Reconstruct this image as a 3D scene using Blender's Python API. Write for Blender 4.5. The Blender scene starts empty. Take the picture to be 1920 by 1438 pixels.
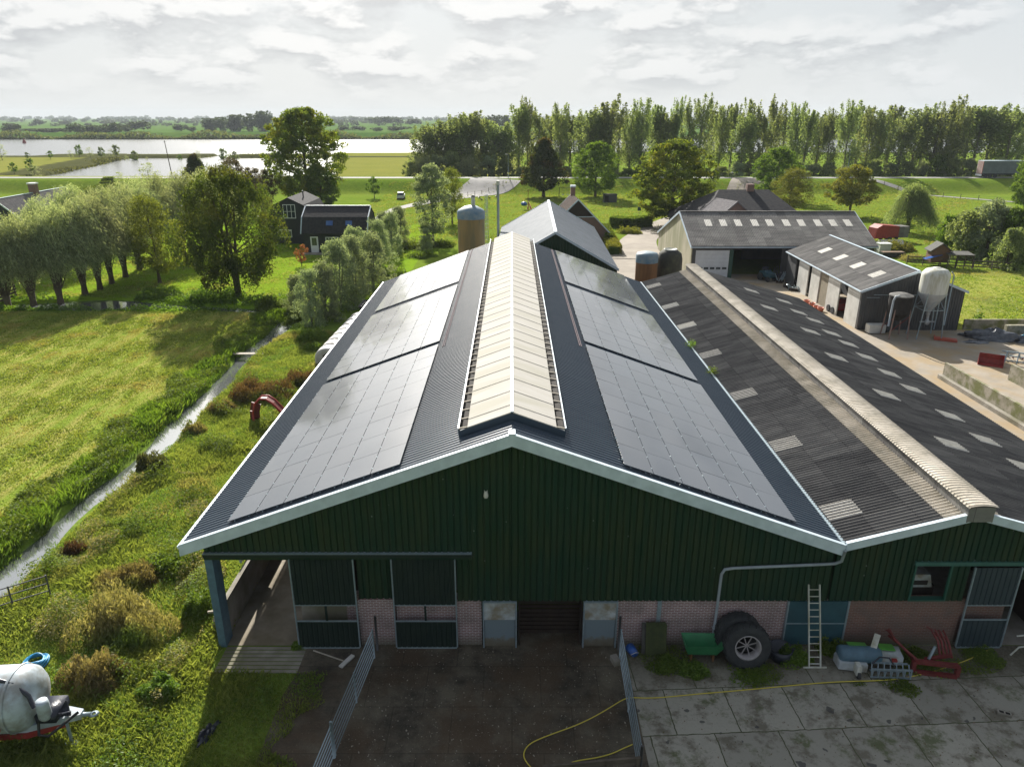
import bpy, math, random
import numpy as np
from mathutils import Vector, Matrix
R = math.radians
# ------------------------------------------------------------------ camera, world, sun, exposure
scene = bpy.context.scene
COL = scene.collection
F, TH, HC = 1350.0, R(20.36), 18.7
cam = bpy.data.objects.new('camera', bpy.data.cameras.new('camera')); COL.objects.link(cam)
cam.location = (0, 0, HC); cam.rotation_euler = (math.pi/2 - TH, 0, 0)
cam.data.sensor_width = 36; cam.data.lens = F/1920*36
cam.data.clip_start = .1; cam.data.clip_end = 20000
scene.camera = cam
scene.view_settings.view_transform = 'Standard'; scene.view_settings.look = 'None'
scene.view_settings.exposure = 0.95; scene.view_settings.gamma = 1
scene.cycles.use_denoising = True
scene.cycles.volume_bounces = 0
scene.cycles.max_bounces = 6
scene.cycles.transparent_max_bounces = 8
SAZ, SEL = R(-11.5), R(30)          # sun: degrees right of straight ahead, height
sdir = Vector((math.sin(SAZ)*math.cos(SEL), math.cos(SAZ)*math.cos(SEL), math.sin(SEL)))
sl = bpy.data.lights.new('sun', 'SUN'); sl.energy = 5.0; sl.angle = R(.6); sl.color = (1, .95, .87)
so = bpy.data.objects.new('sun', sl); COL.objects.link(so)
so.rotation_euler = sdir.to_track_quat('Z', 'Y').to_euler()

class NT:
    """tiny node-tree writer"""
    def __init__(s, t): s.t = t; t.nodes.clear()
    def n(s, typ, ins=None, **kw):
        nd = s.t.nodes.new(typ)
        for k, v in kw.items(): setattr(nd, k, v)
        for k, v in (ins or {}).items():
            if isinstance(v, tuple) and len(v) == 2 and hasattr(v[0], 'outputs'): s.t.links.new(v[0].outputs[v[1]], nd.inputs[k])
            elif hasattr(v, 'outputs'): s.t.links.new(v.outputs[0], nd.inputs[k])
            else: nd.inputs[k].default_value = v
        return nd
    def math(s, op, a, b=None, clamp=False):
        d = {0: a}
        if b is not None: d[1] = b
        return s.n('ShaderNodeMath', d, operation=op, use_clamp=clamp)
    def ramp(s, fac, stops, interp='LINEAR'):
        nd = s.n('ShaderNodeValToRGB', {0: fac}); cr = nd.color_ramp; cr.interpolation = interp
        while len(cr.elements) < len(stops): cr.elements.new(.5)
        for e, (p, c) in zip(cr.elements, stops):
            e.position = p; e.color = (*c, 1) if len(c) == 3 else c
        return nd
    def mix(s, f, a, b, mode='MIX'):
        c = lambda v: (*v, 1) if isinstance(v, tuple) and len(v) == 3 and not hasattr(v[0], 'outputs') else v
        return s.n('ShaderNodeMixRGB', {0: f, 1: c(a), 2: c(b)}, blend_type=mode)

w = bpy.data.worlds.new('World'); scene.world = w; w.use_nodes = True
N = NT(w.node_tree)
sky = N.n('ShaderNodeTexSky', sky_type='NISHITA', sun_disc=False, sun_elevation=SEL, sun_rotation=SAZ, air_density=1.0, dust_density=1.5, altitude=10)
tc = N.n('ShaderNodeTexCoord')
sep = N.n('ShaderNodeSeparateXYZ', {0: (tc, 'Generated')})
zz = N.math('MAXIMUM', (sep, 2), 0.0)
cv = N.n('ShaderNodeCombineXYZ', {0: (sep, 0), 1: (sep, 1), 2: N.math('MULTIPLY', N.math('POWER', zz, .86), 2.1)})
big = N.n('ShaderNodeTexNoise', {0: cv, 'Scale': 8.0, 'Detail': 8, 'Roughness': .56, 'Distortion': .1})
off = N.n('ShaderNodeVectorMath', {0: cv, 1: (.0, .0, .035)}, operation='ADD')
big2 = N.n('ShaderNodeTexNoise', {0: off, 'Scale': 8.0, 'Detail': 8, 'Roughness': .56, 'Distortion': .1})
mask = N.mix(1.0, N.ramp(big, [(.43, (0, 0, 0)), (.57, (.95, .95, .95))]), N.ramp(zz, [(.015, (.1, .1, .1)), (.055, (1, 1, 1))]), 'MULTIPLY')
shade = N.math('SUBTRACT', big2, big)                       # thick side of a cloud is greyer
shr = N.ramp(N.math('MULTIPLY_ADD', shade, 5.0), [(.28, (.56, .56, .56)), (.48, (.475, .48, .487)), (.68, (.365, .375, .39))])
shade_f = [n for n in N.t.nodes if n.type == 'MATH' and n.operation == 'MULTIPLY_ADD'][0]; shade_f.inputs[2].default_value = .5
dot = N.n('ShaderNodeVectorMath', {0: (tc, 'Generated'), 1: tuple(sdir)}, operation='DOT_PRODUCT')
glow = N.ramp((dot, 'Value'), [(0.0, (.36, .39, .43)), (.5, (.74, .77, .80)), (.80, (.80, .81, .81)), (.93, (.86, .86, .85)), (.965, (2.2, 2.1, 1.95)), (1.0, (7.0, 6.4, 5.6))])
veil = N.mix(N.ramp(zz, [(0, (0, 0, 0)), (.14, (1, 1, 1))]), (.53, .53, .52), (.465, .485, .50))
cloudcol = N.mix(mask, veil, shr)
cloudcol = N.mix(1.0, cloudcol, glow, 'MULTIPLY')
elev = N.ramp(zz, [(0.0, (1, 1, 1)), (.22, (.92, .92, .92)), (.50, (.42, .42, .42)), (1.0, (.28, .28, .28))])
elev = N.math('MAXIMUM', elev, N.ramp((dot, 'Value'), [(.84, (0, 0, 0)), (.95, (1, 1, 1))]))
bgA = N.n('ShaderNodeBackground', {0: N.n('ShaderNodeHueSaturation', {'Saturation': .45, 'Color': sky}), 1: .08})
bgB = N.n('ShaderNodeBackground', {0: cloudcol, 1: 1.0})
mx = N.n('ShaderNodeMixShader', {0: elev, 1: bgA, 2: bgB})
N.n('ShaderNodeOutputWorld', {0: mx})

# ------------------------------------------------------------------ helpers
rng = np.random.default_rng(7); random.seed(7)
CT, ST = math.cos(TH), math.sin(TH)
def ray(u, v):
    x = (u-960)/F; y = (719-v)/F
    return x, CT+y*ST, -ST+y*CT
def G(u, v, z=0.0):                 # ground point (height z) seen at photo pixel u,v
    d = ray(u, v); t = (z-HC)/d[2]; return d[0]*t, d[1]*t
def PY(u, v, Y):                    # point at distance Y seen at photo pixel u,v
    d = ray(u, v); t = Y/d[1]; return d[0]*t, HC+d[2]*t
def RF(u, v, x0, z0, m):            # point on a roof slope z = z0+m(x-x0)
    d = ray(u, v); t = (z0-m*x0-HC)/(d[2]-m*d[0]); return d[0]*t, d[1]*t

def tag(o, label=None, cat=None, group=None, kind=None):
    if label: o['label'] = label
    if cat: o['category'] = cat
    if group: o['group'] = group
    if kind: o['kind'] = kind
    return o
def thing(name, label, cat, loc=(0, 0, 0), rz=0.0, group=None):
    o = bpy.data.objects.new(name, None); COL.objects.link(o); o.empty_display_size = .2
    o.location = loc; o.rotation_euler = (0, 0, rz); return tag(o, label, cat, group)
KIDS = {}
def link(o, parent):
    COL.objects.link(o)
    if parent is not None: o.parent = parent; KIDS.setdefault(parent.name, []).append(o)
    return o
def copy_tree(o, parent=None):
    c = o.copy(); link(c, parent)
    for ch in KIDS.get(o.name, []): copy_tree(ch, c)
    return c
ORD = ['', 'first', 'second', 'third', 'fourth', 'fifth', 'sixth', 'seventh', 'eighth', 'ninth', 'tenth']
def nth(i):
    if i <= 10: return ORD[i]
    return f"{i}{'th' if 10 < i % 100 < 14 else {1:'st',2:'nd',3:'rd'}.get(i % 10, 'th')}"

class MB:
    """collects shapes into one mesh; wx,wy,wz is subtracted so world coordinates may be used"""
    def __init__(s, org=(0, 0, 0)): s.v = []; s.f = []; s.o = Vector(org)
    def add(s, vs, fs):
        b = len(s.v); s.v += [tuple(Vector(p)-s.o) for p in vs]; s.f += [tuple(i+b for i in f) for f in fs]; return s
    def box(s, x0, x1, y0, y1, z0, z1, rot=0, piv=None):
        vs = [(x, y, z) for z in (z0, z1) for x, y in ((x0, y0), (x1, y0), (x1, y1), (x0, y1))]
        if rot:
            px, py = piv or ((x0+x1)/2, (y0+y1)/2); c, q = math.cos(rot), math.sin(rot)
            vs = [(px+(x-px)*c-(y-py)*q, py+(x-px)*q+(y-py)*c, z) for x, y, z in vs]
        return s.add(vs, [(0, 3, 2, 1), (4, 5, 6, 7), (0, 1, 5, 4), (1, 2, 6, 5), (2, 3, 7, 6), (3, 0, 4, 7)])
    def beam(s, a, b, w, h=None):
        """box from a to b, w wide, h high"""
        h = h or w; a, b = Vector(a), Vector(b); d = (b-a).normalized()
        up = Vector((0, 0, 1)) if abs(d.z) < .95 else Vector((0, 1, 0))
        r = d.cross(up).normalized()*w/2; u = r.cross(d).normalized()*h/2
        vs = [p+q for p in (a, b) for q in (-r-u, r-u, r+u, -r+u)]
        return s.add(vs, [(0, 1, 2, 3), (7, 6, 5, 4), (0, 4, 5, 1), (1, 5, 6, 2), (2, 6, 7, 3), (3, 7, 4, 0)])
    def tube(s, pts, r, n=8, cap=True):
        pts = [Vector(p) for p in pts]; rs = r if isinstance(r, (list, tuple)) else [r]*len(pts); b0 = []; fs = []
        ref = None
        for i, p in enumerate(pts):
            d = (pts[min(i+1, len(pts)-1)]-pts[max(i-1, 0)]).normalized()
            if ref is None: ref = Vector((0, 0, 1)) if abs(d.z) < .9 else Vector((1, 0, 0))
            a = d.cross(ref).normalized(); b = d.cross(a).normalized(); ref = a.cross(d)
            for k in range(n):
                t = 2*math.pi*k/n; b0.append(p+(a*math.cos(t)+b*math.sin(t))*rs[i])
        for i in range(len(pts)-1):
            for k in range(n): fs.append((i*n+k, i*n+(k+1) % n, (i+1)*n+(k+1) % n, (i+1)*n+k))
        if cap: fs += [tuple(range(n)), tuple(range((len(pts)-1)*n, len(pts)*n))[::-1]]
        return s.add(b0, fs)
    def lathe(s, prof, c=(0, 0, 0), n=32, axis='Z', arc=1.0):
        vs = []; fs = []; m = n if arc == 1.0 else n+1
        for r, h in prof:
            for k in range(m):
                t = 2*math.pi*arc*k/n; x, y = r*math.cos(t), r*math.sin(t)
                vs.append({'Z': (c[0]+x, c[1]+y, c[2]+h), 'X': (c[0]+h, c[1]+x, c[2]+y), 'Y': (c[0]+x, c[1]+h, c[2]+y)}[axis])
        for i in range(len(prof)-1):
            for k in range(n if arc == 1.0 else n): fs.append((i*m+k, i*m+(k+1) % m, (i+1)*m+(k+1) % m, (i+1)*m+k))
        return s.add(vs, fs)
    def poly(s, pts): return s.add(pts, [tuple(range(len(pts)))])
    def prism(s, pts, dvec):
        """flat polygon pushed along dvec"""
        n = len(pts); d = Vector(dvec); vs = [Vector(p) for p in pts]+[Vector(p)+d for p in pts]
        return s.add(vs, [tuple(range(n))[::-1], tuple(range(n, 2*n))]+[(i, (i+1) % n, n+(i+1) % n, n+i) for i in range(n)])
    def build(s, name, mat, parent=None, smooth=False):
        me = bpy.data.meshes.new(name); me.from_pydata([tuple(v) for v in s.v], [], s.f); me.materials.append(mat)
        if smooth: me.polygons.foreach_set('use_smooth', [True]*len(me.polygons))
        me.update(); o = bpy.data.objects.new(name, me); return link(o, parent)
def npmesh(name, V, Fc, mat, smooth=False):
    """V (n,3), Fc (m,k) -> mesh datablock, fast"""
    me = bpy.data.meshes.new(name); m, k = Fc.shape
    me.vertices.add(len(V)); me.vertices.foreach_set('co', V.astype(np.float32).ravel())
    me.loops.add(m*k); me.loops.foreach_set('vertex_index', Fc.astype(np.int32).ravel())
    me.polygons.add(m); me.polygons.foreach_set('loop_start', np.arange(0, m*k, k, dtype=np.int32))
    me.update(calc_edges=True)
    if smooth: me.polygons.foreach_set('use_smooth', [True]*m)
    for q in (mat if isinstance(mat, list) else [mat]): me.materials.append(q)
    return me

# ------------------------------------------------------------------ materials
MATS = {}
def mat(name, c1, c2=None, scale=1.0, rough=.8, bump=0.0, bscale=None, metal=0.0, detail=6, lo=.35, hi=.65, spec=.5, stretch=None, c3=None, s3=.3, coat=0.0):
    """principled with two noise-mixed colours, an optional third at larger scale, and bump"""
    if name in MATS: return MATS[name]
    m = bpy.data.materials.new(name); m.use_nodes = True; N = NT(m.node_tree)
    t = N.n('ShaderNodeTexCoord'); vec = (t, 'Object')
    if stretch: vec = N.n('ShaderNodeMapping', {0: (t, 'Object'), 'Scale': stretch})
    col = (*c1, 1)
    if c2:
        ns = N.n('ShaderNodeTexNoise', {0: vec, 'Scale': scale, 'Detail': detail, 'Roughness': .6})
        col = N.mix(N.ramp(ns, [(lo, (0, 0, 0)), (hi, (1, 1, 1))]), c1, c2)
        if c3:
            n3 = N.n('ShaderNodeTexNoise', {0: vec, 'Scale': scale*s3, 'Detail': 4, 'Roughness': .6})
            col = N.mix(N.ramp(n3, [(.45, (0, 0, 0)), (.62, (1, 1, 1))]), col, c3)
    p = N.n('ShaderNodeBsdfPrincipled', {'Base Color': col, 'Roughness': rough, 'Metallic': metal, 'Specular IOR Level': spec, 'Coat Weight': coat})
    if bump:
        nb = N.n('ShaderNodeTexNoise', {0: vec, 'Scale': bscale or scale*4, 'Detail': 5})
        N.t.links.new(N.n('ShaderNodeBump', {'Strength': min(bump, 1.0), 'Distance': .03*max(1, bump), 'Height': nb}).outputs[0], p.inputs['Normal'])
    N.n('ShaderNodeOutputMaterial', {0: p}); MATS[name] = m; return m
def leaf(name, ca, cb, trans=.45, rough=.6, cc=None):
    """backlit foliage: each leaf its own tone, clumps of tone, light shining through"""
    m = bpy.data.materials.new(name); m.use_nodes = True; N = NT(m.node_tree)
    g = N.n('ShaderNodeNewGeometry'); t = N.n('ShaderNodeTexCoord'); oi = N.n('ShaderNodeObjectInfo')
    ns = N.n('ShaderNodeTexNoise', {0: (t, 'Object'), 'Scale': .45, 'Detail': 3})
    f = N.math('ADD', N.math('MULTIPLY', (g, 'Random Per Island'), .55), N.math('MULTIPLY', (ns, 0), .65))
    col = N.mix(N.ramp(f, [(.2, (0, 0, 0)), (.9, (1, 1, 1))]), ca, cb)
    if cc:
        n2 = N.n('ShaderNodeTexNoise', {0: (t, 'Object'), 'Scale': .25, 'Detail': 2})
        col = N.mix(N.ramp(n2, [(.52, (0, 0, 0)), (.64, (1, 1, 1))]), col, cc)
    col = N.n('ShaderNodeHueSaturation', {'Hue': N.n('ShaderNodeMapRange', {0: (oi, 'Random'), 3: .485, 4: .515}), 'Value': N.n('ShaderNodeMapRange', {0: (oi, 'Random'), 3: .82, 4: 1.18}), 'Color': col})
    d = N.n('ShaderNodeBsdfDiffuse', {0: col}); gl = N.n('ShaderNodeBsdfGlossy', {0: (.5, .5, .5, 1), 1: rough})
    tcx = N.mix(1.0, col, (1.25, 1.15, .55), 'MULTIPLY'); tr = N.n('ShaderNodeBsdfTranslucent', {0: tcx})
    a = N.n('ShaderNodeMixShader', {0: trans, 1: d, 2: tr}); b = N.n('ShaderNodeMixShader', {0: .05, 1: a, 2: gl})
    N.n('ShaderNodeOutputMaterial', {0: b}); return m

M = {}
M['steel_roof'] = mat('blue grey steel sheet', (.034, .056, .084), (.046, .070, .098), 1.2, .42, 0, metal=.0, spec=.55, stretch=(.4, 3, 1))
M['green_sheet'] = mat('dark green wall sheet', (.010, .034, .016), (.026, .040, .017), 1.3, .6, spec=.22, c3=(.016, .05, .026), s3=.25, stretch=(3, 1, .3))
M['white_trim'] = mat('white trim', (.58, .68, .76), (.46, .55, .62), 2, .5)
M['galv'] = mat('galvanised steel', (.34, .42, .46), (.25, .32, .36), 6, .42, metal=.35)
M['pvc'] = mat('grey plastic pipe', (.33, .38, .42), (.27, .31, .35), 2, .5)
M['concrete'] = mat('concrete', (.32, .30, .26), (.22, .20, .17), 1.3, .9, .5, c3=(.16, .15, .10))
M['concrete_mossy'] = mat('mossy concrete', (.34, .31, .25), (.17, .16, .10), 1.6, .95, .6, c3=(.14, .15, .05), s3=.5)
M['paint_blue'] = mat('blue grey paint', (.10, .19, .25), (.07, .13, .18), 3, .6)
M['teal'] = mat('blue green board', (.030, .095, .120), (.022, .07, .09), 2, .55)
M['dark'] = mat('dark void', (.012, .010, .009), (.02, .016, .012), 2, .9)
M['darkwood'] = mat('dark wet boards', (.035, .022, .014), (.02, .012, .008), 3, .8)
M['black_rubber'] = mat('tyre rubber', (.020, .023, .026), (.035, .038, .04), 5, .75, .3)
M['rim'] = mat('dusty rim', (.42, .40, .42), (.30, .28, .27), 6, .5)
M['yellow'] = mat('yellow hose', (.62, .52, .07), None, 1, .5)
M['green_tub'] = mat('green plastic', (.04, .25, .10), (.03, .17, .07), 3, .45)
M['blue_plastic'] = mat('blue plastic', (.03, .12, .42), (.02, .08, .3), 3, .4)
M['moss_board'] = mat('mossy board', (.060, .075, .025), (.035, .045, .018), 4, .95, .6)
M['white_paint'] = mat('dirty white paint', (.52, .56, .58), (.36, .40, .42), 3, .5, c3=(.25, .22, .16), s3=.4)
M['tank_paint'] = mat('pale tank paint', (.46, .53, .58), (.38, .44, .48), 3, .45, c3=(.30, .31, .30), s3=.5)
M['door_sheet'] = mat('dark door sheet', (.012, .024, .021), (.018, .031, .024), 1.5, .6, spec=.25)
M['alley'] = mat('worn alley floor', (.36, .32, .25), (.24, .21, .16), 1.1, .9, .4, c3=(.18, .15, .10))
M['lime'] = mat('bright green paint', (.12, .42, .06), (.08, .28, .05), 3, .4)
M['red_paint'] = mat('worn red paint', (.34, .035, .03), (.20, .025, .02), 4, .55)
M['grab_red'] = mat('weathered red steel', (.20, .03, .028), (.12, .022, .02), 5, .6)
M['rust'] = mat('rusty orange shell', (.29, .21, .085), (.35, .25, .10), 1.0, .75, .2, stretch=(1.5, 1.5, .3), c3=(.22, .19, .09), s3=.8)
M['rust_dark'] = mat('dark rusty shell', (.26, .125, .045), (.17, .08, .03), 1.5, .75, .2, stretch=(2, 2, .3))
M['blue_faded'] = mat('faded blue shell', (.12, .22, .30), (.26, .31, .32), 2, .6)
M['moss_black'] = mat('dark mossy shell', (.055, .05, .035), (.11, .11, .06), 1.3, .85, c3=(.03, .03, .03))
M['silo_white'] = mat('weathered white silo', (.62, .63, .58), (.35, .34, .22), 1.2, .55, stretch=(2.5, 2.5, .5), lo=.42, hi=.72)
M['fibre'] = mat('fibre cement dark', (.080, .076, .076), (.14, .13, .122), 1.1, .9, .2, stretch=(.5, 2, 1), c3=(.055, .05, .052), s3=.35)
M['fibre_light'] = mat('fibre cement light', (.46, .41, .33), (.33, .30, .24), 2.2, .85, .3, c3=(.55, .50, .42))
M['fibre_grey'] = mat('fibre cement grey', (.22, .21, .20), (.13, .128, .125), 1.4, .95, .2, spec=.15, c3=(.22, .2, .18), s3=.3)
M['skylight'] = mat('translucent ribbed sheet', (.62, .60, .54), (.46, .44, .39), 4, .7)
M['vent_sheet'] = mat('cream vent panel', (.47, .455, .42), (.43, .41, .37), 1.1, .9, spec=.15, stretch=(.5, 2.2, 1), c3=(.40, .385, .33))
M['metal_grey_roof'] = mat('grey steel roofing', (.135, .155, .18), (.175, .20, .225), .8, .7, spec=.15)
M['cream_wall'] = mat('cream fibre sheet wall', (.46, .42, .30), (.34, .32, .22), 1.2, .85, stretch=(1, 1, .3), c3=(.26, .26, .15))
M['grey_wall'] = mat('grey steel wall', (.055, .06, .066), (.085, .085, .085), 1, .55, stretch=(1, 1, .3))
M['white_wall'] = mat('pale sandwich panel', (.60, .60, .57), (.45, .45, .42), 1, .6)
M['door_white'] = mat('white sectional door', (.62, .66, .70), (.55, .58, .62), 1.2, .45)
M['black_wood'] = mat('black tarred boards', (.012, .017, .023), (.02, .026, .034), 2, .6)
M['tile_dark'] = mat('dark roof tiles', (.028, .030, .036), (.055, .052, .052), 3, .9, .6, spec=.15)
M['tile_brown'] = mat('brown roof tiles', (.16, .12, .10), (.24, .18, .15), 2.5, .85, .6)
M['tile_grey'] = mat('grey weathered tiles', (.24, .22, .22), (.15, .14, .15), 3, .85, .6)
M['win_white'] = mat('white window frame', (.75, .77, .78), None, 1, .5)
M['glass_dark'] = mat('window glass', (.03, .045, .055), None, 1, .08, spec=.8)
M['glass_blue'] = mat('roof window glass', (.03, .09, .30), (.05, .13, .34), 2, .1, spec=.8)
M['asphalt'] = mat('road asphalt', (.26, .25, .24), (.20, .195, .19), .5, .9, .3)
M['paving'] = mat('driveway clinker', (.28, .245, .20), (.22, .19, .155), .6, .92, .4, c3=(.31, .27, .22))
M['yard'] = mat('sandy yard concrete', (.33, .285, .225), (.24, .21, .165), .5, .95, .6, bscale=4, c3=(.30, .225, .13), s3=.6)
M['bark'] = mat('bark', (.075, .058, .042), (.11, .085, .06), 3, .95, .8)
M['bark_pale'] = mat('pale bark', (.20, .18, .14), (.12, .10, .08), 3, .95, .8)
M['fence_wood'] = mat('weathered fence wood', (.075, .062, .048), (.12, .10, .075), 4, .9)
M['pale_wood'] = mat('pale plank', (.38, .34, .27), (.28, .25, .2), 4, .85)
M['silage'] = mat('silage wrap', (.05, .06, .075), (.12, .13, .15), 3, .3, .8)
M['blue_film'] = mat('blue film', (.03, .16, .26), (.06, .22, .32), 3, .35, .8)
M['black'] = mat('black plastic', (.015, .018, .03), (.03, .035, .05), 4, .35, .5)
M['hutch'] = mat('white hutch plastic', (.66, .65, .62), (.50, .48, .45), 2, .5)
M['soil'] = mat('bare brown soil', (.15, .095, .06), (.22, .15, .10), 1.5, .98, .8, c3=(.1, .09, .04))
M['terracotta'] = mat('orange plastic', (.50, .14, .07), None, 1, .6)
M['skin'] = mat('skin', (.45, .28, .2), None, 1, .6)
M['cloth_dark'] = mat('dark work clothes', (.025, .03, .045), None, 1, .9)
M['cloth_white'] = mat('light clothes', (.6, .62, .66), None, 1, .9)
M['tin'] = mat('galvanised hopper', (.42, .45, .47), (.33, .35, .37), 2, .45, metal=.3)
M['lichen'] = mat('lichen dark board', (.10, .10, .09), (.06, .06, .055), 3, .9)

def brick_mat(name, c1, c2, mortar, msz, dirt=None):
    m = bpy.data.materials.new(name); m.use_nodes = True; N = NT(m.node_tree)
    t = N.n('ShaderNodeTexCoord'); s = N.n('ShaderNodeSeparateXYZ', {0: (t, 'Object')})
    u = N.math('ADD', (s, 0), (s, 1)); cv = N.n('ShaderNodeCombineXYZ', {0: u, 1: (s, 2), 2: 0.0})
    b = N.n('ShaderNodeTexBrick', {0: cv, 'Color1': (*c1, 1), 'Color2': (*c2, 1), 'Mortar': (*mortar, 1), 'Scale': 1.0, 'Mortar Size': msz, 'Brick Width': .22, 'Row Height': .075, 'Mortar Smooth': .2, 'Bias': 0.0})
    col = (b, 0)
    ns = N.n('ShaderNodeTexNoise', {0: cv, 'Scale': 1.5, 'Detail': 5})
    col = N.mix(N.ramp(ns, [(.4, (0, 0, 0)), (.75, (.6, .6, .6))]), col, (.12, .11, .10))
    zr = N.ramp(N.math('ADD', (s, 2), N.math('MULTIPLY', (ns, 0), .4)), [(.25, (.75, .75, .75)), (.75, (0, 0, 0))])
    col = N.mix(zr, col, (.10, .11, .07))           # green splash dirt at the foot of the wall
    p = N.n('ShaderNodeBsdfPrincipled', {'Base Color': col, 'Roughness': .9, 'Normal': N.n('ShaderNodeBump', {'Strength': .5, 'Distance': .01, 'Height': (b, 'Fac')})})
    N.n('ShaderNodeOutputMaterial', {0: p}); return m
M['brick_pink'] = brick_mat('pink brick', (.30, .17, .16), (.24, .12, .12), (.55, .50, .50), .014)
M['brick_red'] = brick_mat('red brick', (.22, .11, .085), (.17, .08, .06), (.24, .19, .165), .012)

def ground_mat(name, cols, s1=.6, s2=6.0, bump=.8, swath=0, extra=None):
    """grass from far and near: patches, tufts and (for the mown meadow) rows of cut grass"""
    m = bpy.data.materials.new(name); m.use_nodes = True; N = NT(m.node_tree)
    t = N.n('ShaderNodeTexCoord'); ob = (t, 'Object')
    a = N.n('ShaderNodeTexNoise', {0: ob, 'Scale': s1, 'Detail': 8, 'Roughness': .65})
    b = N.n('ShaderNodeTexNoise', {0: ob, 'Scale': s2, 'Detail': 6, 'Roughness': .7})
    col = N.mix(N.ramp(a, [(.36, (0, 0, 0)), (.62, (1, 1, 1))]), cols[0], cols[1])
    col = N.mix(N.ramp(b, [(.42, (0, 0, 0)), (.68, (.85, .85, .85))]), col, cols[2])
    h = (b, 0)
    if swath:
        mp = N.n('ShaderNodeMapping', {0: ob, 'Rotation': (0, 0, R(swath)), 'Scale': (1, .06, 1)})
        wv = N.n('ShaderNodeTexNoise', {0: mp, 'Scale': 1.4, 'Detail': 5, 'Roughness': .6})
        col = N.mix(N.ramp(wv, [(.42, (0, 0, 0)), (.58, (.9, .9, .9))]), col, cols[3])
    if extra:
        e = N.n('ShaderNodeTexNoise', {0: ob, 'Scale': s1*.25, 'Detail': 5, 'Roughness': .7})
        col = N.mix(N.ramp(e, [(.55, (0, 0, 0)), (.66, (1, 1, 1))]), col, extra)
    p = N.n('ShaderNodeBsdfPrincipled', {'Base Color': col, 'Roughness': 1.0, 'Specular IOR Level': 0.0, 'Normal': N.n('ShaderNodeBump', {'Strength': bump, 'Distance': .08, 'Height': h})})
    N.n('ShaderNodeOutputMaterial', {0: p}); return m
M['g_meadow'] = ground_mat('mown meadow', [(.21, .28, .04), (.16, .24, .032), (.28, .32, .07), (.33, .31, .09)], .35, 5, .9, 14)
M['g_rough'] = ground_mat('rough grass', [(.13, .21, .03), (.18, .25, .045), (.09, .14, .022)], .5, 4, .9)
M['g_lawn'] = ground_mat('lawn', [(.16, .27, .018), (.20, .31, .022), (.13, .21, .02)], .3, 3, .6)
M['g_field'] = ground_mat('pasture', [(.13, .205, .024), (.18, .235, .035), (.085, .14, .02)], .12, 1.6, 1.0)
M['g_pale'] = ground_mat('dry pasture', [(.20, .21, .045), (.16, .185, .04), (.25, .235, .065)], .08, 1.5, .6)
M['g_far'] = ground_mat('far field green', [(.08, .16, .03), (.11, .18, .04), (.07, .12, .03)], .01, .08, .2)
M['g_bank'] = ground_mat('reedy bank', [(.07, .075, .03), (.10, .10, .04), (.05, .06, .025)], .2, 2, .8)
M['g_paddock'] = ground_mat('grazed paddock', [(.27, .28, .06), (.22, .26, .05), (.31, .30, .09)], .25, 2.5, .9, extra=(.12, .15, .04))

L = {}
L['green'] = leaf('fresh green leaves', (.045, .10, .014), (.17, .25, .03), .5)
L['weed'] = leaf('weed leaves', (.07, .14, .02), (.20, .30, .04), .45)
L['grass'] = leaf('grass blades', (.12, .19, .035), (.30, .36, .09), .5, cc=(.30, .30, .11))
L['dry'] = leaf('dead docks and nettles', (.13, .13, .045), (.32, .28, .14), .5, cc=(.15, .22, .05))
L['hay'] = leaf('cut grass', (.13, .22, .03), (.32, .38, .085), .4, cc=(.38, .36, .12))
L['redweed'] = leaf('reddish dead weeds', (.07, .045, .02), (.18, .11, .06), .4, cc=(.08, .10, .03))
L['dark'] = leaf('dark walnut leaves', (.030, .055, .011), (.10, .135, .02), .5, cc=(.12, .13, .02))
L['chestnut'] = leaf('dark chestnut leaves', (.028, .05, .014), (.085, .115, .025), .4, cc=(.13, .10, .025))
L['autumn'] = leaf('lime leaves turning', (.06, .11, .016), (.19, .24, .03), .55, cc=(.22, .23, .025))
L['poplar'] = leaf('poplar leaves', (.10, .15, .068), (.30, .37, .16), .55)
L['willow'] = leaf('willow leaves', (.13, .19, .10), (.44, .50, .33), .5, cc=(.25, .31, .13))
L['silver'] = leaf('silver willow leaves', (.11, .16, .09), (.34, .41, .27), .45)
L['brown'] = leaf('brownish leaves', (.085, .12, .020), (.22, .25, .045), .5)
L['copper'] = leaf('dark copper leaves', (.055, .045, .03), (.13, .11, .055), .4)
L['maple'] = leaf('red maple leaves', (.24, .09, .04), (.40, .18, .09), .4)
L['yellow'] = leaf('yellow green leaves', (.10, .13, .02), (.24, .24, .04), .5)
L['reed'] = leaf('reeds', (.06, .085, .03), (.16, .18, .065), .4)
L['far'] = leaf('distant leaves', (.038, .06, .026), (.08, .11, .045), .35)

def water_mat(name, col, rough, bump, sc, ior=1.5):
    m = bpy.data.materials.new(name); m.use_nodes = True; N = NT(m.node_tree)
    t = N.n('ShaderNodeTexCoord'); mp = N.n('ShaderNodeMapping', {0: (t, 'Object'), 'Scale': (1, 2.2, 1)})
    n = N.n('ShaderNodeTexNoise', {0: mp, 'Scale': sc, 'Detail': 5})
    p = N.n('ShaderNodeBsdfPrincipled', {'Base Color': (*col, 1), 'Roughness': rough, 'IOR': ior, 'Specular IOR Level': .8, 'Normal': N.n('ShaderNodeBump', {'Strength': bump, 'Distance': .1, 'Height': n})})
    N.n('ShaderNodeOutputMaterial', {0: p}); return m
M['river'] = water_mat('rippled river', (.10, .11, .11), .22, .5, .35)
M['ditch'] = water_mat('still ditch water', (.10, .11, .11), .08, .04, 1.2, 3.0)

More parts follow.
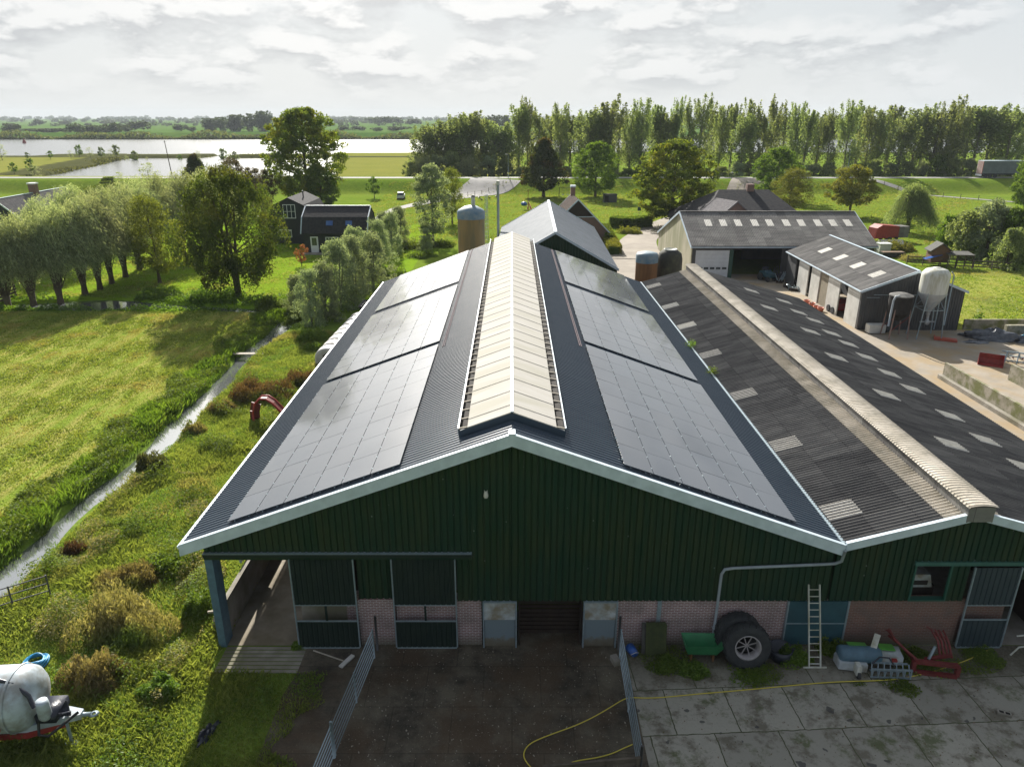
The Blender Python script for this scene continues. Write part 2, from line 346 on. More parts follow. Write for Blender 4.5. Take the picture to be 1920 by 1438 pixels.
def mud_mat():
    m = bpy.data.materials.new('trampled dark yard'); m.use_nodes = True; N = NT(m.node_tree)
    t = N.n('ShaderNodeTexCoord'); ob = (t, 'Object')
    a = N.n('ShaderNodeTexNoise', {0: ob, 'Scale': .7, 'Detail': 8, 'Roughness': .7})
    b = N.n('ShaderNodeTexNoise', {0: ob, 'Scale': 14, 'Detail': 4, 'Roughness': .8})
    v = N.n('ShaderNodeTexVoronoi', {0: ob, 'Scale': 7.0})
    br = N.n('ShaderNodeTexBrick', {0: ob, 'Color1': (.9, .9, .9, 1), 'Color2': (1, 1, 1, 1), 'Mortar': (.45, .45, .42, 1), 'Scale': 1.0, 'Mortar Size': .018, 'Brick Width': 2.0, 'Row Height': 1.9})
    col = N.mix(N.ramp(a, [(.38, (0, 0, 0)), (.62, (1, 1, 1))]), (.036, .029, .020), (.15, .128, .09))
    cb = N.n('ShaderNodeTexNoise', {0: ob, 'Scale': .38, 'Detail': 6, 'Roughness': .65}); col = N.mix(N.ramp(cb, [(.44, (0, 0, 0)), (.60, (.8, .8, .8))]), col, (.080, .050, .026))
    col = N.mix(N.ramp(b, [(.58, (0, 0, 0)), (.70, (.7, .7, .7))]), col, (.20, .17, .12))
    col = N.mix(N.ramp((v, 'Distance'), [(.05, (1, 1, 1)), (.09, (0, 0, 0))]), col, N.mix(N.ramp(b, [(.5, (0, 0, 0)), (.56, (1, 1, 1))]), col, (.34, .30, .22)))
    col = N.mix(.7, col, br, 'MULTIPLY')
    p = N.n('ShaderNodeBsdfPrincipled', {'Base Color': col, 'Roughness': .8, 'Normal': N.n('ShaderNodeBump', {'Strength': .9, 'Distance': .05, 'Height': (b, 0)})})
    N.n('ShaderNodeOutputMaterial', {0: p}); return m
M['mud'] = mud_mat()
def slab_mat():
    m = bpy.data.materials.new('old concrete slabs'); m.use_nodes = True; N = NT(m.node_tree)
    t = N.n('ShaderNodeTexCoord'); ob = (t, 'Object')
    w_ = N.n('ShaderNodeTexNoise', {0: ob, 'Scale': 3.0, 'Detail': 3})
    wob = N.n('ShaderNodeVectorMath', {0: ob, 1: N.n('ShaderNodeVectorMath', {0: (w_, 1), 1: (.09, .09, 0)}, operation='MULTIPLY')}, operation='ADD')
    mp = N.n('ShaderNodeMapping', {0: wob, 'Rotation': (0, 0, R(-3))})
    br = N.n('ShaderNodeTexBrick', {0: mp, 'Color1': (.26, .25, .21, 1), 'Color2': (.36, .345, .29, 1), 'Mortar': (0, 0, 0, 1), 'Scale': 1.0, 'Mortar Size': .022, 'Mortar Smooth': .3, 'Brick Width': 2.1, 'Row Height': 1.95, 'Bias': .1})
    br.offset = .42
    a = N.n('ShaderNodeTexNoise', {0: ob, 'Scale': .9, 'Detail': 9, 'Roughness': .7})
    b = N.n('ShaderNodeTexNoise', {0: ob, 'Scale': 9, 'Detail': 6, 'Roughness': .75})
    g = N.n('ShaderNodeTexNoise', {0: ob, 'Scale': .55, 'Detail': 9, 'Roughness': .75})
    col = N.mix(N.ramp(b, [(.45, (0, 0, 0)), (.7, (.5, .5, .5))]), (br, 0), (.28, .27, .23))
    col = N.mix(N.ramp(a, [(.50, (0, 0, 0)), (.60, (.8, .8, .8))]), col, (.12, .105, .075))
    st = N.n('ShaderNodeTexNoise', {0: ob, 'Scale': 2.3, 'Detail': 2, 'Roughness': .4})
    col = N.mix(N.ramp(st, [(.69, (0, 0, 0)), (.71, (.8, .8, .8))]), col, (.05, .05, .05))
    col = N.mix(N.ramp(g, [(.54, (0, 0, 0)), (.63, (.9, .9, .9))]), col, (.10, .115, .05))
    sy_ = N.n('ShaderNodeSeparateXYZ', {0: ob}); dn = N.math('ADD', (sy_, 1), N.math('MULTIPLY', N.math('SUBTRACT', (a, 0), .5), 3.0))
    col = N.mix(N.ramp(N.n('ShaderNodeMapRange', {0: dn, 1: 19.6, 2: 21.0}), [(0, (0, 0, 0)), (1, (.88, .88, .88))]), col, N.mix(N.ramp(b, [(.4, (0, 0, 0)), (.6, (1, 1, 1))]), (.075, .066, .042), (.15, .135, .095)))
    col = N.mix((br, 'Fac'), col, N.mix(a, (.05, .045, .03), (.09, .11, .04)))
    p = N.n('ShaderNodeBsdfPrincipled', {'Base Color': col, 'Roughness': .85, 'Normal': N.n('ShaderNodeBump', {'Strength': .7, 'Distance': .03, 'Height': (b, 0)})})
    N.n('ShaderNodeOutputMaterial', {0: p}); return m
M['slabs'] = slab_mat()
def sheet_mat(name, ca, cb, cc, rough, pitch=1.1, lap=1.55):
    """old fibre cement: each sheet its own tone, lap lines, lichen"""
    m = bpy.data.materials.new(name); m.use_nodes = True; N = NT(m.node_tree); t = N.n('ShaderNodeTexCoord'); ob = (t, 'Object')
    a = N.n('ShaderNodeTexNoise', {0: N.n('ShaderNodeMapping', {0: ob, 'Scale': (.5, 2, 1)}), 'Scale': 1.1, 'Detail': 7, 'Roughness': .65})
    b = N.n('ShaderNodeTexNoise', {0: ob, 'Scale': 9, 'Detail': 6, 'Roughness': .7})
    br = N.n('ShaderNodeTexBrick', {0: ob, 'Color1': (.78, .78, .78, 1), 'Color2': (1.2, 1.2, 1.18, 1), 'Mortar': (.55, .55, .55, 1), 'Scale': 1.0, 'Mortar Size': .012, 'Brick Width': lap, 'Row Height': pitch}); br.offset = 0
    col = N.mix(N.ramp(a, [(.36, (0, 0, 0)), (.64, (1, 1, 1))]), ca, cb); col = N.mix(1.0, col, br, 'MULTIPLY')
    col = N.mix(N.ramp(b, [(.60, (0, 0, 0)), (.70, (.6, .6, .6))]), col, cc)
    p = N.n('ShaderNodeBsdfPrincipled', {'Base Color': col, 'Roughness': rough, 'Specular IOR Level': .1}); N.n('ShaderNodeOutputMaterial', {0: p}); return m
M['fibre'] = sheet_mat('old fibre cement sheets', (.092, .090, .090), (.155, .150, .145), (.215, .205, .18), .9)
M['fibre_grey'] = sheet_mat('old grey fibre cement sheets', (.135, .13, .128), (.21, .205, .195), (.27, .26, .22), .95, 1.5, 1.05)
def clad_mat():
    m = bpy.data.materials.new('weathered green cladding'); m.use_nodes = True; N = NT(m.node_tree); t = N.n('ShaderNodeTexCoord'); ob = (t, 'Object')
    a = N.n('ShaderNodeTexNoise', {0: N.n('ShaderNodeMapping', {0: ob, 'Scale': (2.4, 1, .14)}), 'Scale': 2.2, 'Detail': 5, 'Roughness': .6})
    b = N.n('ShaderNodeTexNoise', {0: N.n('ShaderNodeMapping', {0: ob, 'Scale': (9, 1, .5)}), 'Scale': 1.5, 'Detail': 6, 'Roughness': .7})
    c = N.n('ShaderNodeTexNoise', {0: ob, 'Scale': .35, 'Detail': 3})
    v = N.n('ShaderNodeTexVoronoi', {0: N.n('ShaderNodeMapping', {0: ob, 'Scale': (1, 1, .8)}), 'Scale': 1.7})
    col = N.mix(N.ramp(a, [(.35, (0, 0, 0)), (.65, (1, 1, 1))]), (.011, .038, .019), (.033, .050, .022))
    col = N.mix(N.ramp(c, [(.4, (0, 0, 0)), (.62, (.7, .7, .7))]), col, (.010, .040, .026))
    col = N.mix(N.ramp(b, [(.60, (0, 0, 0)), (.78, (.6, .6, .6))]), col, (.05, .045, .026))
    col = N.mix(N.ramp((v, 'Distance'), [(.035, (.75, .75, .75)), (.06, (0, 0, 0))]), col, (.20, .24, .22))
    p = N.n('ShaderNodeBsdfPrincipled', {'Base Color': col, 'Roughness': .6, 'Specular IOR Level': .2}); N.n('ShaderNodeOutputMaterial', {0: p}); return m
M['green_sheet'] = clad_mat()
def door_dirty():
    m = bpy.data.materials.new('splashed stable door'); m.use_nodes = True; N = NT(m.node_tree)
    t = N.n('ShaderNodeTexCoord'); s = N.n('ShaderNodeSeparateXYZ', {0: (t, 'Object')})
    n = N.n('ShaderNodeTexNoise', {0: (t, 'Object'), 'Scale': 4, 'Detail': 7, 'Roughness': .75})
    h = N.math('ADD', (s, 2), N.math('MULTIPLY', (n, 0), 1.0))
    col = N.ramp(h, [(.45, (.11, .095, .06)), (.85, (.16, .15, .12)), (1.0, (.17, .22, .25))])
    p = N.n('ShaderNodeBsdfPrincipled', {'Base Color': col, 'Roughness': .7}); N.n('ShaderNodeOutputMaterial', {0: p}); return m
M['door_dirty'] = door_dirty()
def panel_mat():
    m = bpy.data.materials.new('solar glass'); m.use_nodes = True; N = NT(m.node_tree)
    t = N.n('ShaderNodeTexCoord'); g = N.n('ShaderNodeNewGeometry'); oi = N.n('ShaderNodeObjectInfo')
    n = N.n('ShaderNodeTexNoise', {0: (g, 'Position'), 'Scale': .5, 'Detail': 5, 'Roughness': .6})
    v = N.n('ShaderNodeMapRange', {0: (oi, 'Random'), 3: .92, 4: 1.1})
    col = N.mix(1.0, N.mix(n, (.028, .038, .055), (.06, .072, .092)), v, 'MULTIPLY')
    rr = N.n('ShaderNodeMapRange', {0: (n, 0), 1: .35, 2: .65, 3: .04, 4: .12})
    p = N.n('ShaderNodeBsdfPrincipled', {'Base Color': col, 'Roughness': .48, 'IOR': 1.5, 'Specular IOR Level': .34, 'Coat Weight': 1.0, 'Coat Roughness': rr, 'Coat IOR': 1.58})
    N.n('ShaderNodeOutputMaterial', {0: p}); return m
M['panel'] = panel_mat()

# ------------------------------------------------------------------ terrain
DX = -22.0
def ditch_x(y): return DX + .30*np.sin(y/5.3) + .15*np.sin(y/1.9)
def ditch_y(x): return 73.6 + 1.6*np.sin((x+60)/9.0)
def near_bank(x):  # river's near bank
    return np.where(x < -45, 362 + 6*np.sin(x/40), 404) + 0*x
def pond(x, y):    # 1 inside the pond cut into the flood meadow
    xl = -146 + (y-236)*.30
    return (x > xl) & (x < -62) & (y > 236) & (y < 338 + (x+60)*.12)
def gz(x, y):
    x = np.asarray(x, float); y = np.asarray(y, float)
    z = np.zeros(np.broadcast(x, y).shape)
    w1 = .72 + .16*np.sin(y/3.1) + .10*np.sin(y/1.3)
    d1 = np.abs(x-ditch_x(y))/w1
    z = z - .8*np.exp(-d1**4)*((y < 74.5) & (y > 5))
    w2 = 1.0 + 1.6*np.exp(-((x+44)/5)**2)
    d2 = np.abs(y-ditch_y(x))/w2
    z = z - .8*np.exp(-d2**4)*((x < -21.2) & (x > -95))
    west = ((x < -11.9) & (y < 66)) | ((x < -13.5) & (y < 110))
    z = z + west*(.05*np.sin(x*1.1+y*.6)*np.sin(y*.9-x*.4)+.04*np.sin(x*2.7-y*1.3)*np.sin(y*2.1)) * (d1 > 1.2)
    t = np.clip((y-187)/12, 0, 1); dike = 3*t*t*(3-2*t)
    t2 = np.clip((y-206.5)/11, 0, 1); dike = dike - 2.4*t2*t2*(3-2*t2)
    z = z + dike
    land = (y < 243) | ((x < -161-.25*(y-262)) & (y < 372)) | ((x > -.235*y) & (y < 404)) | ((y > 366+2*np.sin(x/7)) & (y < 388+3*np.sin(x/9)) & (((x > -232) & (x < -152)) | ((x > -139) & (x < -90)))) | (y > 668)
    inwater = ~land
    z = np.where(inwater, -2.0, z)
    return z
def gz1(x, y): return float(gz(x, y))
def axis(parts):
    out = []
    for a, b, st in parts: out += list(np.arange(a, b, st))
    out.append(parts[-1][1]); return np.array(out)
xs = axis([(-5200, -1200, 400), (-1200, -300, 60), (-300, -60, 3), (-60, -11, .5), (-11, 62, 3.65), (62, 300, 14), (300, 1200, 100), (1200, 5200, 400)])
ys = axis([(-60, 8, 8.5), (8, 110, .5), (110, 186, 3), (186, 220, 1), (220, 420, 4), (420, 660, 30), (660, 680, 2), (680, 5400, 236)])
X, Y = np.meshgrid(xs, ys); Z = gz(X, Y)
V = np.stack([X, Y, Z], -1).reshape(-1, 3); nx, ny = len(xs), len(ys)
I = np.arange((ny-1)*(nx-1)); r_, c_ = I//(nx-1), I % (nx-1); q = r_*nx+c_
Fq = np.stack([q, q+1, q+nx+1, q+nx], -1)
fx = (xs[c_]+xs[c_+1])/2; fy = (ys[r_]+ys[r_+1])/2
slot = np.full(len(q), 3)                                            # pasture
slot[(fx < -23.4) & (fy < 71.5)] = 0                                  # meadow
slot[(fx >= -23.4) & (fx < -8) & (fy < 72)] = 1                       # rough verge
slot[(fx < -13) & (fy >= 71.5) & (fy < 135)] = 2                      # lawns
slot[(fx > 38) & (fy < 92) & (fy > 60)] = 5                           # paddock
slot[(fx > -130) & (fx < 5) & (fy > 214) & (fy < 410)] = 4            # dry flood meadow
slot[(fx < -60) & (fy > 214) & (fy < 372)] = 4
slot[(fy > 352) & (fy < 395) & (fx < -88) & (fx > -300)] = 7
slot[(fx < -150) & (fx > -168-.25*(fy-262)-8) & (fy > 243) & (fy < 372)] = 7
slot[(fy > 664)] = 6
slot[(fy > 664) & (fy < 740)] = 6
bank = (np.abs(fy-near_bank(fx)) < 6)
slot[bank | ((fy > 664) & (fy < 690))] = 7
me = npmesh('ground', V, Fq, [M['g_meadow'], M['g_rough'], M['g_lawn'], M['g_field'], M['g_pale'], M['g_paddock'], M['g_far'], M['g_bank']], True)
me.polygons.foreach_set('material_index', slot.astype(np.int32))
tag(link(bpy.data.objects.new('ground', me), None), kind='structure')
tag(MB().poly([(-5200, 225, -.6), (5200, 225, -.6), (5200, 672, -.6), (-5200, 672, -.6)]).build('river_water', M['river']), kind='structure')
tag(MB().poly([(-96, 6, -.34), (-18, 6, -.34), (-18, 78, -.34), (-96, 78, -.34)]).build('ditch_water', M['ditch']), kind='structure')

def strip(name, pts, wid, m, lift=.05, step=1.5):
    """road or path draped on the ground"""
    P = []
    for (a, b) in zip(pts[:-1], pts[1:]):
        n = max(1, int(math.dist(a, b)/step))
        for i in range(n): P.append((a[0]+(b[0]-a[0])*i/n, a[1]+(b[1]-a[1])*i/n))
    P.append(pts[-1]); P = np.array(P)
    for _ in range(6): P[1:-1] = (P[:-2]+P[1:-1]*2+P[2:])/4
    T = np.gradient(P, axis=0); T /= np.linalg.norm(T, axis=1)[:, None]; Nn = np.stack([-T[:, 1], T[:, 0]], -1)
    wv = np.interp(np.linspace(0, 1, len(P)), np.linspace(0, 1, len(wid)), wid) if isinstance(wid, list) else np.full(len(P), wid)
    k = np.linspace(-.5, .5, 5)
    Q = P[:, None, :]+Nn[:, None, :]*(k[None, :, None]*wv[:, None, None])
    Vv = np.concatenate([Q, gz(Q[..., 0], Q[..., 1])[..., None]+lift], -1).reshape(-1, 3)
    n = len(P); f = [(i*5+j, i*5+j+1, (i+1)*5+j+1, (i+1)*5+j) for i in range(n-1) for j in range(4)]
    return tag(link(bpy.data.objects.new(name, npmesh(name, Vv, np.array(f)[:, ::-1], m, True)), None), kind='structure')
strip('dike_road', [(-900, 203), (-250, 203), (0, 202.5), (60, 202), (200, 203.5), (900, 203)], 4.6, M['asphalt'], .06, 6)
strip('driveway', [(17.5, 100), (20, 116), (26, 132), (36, 150), (48, 170), (56, 186), (64, 200)], [7, 5.5, 4.5, 4.2, 4.2, 5, 9], M['paving'], .07)
strip('farm_lane', [G(930, 336, 3), (-4, 196), (-12, 186), (-19, 172), (-25, 158), (-26, 138), (-25, 120)], [14, 9, 5, 2.8, 2.5, 2.3, 2.0], M['asphalt'], .08)
strip('cycle_path', [(95, 198), (102, 190), (109, 180), (121, 165), (136, 152), (170, 128)], 2.0, M['asphalt'], .08)
MBs = lambda: MB()
tag(MBs().poly([(10.5, 64, .012), (21.9, 64, .012), (21.9, 106, .012), (13, 108, .012), (10.5, 100, .012)]).build('farmyard_paving', M['paving']), kind='structure')
tag(MBs().poly([(21.9, 20, .016), (62, 20, .016), (62, 60, .016), (41.6, 64.8, .016), (41.6, 90, .016), (21.9, 90, .016)]).build('side_yard', M['yard']), kind='structure')
tag(MBs().poly([(4.2, 8, .018), (26, 8, .018), (26, 22, .018), (4.2, 22, .018)]).build('slab_yard', M['slabs']), kind='structure')
tag(MBs().poly([(-6.6, 8, .014), (4.2, 8, .014), (4.2, 24, .014), (-7.7, 24, .014), (-7.7, 20.6, .014), (-7.9, 19.5, .014), (-7.9, 12, .014), (-7.9, 8, .014)]).build('trampled_yard', M['mud']), kind='structure')
tag(MBs().poly([(-10.9, 22, .022), (-7.7, 22, .022), (-7.7, 64, .022), (-10.9, 64, .022)]).build('feed_alley_floor', M['alley']), kind='structure')
tag(MB().poly([(11.7, 22.02, .022), (26, 22.02, .022), (26, 64, .022), (11.7, 64, .022)]).build('barn_floor', M['concrete']), kind='structure')
sb = MB()
for k in range(7): sb.box(-10.7, -7.7, 21.98-.20-k*.2, 21.98-.05-k*.2, -.02, .02)
tag(sb.build('slatted_apron', M['concrete']), kind='structure')
tag(MBs().poly([(-13.5, 62, .02), (-4, 66, .02), (-3, 80, .02), (-8, 92, .02), (-14, 84, .02), (-15.4, 74, .02)]).build('bare_soil', M['soil']), kind='structure')

# far fields beyond the river, each its own green
fm = [ground_mat(f'far strip {k}', [c, tuple(v*1.15 for v in c), tuple(v*.85 for v in c)], .01, .1, .1) for k, c in enumerate([(.09, .18, .025), (.14, .22, .05), (.06, .12, .03), (.13, .18, .07)])]
rf = random.Random(3)
for y0, y1 in ((745, 900), (960, 1250), (1320, 1750), (1800, 2600)):
    x = -2600
    while x < 1400:
        wd = rf.uniform(200, 620)
        if rf.random() < .75:
            tag(MB().poly([(x, y0, .25), (x+wd-12, y0, .25), (x+wd-12, y1, .25), (x, y1, .25)]).build('far_field', rf.choice(fm)), kind='structure')
        x += wd
# low dike beyond the river
dk = MB(); dk.prism([(-3000, 700, .1), (-3000, 716, 4.0), (-3000, 722, 4.0), (-3000, 738, .1)], (6000, 0, 0)); tag(dk.build('far_dike', M['g_far']), kind='structure')

# ------------------------------------------------------------------ building helpers
def corr(mb, x0, z0, x1, z1, y0, y1, pitch, amp, trap=False, lift=0.0, under=.08):
    """corrugated sheet: waves follow each other along y, ribs run from (x0,z0) to (x1,z1)"""
    L_ = math.hypot(x1-x0, z1-z0); nxn, nzn = -(z1-z0)/L_, (x1-x0)/L_
    if nzn < 0: nxn, nzn = -nxn, -nzn
    n = max(1, int(round((y1-y0)/pitch))); ph = ((0, 0), (.12, 0), (.22, 1), (.42, 1), (.52, 0)) if trap else ((0, 0), (.125, .15), (.25, .5), (.375, .85), (.5, 1), (.625, .85), (.75, .5), (.875, .15))
    prof = [(y0+(i+p)*pitch, a*amp+lift) for i in range(n) for p, a in ph if y0+(i+p)*pitch <= y1]+[(y1, lift)]
    b = []; f = []
    for y, h in prof: b += [(x0+nxn*h, y, z0+nzn*h), (x1+nxn*h, y, z1+nzn*h)]
    k = len(prof); s = 1 if x1 > x0 else -1
    for i in range(k-1): f.append((2*i, 2*i+1, 2*i+3, 2*i+2) if s > 0 else (2*i, 2*i+2, 2*i+3, 2*i+1))
    mb.add(b, f)
    if under:
        u = under; A, B = (x0-nxn*u, z0-nzn*u), (x1-nxn*u, z1-nzn*u)
        mb.add([(A[0], y0, A[1]), (B[0], y0, B[1]), (B[0], y1, B[1]), (A[0], y1, A[1])], [(0, 1, 2, 3)])
    return mb
def corrY(mb, y0, z0, y1, z1, x0, x1, pitch, amp, trap=False, lift=0.0):
    """same, with waves following each other along x and ribs running along y"""
    t = MB(); corr(t, y0, z0, y1, z1, x0, x1, pitch, amp, trap, lift)
    return mb.add([(p[1], p[0], p[2]) for p in t.v], [f[::-1] for f in t.f])
def vcorr(mb, x0, x1, zb, zt, y, pitch, dep_, out=-1, along='x'):
    """upright ribbed sheet; zt may be a function of x"""
    zf = zt if callable(zt) else (lambda q: zt); zbf = zb if callable(zb) else (lambda q: zb)
    dep = dep_*1.5; n = int((x1-x0)/pitch)+1; pr = []
    for i in range(n):
        for p, a in ((0, 0), (.08, 1), (.72, 1), (.80, 0)):
            q = x0+(i+p)*pitch
            if q <= x1: pr.append((q, a))
    pr.append((x1, 0)); b = []; f = []
    for q, a in pr:
        o = y+out*a*dep
        b += [(q, o, zbf(q)), (q, o, zf(q))] if along == 'x' else [(o, q, zbf(q)), (o, q, zf(q))]
    for i in range(len(pr)-1): f.append((2*i, 2*i+2, 2*i+3, 2*i+1))
    return mb.add(b, f)

# ------------------------------------------------------------------ main barn
RX, RZ, SL1, EX = 0.0, 8.83, .364, 11.6          # ridge, slope, half width
YF, YB = 21.6, 64.4
EZ = RZ-SL1*EX
bo = (0, 22, 0)
barn = thing('dairy_barn', 'large dark green barn with blue grey ridged roof carrying the solar panels', 'barn', bo)
def pm(): return MB(bo)
for s in (-1, 1):
    corr(pm(), 0, RZ, s*EX, EZ, YF+.12, YB-.05, .207, .035, True).build('roof', M['steel_roof'], barn)
# wall sheet of the front gable
zt = lambda x: RZ-SL1*abs(x)-.12
g = pm(); vcorr(g, -10.98, -1.43, 4.14, zt, 22, .23, .03); vcorr(g, -1.43, 0, 2.06, zt, 22, .23, .03); vcorr(g, 0, 11.55, 2.06, zt, 22, .23, .03)
vcorr(g, -5.63, -4.36, 2.06, 4.14, 22.12, .23, .03); vcorr(g, -2.0, -1.43, 2.06, 4.14, 22.0, .23, .03)
g.build('wall_cladding', M['green_sheet'], barn)
# inner shell: back gable, side walls, partition
sh = pm(); sh.box(-11, 11.5, 63.9, 64.1, 0, 4.4); sh.prism([(-11, 64.1, 4.4), (11.5, 64.1, 4.4), (11.2, 64.1, 4.7), (0, 64.1, RZ-.15), (-11.2, 64.1, 4.7)], (0, -.2, 0))
sh.box(-7.9, -7.72, 22.5, 63.9, 0, 4.2); sh.box(11.4, 11.55, 22.1, 63.9, 0, 4.3)
sh.box(-7.9, 11.4, 22.4, 22.5, 2.2, 4.3)
sh.build('inner_wall', M['darkwood'], barn)
pm().box(-11.0, -10.82, 22.4, 64, 0, 1.5).build('side_wall', M['concrete'], barn)
sb = pm(); sb.box(-11.02, -10.9, 22.4, 64, 3.75, 4.45)
for k in range(7): sb.box(-11.0, -10.85, 27.5+k*6, 27.75+k*6, 1.5, 3.75)
sb.build('side_frame', M['darkwood'], barn)
pm().box(-11.12, -11.04, 25.0, 63, 1.62, 1.78).build('curtain_rail', M['galv'], barn)
# brick plinth pieces
for a, b in ((-5.66, -4.34), (-2.02, -1.13), (3.86, 11.62)):
    pm().box(a, b, 22.04, 22.3, 0, 2.07).build('brick_wall', M['brick_pink'], barn)
pm().box(5.36, 5.5, 21.97, 22.05, .9, 2.05).build('wall_post', M['galv'], barn)
# verge trims
tr = pm()
for s in (-1, 1):
    def P_(x, dz): return (s*x, RZ-SL1*x+dz)
    for yb, yt, z0, z1, nm in ((YF-.03, YF+.01, -.36, .05, 'face'),):
        a = [(0, yb, RZ+z1), (s*(EX+.05), yb, RZ-SL1*(EX+.05)+z1), (s*(EX+.05), yb, RZ-SL1*(EX+.05)+z0), (0, yb, RZ+z0)]
        tr.prism(a, (0, .04, 0))
    a = [(0, YF-.031, RZ+.055), (s*(EX+.052), YF-.031, EZ+.037), (s*(EX+.052), YF-.031, EZ+.067), (0, YF-.031, RZ+.085)]
    tr.prism(a, (0, .17, 0))
tr.box(-.11, .11, YF-.036, YF+.35, RZ+.06, RZ+.10)
tr.build('verge_trim', M['white_trim'], barn)
# eave gutters
for s in (-1, 1): pm().beam((s*(EX+.06), YF, EZ-.04), (s*(EX+.06), YB, EZ-.04), .1, .1).build('gutter', M['white_trim'], barn)
# ridge ventilation hood
vy0, vy1 = 22.9, 64.0; VZ = RZ+.32
for s in (-1, 1):
    h = pm(); n = 30; st = (vy1-vy0)/n
    for k in range(n):
        y0, y1 = vy0+k*st, vy0+(k+1)*st-.025
        h.add([(s*.03, y0, VZ), (s*1.55, y0, VZ-SL1*1.55), (s*1.55, y1, VZ-SL1*1.55+.012), (s*.03, y1, VZ+.012),
               (s*.03, y0, VZ-.04), (s*1.55, y0, VZ-SL1*1.55-.04), (s*1.55, y1, VZ-SL1*1.55-.04), (s*.03, y1, VZ-.04)],
              [(0, 1, 2, 3), (7, 6, 5, 4), (0, 4, 5, 1), (1, 5, 6, 2), (2, 6, 7, 3), (3, 7, 4, 0)])
        ym = (y0+y1)/2
        h.beam((s*.05, ym, VZ+.016), (s*1.54, ym, VZ-SL1*1.54+.016), .022, .012)
    h.build('ridge_vent_sheet', M['vent_sheet'], barn)
pm().box(-.05, .05, vy0-.01, vy1, VZ-.01, VZ+.035).build('ridge_cap', M['white_trim'], barn)
fr = pm()
for s in (-1, 1):
    fr.prism([(0, vy0+.02, VZ-.045), (s*1.86, vy0+.02, VZ-SL1*1.86-.045), (s*1.86, vy0+.02, RZ-SL1*1.86-.02), (0, vy0+.02, RZ-.02)], (0, .05, 0))
    fr.beam((s*1.86, vy0, VZ-SL1*1.86-.04), (s*1.86, vy1, VZ-SL1*1.86-.04), .04, .2)
fr.build('vent_frame', M['steel_roof'], barn)
pm().beam((-1.88, vy0, VZ-SL1*1.86+.07), (-1.88, vy1, VZ-SL1*1.86+.07), .03, .02).beam((1.88, vy0, VZ-SL1*1.86+.07), (1.88, vy1, VZ-SL1*1.86+.07), .03, .02).build('vent_edge_trim', M['galv'], barn)
for s in (-1, 1):
    b0 = None
    for k in range(50):
        y = vy0+.05+k*(vy1-vy0)/50
        if b0 is None: b0 = MB((0, 0, 0)).beam((s*1.55, .05, VZ-SL1*1.55-.02), (s*1.84, .05, VZ-SL1*1.84+.03), .06, .05).build('vent_bracket', M['pale_wood'], barn)
        else: b0 = link(b0.copy(), barn)
        b0.location = (0, y-.05-22, 0)
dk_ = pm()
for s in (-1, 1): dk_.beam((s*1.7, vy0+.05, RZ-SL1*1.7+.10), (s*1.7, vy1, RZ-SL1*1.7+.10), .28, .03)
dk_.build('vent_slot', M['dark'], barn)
# conduits beside the far arrays
cd = pm()
for s in (-1, 1):
    for o in (0, .09): cd.beam((s*(3.58-o), 35.4, RZ-SL1*(3.58-o)+.06), (s*(3.58-o), 64, RZ-SL1*(3.58-o)+.06), .035, .035)
cd.build('cable_conduit', mat('conduit', (.16, .13, .14), None, 1, .9, spec=.1), barn)
# sliding door rail, corner post, feed alley
pm().box(-11.0, -1.43, 21.84, 22.02, 4.0, 4.12).build('sliding_rail', M['door_sheet'], barn); pm().box(-11.0, -1.43, 21.83, 21.99, 4.123, 4.145).build('rail_flashing', M['galv'], barn)
rl = pm().box(-11.0, -1.43, 21.9, 22.1, 3.86, 3.995).build('door_header', M['green_sheet'], barn)
pm().box(-11.0, -10.72, 21.93, 22.55, 0, 3.86).build('corner_post', M['paint_blue'], barn)
def slide_door(x0, x1, org, parent, z0=.08, z1=3.9, y=21.86, bands=((1.27, 1.94),), fm_='galv', leafm='door_sheet', mul=(.5,)):
    d = MB(org)
    e = [(z0, bands[0][0]), (bands[0][1], z1)]
    for a, b in e: vcorr(d, x0+.05, x1-.05, a, b, y, .19, .018)
    dd = d.build('sliding_door', M[leafm], parent)
    f = MB(org)
    for x in (x0, x1-.045): f.box(x, x+.045, y-.035, y+.03, z0, z1)
    f.box(x0+.045, x1-.045, y-.035, y+.03, z0-.06, z0)
    for a, b in bands:
        f.box(x0+.045, x1-.045, y-.03, y+.02, b, b+.04); f.box(x0+.045, x1-.045, y-.03, y+.02, a-.04, a)
    f.build('door_frame', M[fm_], dd)
    for a, b in bands:
        for m_ in mul: MB(org).box(x0+.045+(x1-x0-.09)*m_-.04, x0+.045+(x1-x0-.09)*m_+.04, y-.025, y+.015, a, b).build('mullion', M[leafm], dd)
    return dd
slide_door(-7.98, -5.66, bo, barn); slide_door(-4.34, -2.02, bo, barn)
# brick, screened openings behind the doors
pm().box(-6.2, -5.7, 22.4, 22.5, 0, 2.2).build('inner_brick_wall', M['brick_pink'], barn); pm().box(-7.9, -6.2, 22.4, 22.5, 0, 2.2).build('inner_concrete_wall', M['concrete'], barn)
pm().box(-4.3, -2.03, 22.2, 22.4, 0, 2.1).build('inner_brick_wall', M['brick_pink'], barn)
